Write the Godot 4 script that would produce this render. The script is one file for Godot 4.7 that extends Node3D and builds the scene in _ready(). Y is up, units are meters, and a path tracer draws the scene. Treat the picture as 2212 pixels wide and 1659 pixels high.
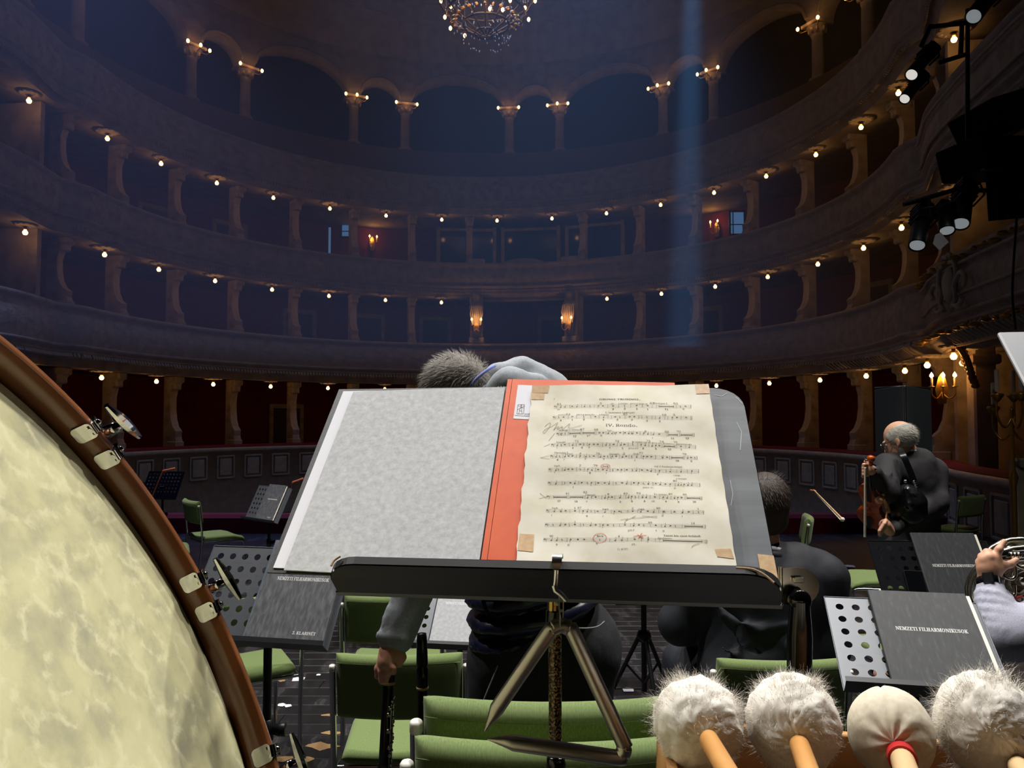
extends Node3D

# ---------------------------------------------------------------- camera geometry
const FOC := 1660.0          # focal length in pixels of the 2212 x 1659 photograph
const EYE := Vector3(0, 1.65, 0)
var PITCH := atan(75.5 / 1660.0)
var rng := RandomNumberGenerator.new()
var used := {}
var M := {}

func ray(u: float, v: float) -> Vector3:
	var x := (u - 1106.0) / FOC
	var y := -(v - 829.5) / FOC
	return Vector3(x, y * cos(PITCH) + sin(PITCH), -(cos(PITCH) - y * sin(PITCH)))

func at_z(u: float, v: float, z: float) -> Vector3:      # the point seen at u, v whose distance ahead is z
	var d := ray(u, v)
	return EYE + d * (z / -d.z)

func at_h(u: float, v: float, h: float) -> Vector3:      # the point seen at u, v at height h
	var d := ray(u, v)
	return EYE + d * ((h - EYE.y) / d.y)

func at_pl(u: float, v: float, c: Vector3, n: Vector3) -> Vector3:   # on a plane
	var d := ray(u, v)
	return EYE + d * ((c - EYE).dot(n) / d.dot(n))

# ---------------------------------------------------------------- mesh building
class MB:
	var st := SurfaceTool.new()
	var tf := Transform3D()
	var empty := true
	func _init(): st.begin(Mesh.PRIMITIVE_TRIANGLES)
	func sm(g: int): st.set_smooth_group(g)
	func v(p: Vector3):
		st.add_vertex(tf * p); empty = false
	func tri(a, b, c):
		v(a); v(b); v(c)
	func quad(a, b, c, d):
		v(a); v(b); v(c); v(a); v(c); v(d)
	func uvtri(a, ua, b, ub, c, uc):
		st.set_uv(ua); v(a); st.set_uv(ub); v(b); st.set_uv(uc); v(c)
	# bevelled box in its own axes
	func box(t: Transform3D, s: Vector3, b := 0.0):
		sm(-1)
		var h := s * 0.5
		b = minf(b, minf(h.x, minf(h.y, h.z)) * 0.9)
		if b <= 0.0:
			for ax in 3:
				for sg in [-1.0, 1.0]:
					_face(t, h, ax, sg, 0.0)
			return
		for ax in 3:
			for sg in [-1.0, 1.0]:
				_face(t, h, ax, sg, b)
		for ax in 3:      # edges along ax
			var i := (ax + 1) % 3
			var j := (ax + 2) % 3
			for si in [-1.0, 1.0]:
				for sj in [-1.0, 1.0]:
					var p0 := Vector3.ZERO
					var p1 := Vector3.ZERO
					var q0 := Vector3.ZERO
					var q1 := Vector3.ZERO
					p0[ax] = -h[ax] + b; p1[ax] = h[ax] - b
					p0[i] = si * h[i]; p0[j] = sj * (h[j] - b)
					p1[i] = p0[i]; p1[j] = p0[j]
					q0[ax] = p0[ax]; q1[ax] = p1[ax]
					q0[i] = si * (h[i] - b); q0[j] = sj * h[j]
					q1[i] = q0[i]; q1[j] = q0[j]
					if si * sj > 0.0: quad(t * p0, t * q0, t * q1, t * p1)
					else: quad(t * p0, t * p1, t * q1, t * q0)
		for sx in [-1.0, 1.0]:
			for sy in [-1.0, 1.0]:
				for sz in [-1.0, 1.0]:
					var a := t * Vector3(sx * h.x, sy * (h.y - b), sz * (h.z - b))
					var c := t * Vector3(sx * (h.x - b), sy * h.y, sz * (h.z - b))
					var d := t * Vector3(sx * (h.x - b), sy * (h.y - b), sz * h.z)
					if sx * sy * sz > 0.0: tri(a, d, c)
					else: tri(a, c, d)
	func _face(t: Transform3D, h: Vector3, ax: int, sg: float, b: float):
		var i := (ax + 1) % 3
		var j := (ax + 2) % 3
		var c := []
		for k in 4:
			var p := Vector3.ZERO
			p[ax] = sg * h[ax]
			p[i] = (h[i] - b) * (1.0 if k == 0 or k == 3 else -1.0)
			p[j] = (h[j] - b) * (1.0 if k < 2 else -1.0)
			c.append(t * p)
		if sg > 0.0: quad(c[3], c[2], c[1], c[0])
		else: quad(c[0], c[1], c[2], c[3])
	# round bar along points
	func tube(pts: Array, r, seg := 10, caps := true, closed := false):
		var n := pts.size()
		var rings := []
		var prev := Vector3.ZERO
		for k in n:
			var a: Vector3 = pts[(k - 1 + n) % n] if (k > 0 or closed) else pts[k]
			var b: Vector3 = pts[(k + 1) % n] if (k < n - 1 or closed) else pts[k]
			var d := (b - a).normalized()
			if prev == Vector3.ZERO:
				prev = d.cross(Vector3.UP if absf(d.y) < 0.9 else Vector3.RIGHT).normalized()
			prev = (prev - d * prev.dot(d)).normalized()
			var o := d.cross(prev)
			var rr: float = r[k] if r is Array else r
			var ring := []
			for q in seg:
				var an := TAU * q / seg
				ring.append(pts[k] + (prev * cos(an) + o * sin(an)) * rr)
			rings.append(ring)
		sm(0)
		for k in (n if closed else n - 1):
			var A: Array = rings[k]
			var B: Array = rings[(k + 1) % n]
			for q in seg:
				quad(A[q], A[(q + 1) % seg], B[(q + 1) % seg], B[q])
		if caps and not closed:
			sm(-1)
			for e in [0, n - 1]:
				var R: Array = rings[e]
				for q in range(1, seg - 1):
					if e == 0: tri(R[0], R[q + 1], R[q])
					else: tri(R[0], R[q], R[q + 1])
	# profile of (radius, height) turned about the y axis of t
	func lathe(t: Transform3D, prof: Array, seg := 20, g := 0):
		sm(g)
		for k in prof.size() - 1:
			var a: Vector2 = prof[k]
			var b: Vector2 = prof[k + 1]
			for q in seg:
				var a0 := TAU * q / seg
				var a1 := TAU * (q + 1) / seg
				var p := t * Vector3(a.x * cos(a0), a.y, a.x * sin(a0))
				var p2 := t * Vector3(a.x * cos(a1), a.y, a.x * sin(a1))
				var s := t * Vector3(b.x * cos(a0), b.y, b.x * sin(a0))
				var s2 := t * Vector3(b.x * cos(a1), b.y, b.x * sin(a1))
				if a.x > 1e-6: tri(p, s2, p2)
				if b.x > 1e-6: tri(p, s, s2)
	func ball(t: Transform3D, r := 1.0, seg := 16, rows := 10):
		var prof := []
		for k in rows + 1:
			var an := PI * k / rows
			prof.append(Vector2(r * sin(an) if k > 0 and k < rows else 0.0, -r * cos(an)))
		lathe(t, prof, seg)
	# outline in the xy plane of t, given thickness along z (centred)
	func plate(t: Transform3D, poly: PackedVector2Array, th: float, bev := 0.0):
		sm(-1)
		var ids := Geometry2D.triangulate_polygon(poly)
		if ids.is_empty(): return
		var inner := poly
		if bev > 0.0:
			var off := Geometry2D.offset_polygon(poly, -bev)
			if off.size() == 1 and off[0].size() == poly.size(): inner = off[0]
			else: bev = 0.0
		var ii := ids if bev <= 0.0 else Geometry2D.triangulate_polygon(inner)
		for s in [-1.0, 1.0]:
			for k in range(0, ii.size(), 3):
				var a := t * Vector3(inner[ii[k]].x, inner[ii[k]].y, s * th * 0.5)
				var b := t * Vector3(inner[ii[k + 1]].x, inner[ii[k + 1]].y, s * th * 0.5)
				var c := t * Vector3(inner[ii[k + 2]].x, inner[ii[k + 2]].y, s * th * 0.5)
				if (s > 0.0) == (not Geometry2D.is_polygon_clockwise(PackedVector2Array([inner[ii[k]], inner[ii[k + 1]], inner[ii[k + 2]]]))): tri(a, c, b)
				else: tri(a, b, c)
		var n := poly.size()
		for k in n:
			var p := poly[k]
			var q := poly[(k + 1) % n]
			quad(t * Vector3(p.x, p.y, -th * 0.5 + bev), t * Vector3(q.x, q.y, -th * 0.5 + bev), t * Vector3(q.x, q.y, th * 0.5 - bev), t * Vector3(p.x, p.y, th * 0.5 - bev))
	# surface through a grid of points, rows of equal length
	func grid(rows: Array, g := 0, uv := false, wrap := false):
		sm(g)
		var m := rows.size()
		for i in m - 1:
			var A = rows[i]
			var B = rows[i + 1]
			var n: int = A.size()
			for j in (n if wrap else n - 1):
				var j2 := (j + 1) % n
				if uv:
					var u0 := float(j) / (n - 1)
					var u1 := float(j + 1) / (n - 1)
					var v0 := float(i) / (m - 1)
					var v1 := float(i + 1) / (m - 1)
					uvtri(A[j], Vector2(u0, v0), B[j2], Vector2(u1, v1), A[j2], Vector2(u1, v0))
					uvtri(A[j], Vector2(u0, v0), B[j], Vector2(u0, v1), B[j2], Vector2(u1, v1))
				else:
					quad(A[j], B[j], B[j2], A[j2])
	func done() -> ArrayMesh:
		st.generate_normals()
		st.index()
		return st.commit()

# ---------------------------------------------------------------- naming and tagging
func numbered(called: String) -> String:
	if not used.has(called):
		used[called] = 0
		return called
	used[called] += 1
	return "%s_%03d" % [called, used[called]]

func thing(called: String, label: String, category: String, group := "", at := Transform3D()) -> Node3D:
	var o := Node3D.new()
	o.name = numbered(called)
	add_child(o)
	o.transform = at
	tag(o, label, category, group)
	return o

func tag(o, label: String, category: String, group := ""):
	o.set_meta("label", label)
	o.set_meta("category", category)
	if group != "": o.set_meta("group", group)

func part(parent: Node3D, called: String, mb, mat: Material, label := "") -> MeshInstance3D:
	var o := MeshInstance3D.new()
	o.name = called
	o.mesh = mb.done() if mb is MB else mb
	o.material_override = mat
	o.cast_shadow = GeometryInstance3D.SHADOW_CASTING_SETTING_ON
	parent.add_child(o, true)
	if label != "": o.set_meta("label", label)
	return o

func struct(called: String, mb, mat: Material, label := "") -> MeshInstance3D:
	var o := part(self, numbered(called), mb, mat)
	o.set_meta("kind", "structure")
	if label != "": o.set_meta("label", label)
	return o

func copy_of(src: Node3D, at: Transform3D, label := "", group := "") -> Node3D:
	var o: Node3D = src.duplicate()
	var base := String(src.name)
	o.name = numbered(base.substr(0, base.length() - 4) if base.length() > 4 and base.substr(base.length() - 4, 1) == "_" and base.right(3).is_valid_int() else base)
	add_child(o)
	o.transform = at
	if label != "": o.set_meta("label", label)
	if group != "": o.set_meta("group", group)
	return o

func tfm(at: Vector3, yaw := 0.0, pitch := 0.0, roll := 0.0) -> Transform3D:
	return Transform3D(Basis.from_euler(Vector3(pitch, yaw, roll)), at)

func look(at: Vector3, y: Vector3, z := Vector3.BACK) -> Transform3D:     # a frame whose y axis runs along y
	var yy := y.normalized()
	var x := yy.cross(z)
	if x.length() < 1e-3: x = yy.cross(Vector3.RIGHT)
	x = x.normalized()
	return Transform3D(Basis(x, yy, x.cross(yy)), at)

func spline(pts: Array, per := 6, closed := false) -> Array:
	var out := []
	var n := pts.size()
	for k in (n if closed else n - 1):
		var p0 = pts[(k - 1 + n) % n] if (closed or k > 0) else pts[k]
		var p1 = pts[k]
		var p2 = pts[(k + 1) % n]
		var p3 = pts[(k + 2) % n] if (closed or k < n - 2) else p2
		for s in per:
			out.append(p1.cubic_interpolate(p2, p0, p3, float(s) / per))
	if not closed: out.append(pts[n - 1])
	return out

# ---------------------------------------------------------------- materials
func mat(key: String, col: Color, rough := 0.6, metal := 0.0) -> StandardMaterial3D:
	var m := StandardMaterial3D.new()
	m.resource_name = key
	m.albedo_color = col
	m.roughness = rough
	m.metallic = metal
	M[key] = m
	return m

func noise_tex(freq: float, ramp: Array, seed_ := 1, oct := 4, size := 512, kind := FastNoiseLite.TYPE_SIMPLEX_SMOOTH, stretch := Vector2.ONE, gain := 0.5) -> ImageTexture:
	# ramp: [[pos, Color], ...]; a seamless picture of a noise, stretched along one axis where asked
	var n := FastNoiseLite.new()
	n.noise_type = kind
	n.seed = seed_
	n.frequency = freq
	n.fractal_octaves = oct
	n.fractal_gain = gain
	var g := Gradient.new()
	var offs := PackedFloat32Array()
	var cols := PackedColorArray()
	for r in ramp:
		offs.append(r[0]); cols.append(r[1])
	g.offsets = offs
	g.colors = cols
	var w := int(size / stretch.x)
	var h := int(size / stretch.y)
	var src := n.get_seamless_image(w, h)
	if w != size or h != size: src.resize(size, size, Image.INTERPOLATE_CUBIC)
	var lut := []
	for k in 256: lut.append(g.sample(k / 255.0))
	var im := Image.create(size, size, false, Image.FORMAT_RGB8)
	for y in size:
		for x in size:
			im.set_pixel(x, y, lut[int(src.get_pixel(x, y).r * 255.0)])
	return ImageTexture.create_from_image(im)

func tri_map(m: StandardMaterial3D, tex: Texture2D, scale: float, bump: Texture2D = null, depth := 0.0, world := false):
	m.albedo_texture = tex
	m.uv1_triplanar = true
	m.uv1_world_triplanar = world
	m.uv1_scale = Vector3.ONE * scale
	if bump:
		m.heightmap_enabled = true
		m.heightmap_texture = bump
		m.heightmap_scale = depth

func glow(key: String, col: Color, e: float) -> StandardMaterial3D:
	var m := mat(key, col, 0.4)
	m.emission_enabled = true
	m.emission = col
	m.emission_energy_multiplier = e
	return m

func omni(at: Vector3, col: Color, e: float, size := 0.04):
	var l := OmniLight3D.new()
	l.name = numbered("lamp_light")
	l.light_color = col
	l.light_energy = e
	l.light_size = size
	l.omni_range = 60.0
	l.omni_attenuation = 2.0
	l.shadow_enabled = true
	add_child(l)
	l.position = at
	return l

func spot(at: Vector3, to: Vector3, col: Color, e: float, ang: float, soft := 0.4, size := 0.1):
	var l := SpotLight3D.new()
	l.name = numbered("stage_light")
	l.light_color = col
	l.light_energy = e
	l.light_size = size
	l.spot_angle = ang
	l.spot_angle_attenuation = soft
	l.spot_range = 80.0
	l.spot_attenuation = 2.0
	l.shadow_enabled = true
	add_child(l)
	l.look_at_from_position(at, to, Vector3.UP if absf((to - at).normalized().y) < 0.98 else Vector3.FORWARD)
	return l

func calf_tex() -> ImageTexture:      # mottled calfskin: cloudy tone with fine pale veins
	var a := FastNoiseLite.new()
	a.noise_type = FastNoiseLite.TYPE_PERLIN
	a.frequency = 0.005
	a.fractal_octaves = 6
	a.fractal_gain = 0.6
	a.seed = 5
	var b := FastNoiseLite.new()
	b.noise_type = FastNoiseLite.TYPE_PERLIN
	b.fractal_type = FastNoiseLite.FRACTAL_RIDGED
	b.frequency = 0.008
	b.fractal_octaves = 4
	b.domain_warp_enabled = true
	b.domain_warp_amplitude = 40.0
	b.domain_warp_frequency = 0.01
	b.seed = 6
	var n := 1024
	var ia := a.get_seamless_image(n, n)
	var ib := b.get_seamless_image(n, n)
	var im := Image.create(n, n, false, Image.FORMAT_RGB8)
	var g := Gradient.new()
	g.offsets = PackedFloat32Array([0.0, 0.35, 0.6, 1.0])
	g.colors = PackedColorArray([Color("a29f86"), Color("bcb892"), Color("cfca9c"), Color("dad5a8")])
	var lut := []
	for k in 256: lut.append(g.sample(k / 255.0))
	for y in n:
		for x in n:
			var c: Color = lut[int(ia.get_pixel(x, y).r * 255.0)]
			var v := ib.get_pixel(x, y).r
			c = c.lerp(Color("e2ddb4"), smoothstep(0.62, 0.95, v) * 0.75)
			im.set_pixel(x, y, c)
	return ImageTexture.create_from_image(im)

# ---------------------------------------------------------------- the scene
func _ready():
	rng.seed = 7
	build_camera_and_light()
	build_materials()
	build_theatre()
	build_right_side()
	build_drum()
	build_desk()
	build_mallets()
	build_stage_things()
	build_people()

func build_camera_and_light():
	var cam := Camera3D.new()
	cam.name = "camera"
	cam.fov = rad_to_deg(2.0 * atan(829.5 / FOC))
	cam.near = 0.02
	cam.far = 200.0
	add_child(cam)
	cam.position = EYE
	cam.rotation.x = PITCH
	cam.current = true
	var we := WorldEnvironment.new()
	we.name = "world_environment"
	var env := Environment.new()
	env.background_mode = Environment.BG_COLOR
	env.background_color = Color(0, 0, 0)
	env.ambient_light_source = Environment.AMBIENT_SOURCE_DISABLED
	env.tonemap_mode = Environment.TONE_MAPPER_LINEAR
	env.tonemap_exposure = 1.0
	env.sdfgi_enabled = true
	env.ssao_enabled = true
	env.ssil_enabled = true
	env.volumetric_fog_enabled = true
	env.volumetric_fog_density = 0.0
	we.environment = env
	add_child(we)
	# the stage lighting bridge over the orchestra, ahead of the camera: white spots
	var white := Color(1.0, 0.985, 0.965)
	for k in 5:
		var x := -4.4 + 2.2 * k
		spot(Vector3(x, 7.6, -3.6 - 0.15 * k), Vector3(x * 0.72, 0.6, -2.2), white, 21.0, 42.0, 0.5, 0.12)
	# one spot straight over the percussion
	spot(Vector3(1.3, 7.0, -1.9), Vector3(0.0, 1.2, -0.9), white, 16.0, 28.0, 0.6, 0.12)
	# a second, weaker bar downstage
	spot(Vector3(-3.4, 7.4, -6.6), Vector3(-2.7, 0.4, -7.2), white, 42.0, 13.0, 0.5, 0.12)
	spot(Vector3(0.2, 7.4, -6.8), Vector3(0.4, 0.4, -6.6), white, 7.0, 16.0, 0.7, 0.12)
	spot(Vector3(3.4, 7.4, -5.6), Vector3(3.0, 0.5, -6.1), white, 26.0, 14.0, 0.5, 0.12)
	# one spot of the bridge is turned downstage to the right
	spot(Vector3(3.4, 7.6, -4.2), Vector3(3.7, 0.9, -7.6), white, 6.0, 20.0, 0.7, 0.12)
	# blue spots hung under the auditorium ceiling, pointing down into the stalls; their light shows in the haze
	spot(Vector3(3.05, 13.6, -12.0), Vector3(2.72, 2.0, -12.2), Color(0.44, 0.72, 1.0), 1900.0, 2.0, 0.8, 0.08)
	spot(Vector3(1.5, 15.0, -13.6), Vector3(0.8, 0.0, -15.5), Color(0.48, 0.69, 1.0), 140.0, 31.0, 1.0, 0.15)
	spot(Vector3(-2.4, 15.0, -16.0), Vector3(-2.4, 0.0, -17.0), Color(0.53, 0.70, 1.0), 40.0, 38.0, 1.0, 0.15)
	spot(Vector3(-6.8, 13.4, -10.5), Vector3(-6.0, 0.0, -11.5), Color(0.60, 0.68, 1.0), 110.0, 30.0, 1.0, 0.15)

func build_haze():
	var f := FogVolume.new()
	f.name = "stage_haze"
	f.shape = RenderingServer.FOG_VOLUME_SHAPE_BOX
	f.size = Vector3(24, 14.0, 24)
	f.position = Vector3(0, 9.8, -20.5)
	var fm := FogMaterial.new()
	fm.density = 0.018
	fm.albedo = Color(0.95, 0.97, 1.0)
	f.material = fm
	add_child(f)
	tag(f, "thin blue haze hanging in the dark auditorium", "haze")
	f.set_meta("kind", "stuff")

func build_materials():
	var m: StandardMaterial3D
	# plaster of the auditorium: cream, with stucco relief and gilding worn to brown
	var stucco := noise_tex(0.02, [[0.0, Color(0.0, 0.0, 0.0)], [0.45, Color(0.35, 0.35, 0.35)], [0.55, Color(0.75, 0.75, 0.75)], [1.0, Color(1, 1, 1)]], 3, 4, 512, FastNoiseLite.TYPE_CELLULAR)
	var old := noise_tex(0.012, [[0.0, Color("8f8170")], [0.5, Color("b3a48f")], [1.0, Color("c4b7a2")]], 5, 5, 512)
	m = mat("plaster", Color(1, 1, 1), 0.75)
	tri_map(m, old, 0.5, stucco, 1.6)
	m = mat("plaster_plain", Color(1, 1, 1), 0.8)
	tri_map(m, old, 0.35)
	mat("plaster_stage", Color("c9bfa6"), 0.6)
	tri_map(M.plaster_stage, noise_tex(0.02, [[0.0, Color(0.8, 0.8, 0.8)], [1.0, Color(1, 1, 1)]], 8, 5, 256), 0.8)
	mat("gilt", Color("b58a3c"), 0.35, 0.8)
	m = mat("red_wall", Color(1, 1, 1), 0.85)
	tri_map(m, noise_tex(0.03, [[0.0, Color("5e151b")], [0.6, Color("771d23")], [1.0, Color("86272b")]], 9, 3, 256), 0.8)
	m = mat("velvet", Color("7a1420"), 0.9)
	mat("dark_wood", Color("3d2a20"), 0.6)
	mat("gallery_dark", Color("6a5d52"), 0.85)
	mat("dark_cloth", Color("0b0c0e"), 0.95)
	mat("black_metal", Color("0d0d0f"), 0.45, 0.3)
	mat("brass", Color("c9a24e"), 0.3, 1.0)
	mat("crystal", Color("cfd3dc"), 0.08, 0.2)
	glow("bulb", Color(1.0, 0.74, 0.42), 9.0)
	glow("candle_bulb", Color(1.0, 0.8, 0.5), 8.0)
	glow("blue_window_light", Color(0.42, 0.62, 0.85), 0.35)
	mat("candle", Color("d8cbb0"), 0.5)
	# chrome, steel
	mat("chrome", Color("d9dadc"), 0.07, 1.0)
	mat("steel", Color("b0aca4"), 0.36, 1.0)
	mat("clip_chrome", Color("d9dadc"), 0.28, 1.0)
	mat("old_brass", Color("6e5a38"), 0.5, 0.6)
	mat("nickel", Color("c8c2b2"), 0.24, 1.0)
	mat("chair_chrome", Color("c9cacc"), 0.16, 1.0)
	mat("white_cap", Color("e9e4da"), 0.35)
	m = mat("floor_black", Color(1, 1, 1), 0.42)
	tri_map(m, noise_tex(0.012, [[0.0, Color("141415")], [0.5, Color("1d1d1f")], [0.68, Color("29292b")], [0.72, Color("4c4c4c")], [0.76, Color("2a2a2c")], [1.0, Color("5a5854")]], 21, 7, 1024, FastNoiseLite.TYPE_PERLIN, Vector2(1, 5), 0.7), 0.55)
	mat("dark_pane", Color("0a0c12"), 0.12)
	front_materials()
	stage_materials()

func front_materials():
	var m: StandardMaterial3D
	var W := Color(1, 1, 1)
	m = mat("hoop_wood", W, 0.22)
	tri_map(m, noise_tex(0.02, [[0.0, Color("63391f")], [0.5, Color("7d4d2d")], [1.0, Color("8d5935")]], 31, 4, 512, FastNoiseLite.TYPE_SIMPLEX_SMOOTH, Vector2(6, 1)), 1.2)
	m.clearcoat_enabled = true
	m.clearcoat = 0.6
	m.clearcoat_roughness = 0.1
	mat("shell_wood", Color("6d3a20"), 0.3)
	m = mat("calfskin", W, 0.5)
	tri_map(m, calf_tex(), 2.6)
	m = mat("grey_wood", W, 0.62)
	tri_map(m, noise_tex(0.012, [[0.0, Color("42464b")], [0.5, Color("54595f")], [1.0, Color("6a6f75")]], 35, 5, 512, FastNoiseLite.TYPE_SIMPLEX_SMOOTH, Vector2(8, 1)), 3.0)
	m = mat("black_wood", W, 0.42)
	tri_map(m, noise_tex(0.02, [[0.0, Color("141517")], [0.6, Color("1b1d1f")], [1.0, Color("282a2e")]], 36, 4, 256, FastNoiseLite.TYPE_SIMPLEX_SMOOTH, Vector2(8, 1)), 3.0)
	mat("bare_wood", Color("9a7b55"), 0.6)
	mat("pale_scratch", Color("a9adb2"), 0.6)
	mat("gloss_black", Color("0e0e10"), 0.16)
	m = mat("worn_pole", W, 0.25, 0.0)
	var flakes := noise_tex(0.05, [[0.0, Color("0e0d0c")], [0.55, Color("14120f")], [0.60, Color("a07d3c")], [1.0, Color("b8944d")]], 37, 4, 512)
	tri_map(m, flakes, 9.0)
	mat("brass_pol", Color("a58b4e"), 0.2, 1.0)
	m = mat("folder_black", W, 0.5)
	tri_map(m, noise_tex(0.08, [[0.0, Color("222326")], [1.0, Color("3a3b3f")]], 38, 3, 256), 6.0)
	mat("white_paper", Color("e2e2ea"), 0.75)
	m = mat("grey_paper", W, 0.85)
	tri_map(m, noise_tex(0.02, [[0.0, Color("a4a6aa")], [0.5, Color("bcbec1")], [1.0, Color("d2d3d5")]], 39, 7, 1024, FastNoiseLite.TYPE_PERLIN, Vector2.ONE, 0.75), 5.0)
	m = mat("orange_card", W, 0.6)
	tri_map(m, noise_tex(0.02, [[0.0, Color("d24e14")], [1.0, Color("de5b1c")]], 41, 4, 256), 4.0)
	m = mat("old_paper", W, 0.8)
	tri_map(m, noise_tex(0.006, [[0.0, Color("d3ccb6")], [0.4, Color("ded8c5")], [0.65, Color("e2ddcd")], [1.0, Color("e7e3d6")]], 42, 6, 1024), 3.0)
	m = mat("tape", W, 0.5)
	tri_map(m, noise_tex(0.03, [[0.0, Color("b08a5c")], [1.0, Color("c9a574")]], 43, 4, 256), 12.0)
	mat("ink", Color("33312f"), 0.8)
	mat("print_ink", Color("625d53"), 0.85)
	mat("pencil", Color("918a7a"), 0.8)
	mat("red_crayon", Color("d0604a"), 0.8)
	mat("cord", Color("8f8c74"), 0.8)
	m = mat("tray_wood", W, 0.5)
	tri_map(m, noise_tex(0.02, [[0.0, Color("a8743f")], [0.5, Color("bd8850")], [1.0, Color("cc9a63")]], 44, 4, 256, FastNoiseLite.TYPE_SIMPLEX_SMOOTH, Vector2(6, 1)), 5.0)
	mat("dark_felt", Color("0d0d0f"), 0.95)
	m = mat("wool", W, 0.95)
	tri_map(m, noise_tex(0.02, [[0.0, Color("dad3c8")], [0.5, Color("e4dfd5")], [1.0, Color("eeeae3")]], 45, 6, 512), 14.0)
	m = mat("felt", W, 0.95)
	tri_map(m, noise_tex(0.03, [[0.0, Color("c3b9a2")], [0.5, Color("d4cbb6")], [1.0, Color("ddd6c4")]], 46, 5, 256), 14.0)
	mat("red_tape", Color("b3161c"), 0.4)
	m = mat("maple", W, 0.35)
	tri_map(m, noise_tex(0.02, [[0.0, Color("b67f42")], [1.0, Color("cf9a5b")]], 47, 4, 256, FastNoiseLite.TYPE_SIMPLEX_SMOOTH, Vector2(1, 6)), 6.0)
	mat("maple_pale", Color("d2b184"), 0.4)

func stage_materials():
	var m: StandardMaterial3D
	var W := Color(1, 1, 1)
	mat("blue_pane", Color("0f4a78"), 0.15)
	mat("screen_grey", Color("6c767b"), 0.6)
	mat("flap_grey", Color("a7a6ab"), 0.5)
	m = mat("green_cloth", W, 0.92)
	tri_map(m, noise_tex(0.06, [[0.0, Color("586a37")], [0.5, Color("687a45")], [1.0, Color("788a55")]], 61, 3, 512, FastNoiseLite.TYPE_SIMPLEX_SMOOTH, Vector2(1, 3)), 9.0)
	m.rim_enabled = true
	m.rim = 0.25
	m.rim_tint = 0.8
	m = mat("stand_metal", Color("55585d"), 0.38, 0.35)
	m = mat("stand_black", Color("141518"), 0.4, 0.2)
	m = mat("cover_grey", W, 0.45)
	tri_map(m, noise_tex(0.03, [[0.0, Color("3c3d40")], [0.6, Color("55565a")], [1.0, Color("68696c")]], 62, 5, 512, FastNoiseLite.TYPE_SIMPLEX_SMOOTH, Vector2(1, 4)), 5.0)
	m = mat("cover_black", W, 0.62)
	tri_map(m, noise_tex(0.03, [[0.0, Color("151719")], [0.6, Color("202326")], [1.0, Color("393d42")]], 63, 5, 512, FastNoiseLite.TYPE_SIMPLEX_SMOOTH, Vector2(1, 5)), 5.0)
	mat("spine_blue", Color("51606e"), 0.5)
	mat("page_edge", Color("e8e2d2"), 0.8)
	mat("print_white", Color("d8d8d6"), 0.7)
	mat("lamp_copper", Color("a0583c"), 0.4, 0.3)
	mat("grenadilla", Color("101012"), 0.22)
	mat("key_silver", Color("c9c2b4"), 0.15, 1.0)
	mat("cork", Color("b79a6a"), 0.8)
	mat("phone_black", Color("0a0b0d"), 0.1)
	m = mat("violin_wood", W, 0.2)
	tri_map(m, noise_tex(0.02, [[0.0, Color("7c2c08")], [0.5, Color("a9480f")], [1.0, Color("c0601c")]], 64, 4, 256, FastNoiseLite.TYPE_SIMPLEX_SMOOTH, Vector2(4, 1)), 8.0)
	mat("bow_wood", Color("b58a5c"), 0.4)
	mat("bow_hair", Color("d8d2c0"), 0.6)
	# people
	mat("skin", Color("c68f74"), 0.55)
	mat("skin_pale", Color("d5a082"), 0.55)
	m = mat("hair_brown", W, 0.6)
	tri_map(m, noise_tex(0.05, [[0.0, Color("241b16")], [1.0, Color("4d3d32")]], 71, 3, 256), 20.0)
	m = mat("hair_grey", W, 0.6)
	tri_map(m, noise_tex(0.05, [[0.0, Color("45423c")], [0.5, Color("6f695f")], [1.0, Color("9b948a")]], 72, 4, 256), 18.0)
	m = mat("hair_white", W, 0.7)
	tri_map(m, noise_tex(0.05, [[0.0, Color("9c988c")], [1.0, Color("d3cfc4")]], 73, 4, 256), 18.0)
	m = mat("grey_jersey", W, 0.95)
	tri_map(m, noise_tex(0.05, [[0.0, Color("83888e")], [1.0, Color("a3a8ae")]], 74, 4, 256), 8.0)
	m = mat("lilac_jersey", W, 0.95)
	tri_map(m, noise_tex(0.06, [[0.0, Color("8e8f9f")], [0.5, Color("a6a7b6")], [1.0, Color("bcbdcb")]], 75, 4, 256), 12.0)
	mat("blue_lining", Color("8793d8"), 0.9)
	mat("navy_nylon", Color("161a33"), 0.35)
	m = mat("black_denim", W, 0.85)
	tri_map(m, noise_tex(0.06, [[0.0, Color("1a1a1d")], [0.6, Color("26262a")], [1.0, Color("3c3c40")]], 76, 4, 256), 8.0)
	m = mat("navy_suit", W, 0.7)
	tri_map(m, noise_tex(0.06, [[0.0, Color("14171f")], [1.0, Color("1f232d")]], 77, 4, 256), 8.0)
	m = mat("charcoal_suit", W, 0.8)
	tri_map(m, noise_tex(0.06, [[0.0, Color("1e1c1e")], [1.0, Color("302d30")]], 78, 4, 256), 8.0)
	mat("shirt_white", Color("dcdce4"), 0.8)
	mat("black_leather", Color("0e0f11"), 0.25)
	mat("watch_black", Color("101114"), 0.25)
	mat("floor_bare", Color("9c7a50"), 0.7)
	mat("pale_desk", Color("8f9196"), 0.4)
	mat("stand_dark", Color("1b1c1f"), 0.14, 0.1)
	m = mat("cover_light", W, 0.5)
	tri_map(m, noise_tex(0.03, [[0.0, Color("8f9094")], [1.0, Color("a6a7aa")]], 65, 4, 256), 6.0)

# ---------------------------------------------------------------- auditorium
const AX := deg_to_rad(8.3)          # the house stands a little askew to the camera
const CEN := Vector2(-0.85, 16.55)   # centre of the horseshoe, x and distance ahead
const RAD := 8.75

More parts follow.
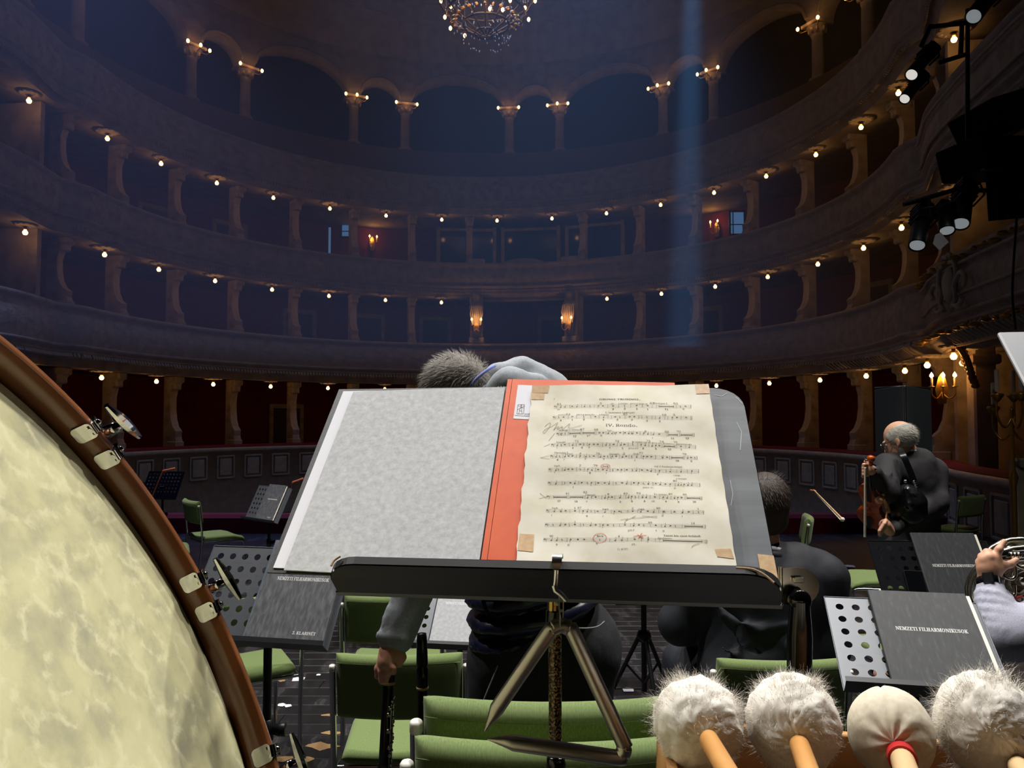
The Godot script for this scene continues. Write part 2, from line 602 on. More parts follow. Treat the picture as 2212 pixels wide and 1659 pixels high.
func loc(a: float, b: float, y: float) -> Vector3:      # house axes: a to the right of the axis, b along it
	return Vector3(CEN.x + a * cos(AX) + b * sin(AX), y, -(CEN.y - a * sin(AX) + b * cos(AX)))

func rp(r: float, phi: float, y: float) -> Vector3:
	return loc(r * sin(phi), r * cos(phi), y)

func house_path() -> Array:     # plan of the parapets: proscenium boxes bulge at both ends of the horseshoe
	var half := []
	var n := 50
	for k in n + 1:
		var p := deg_to_rad(97.0) * k / n
		half.append(Vector2(RAD * sin(p), RAD * cos(p)))
	half.append_array(spline([Vector2(8.74, -1.35), Vector2(8.86, -1.75), Vector2(8.74, -2.3), Vector2(8.52, -3.2), Vector2(8.43, -4.4), Vector2(8.42, -5.6), Vector2(8.47, -6.5), Vector2(8.9, -7.2)], 4))
	var out := []
	for k in range(half.size() - 1, 0, -1): out.append(Vector2(-half[k].x, half[k].y))
	out.append_array(half)
	return out

func path_normals(p: Array) -> Array:
	var out := []
	for k in p.size():
		var a: Vector2 = p[maxi(k - 1, 0)]
		var b: Vector2 = p[mini(k + 1, p.size() - 1)]
		var t := (b - a).normalized()
		out.append(Vector2(-t.y, t.x))      # left of the direction of travel: outward
	return out

func sweep(mb: MB, path: Array, nor: Array, prof: Array, g := 1):
	var rows := []
	for q in prof:
		var row := []
		for k in path.size():
			var w: Vector2 = path[k] + nor[k] * q.x
			row.append(loc(w.x, w.y, q.y))
		rows.append(row)
	mb.grid(rows, g)

func build_theatre():
	var path := house_path()
	var nor := path_normals(path)
	# --- floors, walls, ceiling
	var mb := MB.new()
	mb.box(tfm(Vector3(0, -0.15, -1.0)), Vector3(26, 0.3, 21.0))
	var fl := struct("floor", mb, M.floor_black, "black painted stage boards, scuffed and scratched")
	fl.set_meta("label", "black painted stage boards, scuffed and scratched")
	mb = MB.new()
	mb.box(tfm(Vector3(0, -1.25, -22.5)), Vector3(30, 0.3, 24.0))
	struct("floor_stalls", mb, M.dark_wood)
	mb = MB.new()
	var rows := []
	for y in [-1.1, 8.6]:
		var row := []
		for k in path.size():
			var w: Vector2 = path[k] + nor[k] * 2.9
			row.append(loc(w.x, w.y, y))
		rows.append(row)
	mb.grid(rows)
	struct("wall_back", mb, M.red_wall)
	mb = MB.new()
	rows = []
	for q in [Vector2(14.2, 8.4), Vector2(14.2, 16.5)]:
		var row := []
		for k in 81: row.append(rp(q.x, deg_to_rad(-150.0 + 300.0 * k / 80.0), q.y))
		rows.append(row)
	mb.grid(rows)
	struct("wall_gallery", mb, M.gallery_dark)
	# stage house round the camera: dark masking walls and a roof
	mb = MB.new()
	mb.box(tfm(Vector3(-12.6, 7, -0.5)), Vector3(0.3, 17, 20))
	struct("wall_left", mb, M.dark_cloth)
	mb = MB.new()
	mb.box(tfm(Vector3(12.6, 7, -0.5)), Vector3(0.3, 17, 20))
	struct("wall_right", mb, M.dark_cloth)
	mb = MB.new()
	mb.box(tfm(Vector3(0, 7, 9.4)), Vector3(26, 17, 0.3))
	struct("wall_behind", mb, M.dark_cloth)
	mb = MB.new()
	mb.box(tfm(Vector3(0, 15.3, -0.5)), Vector3(26, 0.3, 20.4))
	struct("ceiling_stage", mb, M.dark_cloth)
	mb = MB.new()      # proscenium wall beside and above the opening
	for s in [-1.0, 1.0]:
		mb.box(tfm(loc(s * 12.5, -8.2, 8.0), -AX), Vector3(7.0, 18.5, 0.5))
	mb.box(tfm(loc(0, -8.2, 15.0), -AX), Vector3(18.5, 3.0, 0.5))
	struct("wall_proscenium", mb, M.plaster_plain)
	# --- tiers
	var tiers := [
		{"top": 4.1, "sof": 2.78, "name": "first", "what": "lowest tier of boxes, just above the stalls"},
		{"top": 6.75, "sof": 5.66, "name": "second", "what": "middle tier of boxes"},
		{"top": 9.6, "sof": 8.42, "name": "gallery", "what": "gallery under the arches"}]
	for t in tiers:
		var o := thing("balcony", "curved cream stucco balcony front of the " + t.what, "balcony", "")
		var T: float = t.top
		var B: float = t.sof
		mb = MB.new()
		sweep(mb, path, nor, [Vector2(0.2, T - 0.06), Vector2(0.2, T), Vector2(-0.36, T), Vector2(-0.40, T - 0.03), Vector2(-0.40, T - 0.08), Vector2(-0.34, T - 0.12)])
		part(o, "top_rail", mb, M.plaster_plain)
		mb = MB.new()
		var hgt := T - B
		var prof := [Vector2(-0.34, T - 0.12), Vector2(-0.31, T - 0.16)]
		for k in 7:
			var f := k / 6.0
			prof.append(Vector2(-0.31 - 0.07 * sin(PI * f) + 0.03 * f, T - 0.18 - (hgt * 0.5) * f))
		sweep(mb, path, nor, prof, 0)
		part(o, "stucco_panel", mb, M.plaster)
		mb = MB.new()
		var y := T - 0.18 - hgt * 0.5
		sweep(mb, path, nor, [Vector2(-0.28, y), Vector2(-0.36, y - 0.02), Vector2(-0.36, y - 0.07), Vector2(-0.29, y - 0.09), Vector2(-0.25, y - 0.13), Vector2(-0.30, y - 0.15), Vector2(-0.30, y - 0.19), Vector2(-0.2, y - 0.22), Vector2(-0.12, B + 0.05), Vector2(-0.1, B)])
		part(o, "moulding", mb, M.plaster_plain)
		mb = MB.new()
		sweep(mb, path, nor, [Vector2(-0.1, B), Vector2(2.95, B + 0.1), Vector2(2.95, B + 0.35), Vector2(0.2, B + 0.35), Vector2(0.2, T - 0.06)])
		part(o, "soffit", mb, M.plaster_plain)
		# a row of small leaf brackets below the moulding
		mb = MB.new()
		for k in range(1, path.size() - 1):
			for s in 3:
				var f := s / 3.0
				var w: Vector2 = path[k].lerp(path[k + 1], f)
				var nn: Vector2 = nor[k]
				var at := loc(w.x - nn.x * 0.27, w.y - nn.y * 0.27, y - 0.24)
				var yaw := atan2(nn.x * cos(AX) + nn.y * sin(AX), -(-nn.x * sin(AX) + nn.y * cos(AX)))
				mb.box(tfm(at, yaw, 0.5), Vector3(0.07, 0.13, 0.07), 0.012)
		var br := part(o, "leaf_brackets", mb, M.plaster_plain)
		br.set_meta("kind", "stuff")
	# ground boxes: panelled front
	var g := thing("stall_balustrade", "long panelled cream front of the ground-floor boxes round the stalls", "balustrade")
	mb = MB.new()
	sweep(mb, path, nor, [Vector2(0.2, 0.86), Vector2(-0.22, 0.86), Vector2(-0.26, 0.82), Vector2(-0.24, 0.74), Vector2(-0.16, 0.70), Vector2(-0.16, -1.1)])
	part(g, "front", mb, M.plaster_stage)
	mb = MB.new()
	sweep(mb, path, nor, [Vector2(0.12, 0.87), Vector2(0.1, 0.93), Vector2(-0.14, 0.93), Vector2(-0.18, 0.87)], 0)
	part(g, "velvet_rail", mb, M.velvet, "dark red velvet arm rail")
	# raised panels along the front
	var total := 0
	for k in range(3, path.size() - 4, 3):
		var a: Vector2 = path[k] - nor[k] * 0.175
		var b: Vector2 = path[k + 2] - nor[k + 2] * 0.175
		var mid := (a + b) * 0.5
		var d := b - a
		var A := loc(a.x, a.y, 0.32)
		var Bp := loc(b.x, b.y, 0.32)
		var fr := Transform3D(Basis((Bp - A).normalized(), Vector3.UP, (Bp - A).normalized().cross(Vector3.UP)), (A + Bp) * 0.5)
		if fr.origin.z < -26.0: continue
		mb = MB.new()
		var w := A.distance_to(Bp) * 0.9
		for s in [-1.0, 1.0]:
			mb.box(fr * tfm(Vector3(s * w * 0.5, 0, 0)), Vector3(0.05, 0.62, 0.04), 0.01)
			mb.box(fr * tfm(Vector3(0, s * 0.3, 0)), Vector3(w, 0.05, 0.04), 0.01)
		mb.box(fr, Vector3(w * 0.72, 0.46, 0.03), 0.012)
		part(g, "panel", mb, M.plaster_stage)
		total += 1
	# --- pillars between the boxes
	var words := ["ground boxes, below the lowest balcony", "boxes between the lowest and the middle balcony", "boxes between the middle balcony and the gallery"]
	var bases := [0.86, 4.1, 6.75]
	var sofs := [2.79, 5.67, 8.43]
	for t in 3:
		var y0: float = bases[t]
		var y1: float = sofs[t]
		var h := y1 - y0
		var outl := PackedVector2Array()
		var front := [Vector2(-0.16, 0.0), Vector2(-0.16, 0.10), Vector2(-0.12, 0.16), Vector2(-0.14, 0.24), Vector2(-0.02, 0.30), Vector2(0.06, 0.40), Vector2(0.10, 0.55), Vector2(0.10, 0.70), Vector2(0.04, 0.82), Vector2(-0.10, 0.90), Vector2(-0.14, 0.94), Vector2(-0.14, 1.0)]
		for q in front: outl.append(Vector2(q.x, q.y * h))
		outl.append(Vector2(0.34, h))
		outl.append(Vector2(0.34, 0))
		mb = MB.new()
		mb.plate(Transform3D(), outl, 0.21, 0.0)
		mb.box(tfm(Vector3(-0.02, h * 0.05, 0)), Vector3(0.34, h * 0.1, 0.27), 0.02)
		mb.box(tfm(Vector3(0.06, h * 0.955, 0)), Vector3(0.46, h * 0.09, 0.29), 0.03)
		mb.box(tfm(Vector3(-0.01, h * 0.86, 0)), Vector3(0.14, h * 0.1, 0.24), 0.03)
		var mesh := mb.done()
		for k in range(-9, 10):
			if t == 1 and k == 0: continue
			if t == 2 and absi(k) == 0: continue
			var deg := 12.0 * k
			if t == 1 and absi(k) == 1: deg = 11.0 * k
			if absf(deg) > 104.0: continue
			var phi := deg_to_rad(deg)
			var p := rp(RAD + 0.34, phi, y0)
			# local x axis points outward
			var ow := (rp(10, phi, 0) - rp(9, phi, 0)).normalized()
			var tf := Transform3D(Basis(ow, Vector3.UP, ow.cross(Vector3.UP)), p)
			var o := thing("box_pillar", "scroll-shaped cream pillar between the " + words[t], "pillar", "pillars of the " + words[t], tf)
			part(o, "shaft", mesh, M.plaster_plain)
	# --- door frames in the back wall of the boxes
	for q in [[2, -54.0], [2, 62.0], [1, -42.0], [1, -30.0], [1, -18.0], [1, 3.5], [1, 31.0], [1, 60.0], [0, -44.0], [2, -66.0]]:
		var t: int = q[0]
		var y0: float = bases[t] - 0.95
		var phi := deg_to_rad(q[1])
		var p := rp(RAD + 2.84, phi, y0)
		var ow := (rp(10, phi, 0) - rp(9, phi, 0)).normalized()
		var tf := Transform3D(Basis(ow.cross(Vector3.UP), Vector3.UP, -ow), p)
		var o := Node3D.new()
		o.name = numbered("door_1") if false else "door_%d" % (used.get("door_count", 0) + 1)
		used["door_count"] = used.get("door_count", 0) + 1
		add_child(o)
		o.transform = tf
		o.set_meta("kind", "structure")
		mb = MB.new()
		for s in [-1.0, 1.0]: mb.box(tfm(Vector3(s * 0.52, 1.05, 0)), Vector3(0.14, 2.1, 0.1), 0.02)
		mb.box(tfm(Vector3(0, 2.17, 0)), Vector3(1.18, 0.15, 0.1), 0.02)
		part(o, "door_frame", mb, M.plaster_plain)
		mb = MB.new()
		mb.box(tfm(Vector3(0, 1.05, 0)), Vector3(0.9, 2.1, 0.05))
		part(o, "door_leaf", mb, M.dark_wood)
	build_lamps()
	build_gallery()
	build_centre()
	build_chandelier()
	build_haze()

func lamp_proto(big: bool) -> Array:
	var mb := MB.new()
	var r := 0.30 if big else 0.22
	mb.lathe(Transform3D(), [Vector2(0, 0), Vector2(r, 0), Vector2(r, -0.02), Vector2(r * 0.8, -0.035), Vector2(r * 0.55, -0.03), Vector2(r * 0.4, -0.05), Vector2(0.06, -0.06), Vector2(0, -0.06)], 20)
	for k in 10:
		var an := TAU * k / 10.0
		mb.ball(Transform3D(Basis.from_scale(Vector3(0.05, 0.018, 0.035)).rotated(Vector3.UP, -an), Vector3(cos(an) * r * 0.72, -0.03, sin(an) * r * 0.72)), 1.0, 8, 5)
	var ros := mb.done()
	mb = MB.new()
	mb.lathe(Transform3D(), [Vector2(0.0, -0.05), Vector2(0.03, -0.05), Vector2(0.03, -0.09), Vector2(0.055, -0.10), Vector2(0.05, -0.12), Vector2(0.022, -0.125), Vector2(0, -0.125)], 14)
	var soc := mb.done()
	mb = MB.new()
	mb.lathe(Transform3D(), [Vector2(0, -0.115), Vector2(0.025, -0.13), Vector2(0.05, -0.165), Vector2(0.052, -0.19), Vector2(0.035, -0.225), Vector2(0, -0.235)], 12)
	return [ros, soc, mb.done()]

func build_lamps():
	var names := ["lowest balcony, above the ground boxes", "middle balcony", "gallery front"]
	var sofs := [2.78, 5.66, 8.42]
	var small := lamp_proto(false)
	var large := lamp_proto(true)
	for t in 3:
		for k in range(-9, 9):
			var deg := 6.0 + 12.0 * k
			if absf(deg) > 115.0: continue
			if t == 1 and absf(deg) < 10.0: continue
			if t == 0 and absf(deg) < 20.0 and false: continue
			var big := posmod(k, 2) == 0 and absf(deg) > 40.0
			var pr: Array = large if big else small
			var p := rp(RAD + 0.02, deg_to_rad(deg), sofs[t] + 0.005)
			if absf(deg) > 97.0:      # over the bulge of the proscenium boxes
				p = loc(signf(deg) * (8.95 if absf(deg) < 104.0 else 8.7), -2.2 if absf(deg) < 104.0 else -3.9, sofs[t] + 0.005)
			var kind := "large gilt rosette" if big else "small rosette"
			var o := thing("ceiling_lamp", "lit bulb on a " + kind + " under the " + names[t], "lamp", "%s lamps under the %s" % [kind, names[t]], tfm(p, deg_to_rad(deg * 7.0)))
			part(o, "rosette", pr[0], M.plaster_plain)
			part(o, "socket", pr[1], M.brass)
			part(o, "bulb", pr[2], M.bulb)
			omni(p + Vector3(0, -0.185, 0), Color(1.0, 0.74, 0.46), (0.025 if big else 0.012) * (0.55 if t == 0 else 1.0), 0.05)

func build_gallery():
	# low dark wall that carries the columns, raked floor in front of it
	var mb := MB.new()
	var rows := []
	for q in [Vector2(9.0, 9.0), Vector2(10.0, 9.6), Vector2(10.0, 10.95), Vector2(10.6, 10.95), Vector2(14.3, 10.6)]:
		var row := []
		for k in 91: row.append(rp(q.x, deg_to_rad(-135.0 + 270.0 * k / 90.0), q.y))
		rows.append(row)
	mb.grid(rows, 1)
	struct("floor_gallery", mb, M.gallery_dark)
	# arcade: pairs of columns, a narrow arch in each pair and a wide one between pairs
	var cols := []
	for k in range(-4, 5):
		for s in [-1.0, 1.0]: cols.append(0.9 + 30.5 * k + s * 5.0)
	var Rc := 10.15
	var spring := 12.62
	var foot := func(deg: float) -> float:
		for k in cols.size() - 1:
			var a: float = cols[k]
			var b: float = cols[k + 1]
			if deg >= a and deg <= b:
				var wide := (b - a) > 15.0
				var f := (deg - a) / (b - a) * 2.0 - 1.0
				var edge := 1.0 - (1.2 / (b - a)) * 2.0
				if absf(f) > edge: return spring
				var rise := 1.0 if wide else 0.62
				return spring + rise * sqrt(maxf(0.0, 1.0 - (f / edge) * (f / edge)))
		return spring
	mb = MB.new()
	rows = [[], [], [], []]
	for k in 721:
		var deg := -120.0 + 240.0 * k / 720.0
		var phi := deg_to_rad(deg)
		var y: float = foot.call(deg)
		rows[0].append(rp(Rc + 0.5, phi, y))
		rows[1].append(rp(Rc - 0.05, phi, y))
		rows[2].append(rp(Rc - 0.05, phi, maxf(y + 0.09, y)))
		rows[3].append(rp(Rc, phi, 14.25))
	mb.grid(rows, 1)
	struct("wall_arcade", mb, M.plaster_plain)
	# arch mouldings
	mb = MB.new()
	for k in cols.size() - 1:
		var a: float = cols[k] + 1.2
		var b: float = cols[k + 1] - 1.2
		var pts := []
		for j in 25:
			var deg := lerpf(a + 0.02, b - 0.02, j / 24.0)
			pts.append(rp(Rc - 0.06, deg_to_rad(deg), foot.call(deg) + 0.12))
		mb.tube(pts, 0.05, 6)
	struct("trim_1", mb, M.plaster_plain)
	# ceiling: cove, ring mouldings, shallow dome
	mb = MB.new()
	rows = []
	for q in [Vector2(10.15, 14.2), Vector2(10.0, 14.6), Vector2(9.6, 15.0), Vector2(9.2, 15.2), Vector2(9.0, 15.2), Vector2(8.95, 15.08), Vector2(8.8, 15.08), Vector2(8.7, 15.25), Vector2(8.3, 15.3), Vector2(8.2, 15.2), Vector2(8.0, 15.22), Vector2(7.9, 15.4), Vector2(6.5, 15.9), Vector2(4.0, 16.5), Vector2(2.0, 16.7), Vector2(0.05, 16.75)]:
		var row := []
		for k in 97: row.append(rp(q.x, TAU * k / 96.0, q.y))
		rows.append(row)
	mb.grid(rows, 0)
	struct("ceiling", mb, M.plaster_plain)
	mb = MB.new()
	mb.box(tfm(loc(0, 2.0, 17.4), -AX), Vector3(34, 0.2, 34))
	struct("ceiling_roof", mb, M.gallery_dark)
	# the columns and their lamps
	mb = MB.new()
	mb.lathe(Transform3D(), [Vector2(0, 0), Vector2(0.24, 0), Vector2(0.24, 0.1), Vector2(0.17, 0.14), Vector2(0.16, 0.2), Vector2(0.15, 1.25), Vector2(0.17, 1.28), Vector2(0.16, 1.33)], 16)
	var shaft := mb.done()
	mb = MB.new()
	mb.lathe(Transform3D(), [Vector2(0.16, 1.33), Vector2(0.2, 1.4), Vector2(0.24, 1.5), Vector2(0.3, 1.56)], 12)
	for k in 8:
		var an := TAU * k / 8.0
		mb.ball(Transform3D(Basis.from_scale(Vector3(0.05, 0.09, 0.05)), Vector3(cos(an) * 0.21, 1.45, sin(an) * 0.21)), 1.0, 8, 5)
	mb.box(tfm(Vector3(0, 1.62, 0)), Vector3(0.62, 0.1, 0.62), 0.02)
	var capital := mb.done()
	mb = MB.new()
	mb.ball(Transform3D(Basis.from_scale(Vector3(0.045, 0.06, 0.045))), 1.0, 10, 7)
	var blb := mb.done()
	for k in cols.size():
		if absf(cols[k]) > 98.0: continue
		var phi := deg_to_rad(cols[k])
		var p := rp(Rc + 0.12, phi, 10.95)
		var ow := (rp(10, phi, 0) - rp(9, phi, 0)).normalized()
		var fr := Transform3D(Basis(ow.cross(Vector3.UP), Vector3.UP, -ow), p)
		var o := thing("gallery_column", "stone column with leafy capital in the arcade above the gallery", "column", "columns of the gallery arcade", fr)
		part(o, "shaft", shaft, M.plaster_plain)
		part(o, "capital", capital, M.plaster_plain)
		var three := k in [4, 6, 9, 10, 11]
		var l := thing("column_lamp", "%s of bare lit bulbs on brass arms round a gallery capital" % ("trio" if three else "pair"), "lamp", "%s bulb brackets on the gallery columns" % ("three" if three else "two"), fr * tfm(Vector3(0, 1.52, 0)))
		mb = MB.new()
		for s in ([-1.0, 0.0, 1.0] if three else [-1.0, 1.0]):
			var e := Vector3(s * 0.36, 0.07, 0.36 + 0.08 * (1.0 - absf(s)))
			mb.tube([Vector3(s * 0.2, -0.02, 0.2), Vector3(s * 0.3, -0.06, 0.3), e + Vector3(0, -0.06, 0)], 0.014, 6)
		part(l, "bracket", mb, M.brass)
		for s in ([-1.0, 0.0, 1.0] if three else [-1.0, 1.0]):
			var e := Vector3(s * 0.36, 0.07, 0.36 + 0.08 * (1.0 - absf(s)))
			var b := part(l, "bulb", blb, M.bulb)
			b.position = e
		omni(fr * Vector3(0, 1.59, 0.42), Color(1.0, 0.7, 0.42), 0.03, 0.06)

func sconce(at: Transform3D, label: String, n: int, e: float, candles := true, gap := 0.22):
	var o := thing("wall_sconce", label, "lamp", "", at)
	var mb := MB.new()
	mb.plate(tfm(Vector3(0, -0.1, 0.02)), PackedVector2Array([Vector2(-0.06, -0.25), Vector2(0.06, -0.25), Vector2(0.1, 0.0), Vector2(0.05, 0.2), Vector2(0, 0.28), Vector2(-0.05, 0.2), Vector2(-0.1, 0.0)]), 0.03)
	for k in n:
		var x := (k - (n - 1) * 0.5) * gap
		mb.tube(spline([Vector3(0, -0.15, 0.03), Vector3(x * 0.5, -0.26, 0.14), Vector3(x, -0.2, 0.22), Vector3(x, -0.08, 0.22)], 4), 0.013, 6)
		mb.lathe(tfm(Vector3(x, -0.08, 0.22)), [Vector2(0, 0), Vector2(0.05, 0.01), Vector2(0.045, 0.025), Vector2(0, 0.03)], 10)
	part(o, "bracket", mb, M.brass)
	for k in n:
		var x := (k - (n - 1) * 0.5) * gap
		mb = MB.new()
		mb.lathe(tfm(Vector3(x, -0.06, 0.22)), [Vector2(0, 0), Vector2(0.02, 0), Vector2(0.02, 0.14), Vector2(0, 0.14)], 8)
		part(o, "candle", mb, M.candle)
		mb = MB.new()
		mb.lathe(tfm(Vector3(x, 0.075, 0.22)), [Vector2(0, 0), Vector2(0.032, 0.035), Vector2(0.03, 0.06), Vector2(0.0, 0.11)], 8)
		part(o, "bulb", mb, M.candle_bulb)
	omni(at * Vector3(0, 0.12, 0.3), Color(1.0, 0.7, 0.38), e, 0.08)

func build_centre():
	# royal box in the middle of the first tier: two pilasters with herms, a round arch over a dark opening
	var mb := MB.new()
	var o := thing("centre_box", "arched central box of the middle tier with sculpted pilasters", "box")
	var R := RAD - 0.2
	var arch := func(deg: float) -> float:
		var f := deg / 9.2
		return 5.75 + 0.95 * sqrt(maxf(0.0, 1.0 - f * f)) if absf(f) <= 1.0 else 5.2
	var rows := [[], [], []]
	for k in 61:
		var deg := -9.2 + 18.4 * k / 60.0
		var y: float = arch.call(deg)
		rows[0].append(rp(R + 0.6, deg_to_rad(deg), y))
		rows[1].append(rp(R - 0.12, deg_to_rad(deg), y))
		rows[2].append(rp(R - 0.12, deg_to_rad(deg), y + 0.2))
	mb.grid(rows, 1)
	part(o, "arch", mb, M.plaster_plain)
	mb = MB.new()
	var lin := []
	for k in 13: lin.append(rp(R + 0.5, deg_to_rad(-9.2 + 18.4 * k / 12.0), 5.62))
	mb.tube(lin, 0.06, 6)
	part(o, "lintel", mb, M.plaster_plain)
	for s in [-1.0, 1.0]:
		var phi := deg_to_rad(10.4 * s)
		var ow := (rp(10, phi, 0) - rp(9, phi, 0)).normalized()
		var fr := Transform3D(Basis(ow.cross(Vector3.UP), Vector3.UP, -ow), rp(R - 0.02, phi, 4.1))
		mb = MB.new()
		mb.box(fr * tfm(Vector3(0, 1.35, -0.1)), Vector3(0.42, 2.7, 0.2), 0.03)
		mb.box(fr * tfm(Vector3(0, 2.66, 0.0)), Vector3(0.56, 0.24, 0.4), 0.04)
		mb.box(fr * tfm(Vector3(0, 0.1, 0.0)), Vector3(0.5, 0.2, 0.36), 0.03)
		part(o, "pilaster", mb, M.plaster_plain)
		mb = MB.new()
		mb.lathe(fr * tfm(Vector3(0, 0.2, 0.12)), [Vector2(0.0, 0), Vector2(0.1, 0), Vector2(0.11, 0.2), Vector2(0.15, 0.55), Vector2(0.2, 0.8), Vector2(0.24, 1.0), Vector2(0.18, 1.1), Vector2(0.08, 1.16), Vector2(0.09, 1.22), Vector2(0.12, 1.32), Vector2(0.1, 1.44), Vector2(0, 1.48)], 14)
		for k in 7:
			var x := (k - 3) * 0.055
			mb.tube([fr * Vector3(x, 1.2, 0.3), fr * Vector3(x * 1.2, 0.95, 0.36), fr * Vector3(x * 0.8, 0.6, 0.31)], 0.03, 6)
		part(o, "herm", mb, M.plaster_plain)
		sconce(fr * tfm(Vector3(0, 0.62, 0.3)), "gilt candle sconce on the central box's %s herm" % ("violinist-side" if s > 0 else "drum-side"), 2, 0.16, true, 0.3)
	# sconces with a red glow on the back wall of the upper tier
	for q in [[-29.5, "red box wall between two lit windows"], [33.2, "red box wall beside a pale doorway"]]:
		var phi := deg_to_rad(q[0])
		var ow := (rp(10, phi, 0) - rp(9, phi, 0)).normalized()
		sconce(Transform3D(Basis(ow.cross(Vector3.UP), Vector3.UP, -ow), rp(RAD + 2.78, phi, 8.02)), "twin wall lamp glowing on the " + q[1], 2, 0.1, false, 0.26)
	# glazed control windows in the middle of the upper tier
	for k in 3:
		var deg: float = [-12.5, 0.2, 12.9][k]
		var phi := deg_to_rad(deg)
		var ow := (rp(10, phi, 0) - rp(9, phi, 0)).normalized()
		var fr := Transform3D(Basis(ow.cross(Vector3.UP), Vector3.UP, -ow), rp(RAD + 1.4, phi, 7.62))
		var w := Node3D.new()
		w.name = "window_%d" % (k + 1)
		add_child(w)
		w.transform = fr
		w.set_meta("kind", "structure")
		mb = MB.new()
		for s in [-1.0, 1.0]:
			mb.box(tfm(Vector3(s * 0.98, 0, 0)), Vector3(0.12, 1.5, 0.12), 0.02)
			mb.box(tfm(Vector3(0, s * 0.7 - 0.05, 0)), Vector3(2.0, 0.1, 0.12), 0.02)
		part(w, "window_frame", mb, M.plaster_plain)
		mb = MB.new()
		mb.box(tfm(Vector3(0, 0, -0.03)), Vector3(1.9, 1.4, 0.02))
		part(w, "pane", mb, M.dark_pane)
	# daylight seen through far openings: bluish
	for q in [[690, 936, 27.0, 0.42, 0.62, "small arched window with thin bars, pale blue with daylight"], [741, 497, 27.0, 0.42, 0.46, "pale blue screen in a box beside the twin wall lamp"], [1592, 482, 24.5, 0.42, 0.7, "pale blue doorway at the back of a right-hand box"], [712, 520, 25.5, 0.07, 0.9, "narrow slit of blue light at a box pillar"]]:
		var p := at_z(q[0], q[1], q[2])
		var w := Node3D.new()
		w.name = "window_%d" % (4 + used.get("wcount", 0))
		used["wcount"] = used.get("wcount", 0) + 1
		add_child(w)
		w.position = p
		w.rotation.y = atan2(-p.x, -p.z + 3.0) * 0.0
		w.set_meta("kind", "structure")
		w.set_meta("label", q[5])
		mb = MB.new()
		mb.box(Transform3D(), Vector3(q[3], q[4], 0.03))
		part(w, "lit_pane", mb, M.blue_window_light)
		if q[3] > 0.2:
			mb = MB.new()
			for s in [-1.0, 1.0]:
				mb.box(tfm(Vector3(s * (q[3] * 0.5 + 0.03), 0, 0.02)), Vector3(0.06, q[4] + 0.1, 0.06))
				mb.box(tfm(Vector3(0, s * (q[4] * 0.5 + 0.03), 0.02)), Vector3(q[3] + 0.1, 0.06, 0.06))
			mb.box(tfm(Vector3(-q[3] * 0.32, 0, 0.02)), Vector3(0.03, q[4], 0.03))
			mb.box(tfm(Vector3(0, -0.05, 0.02)), Vector3(q[3], 0.03, 0.03))
			part(w, "bars", mb, M.dark_wood)

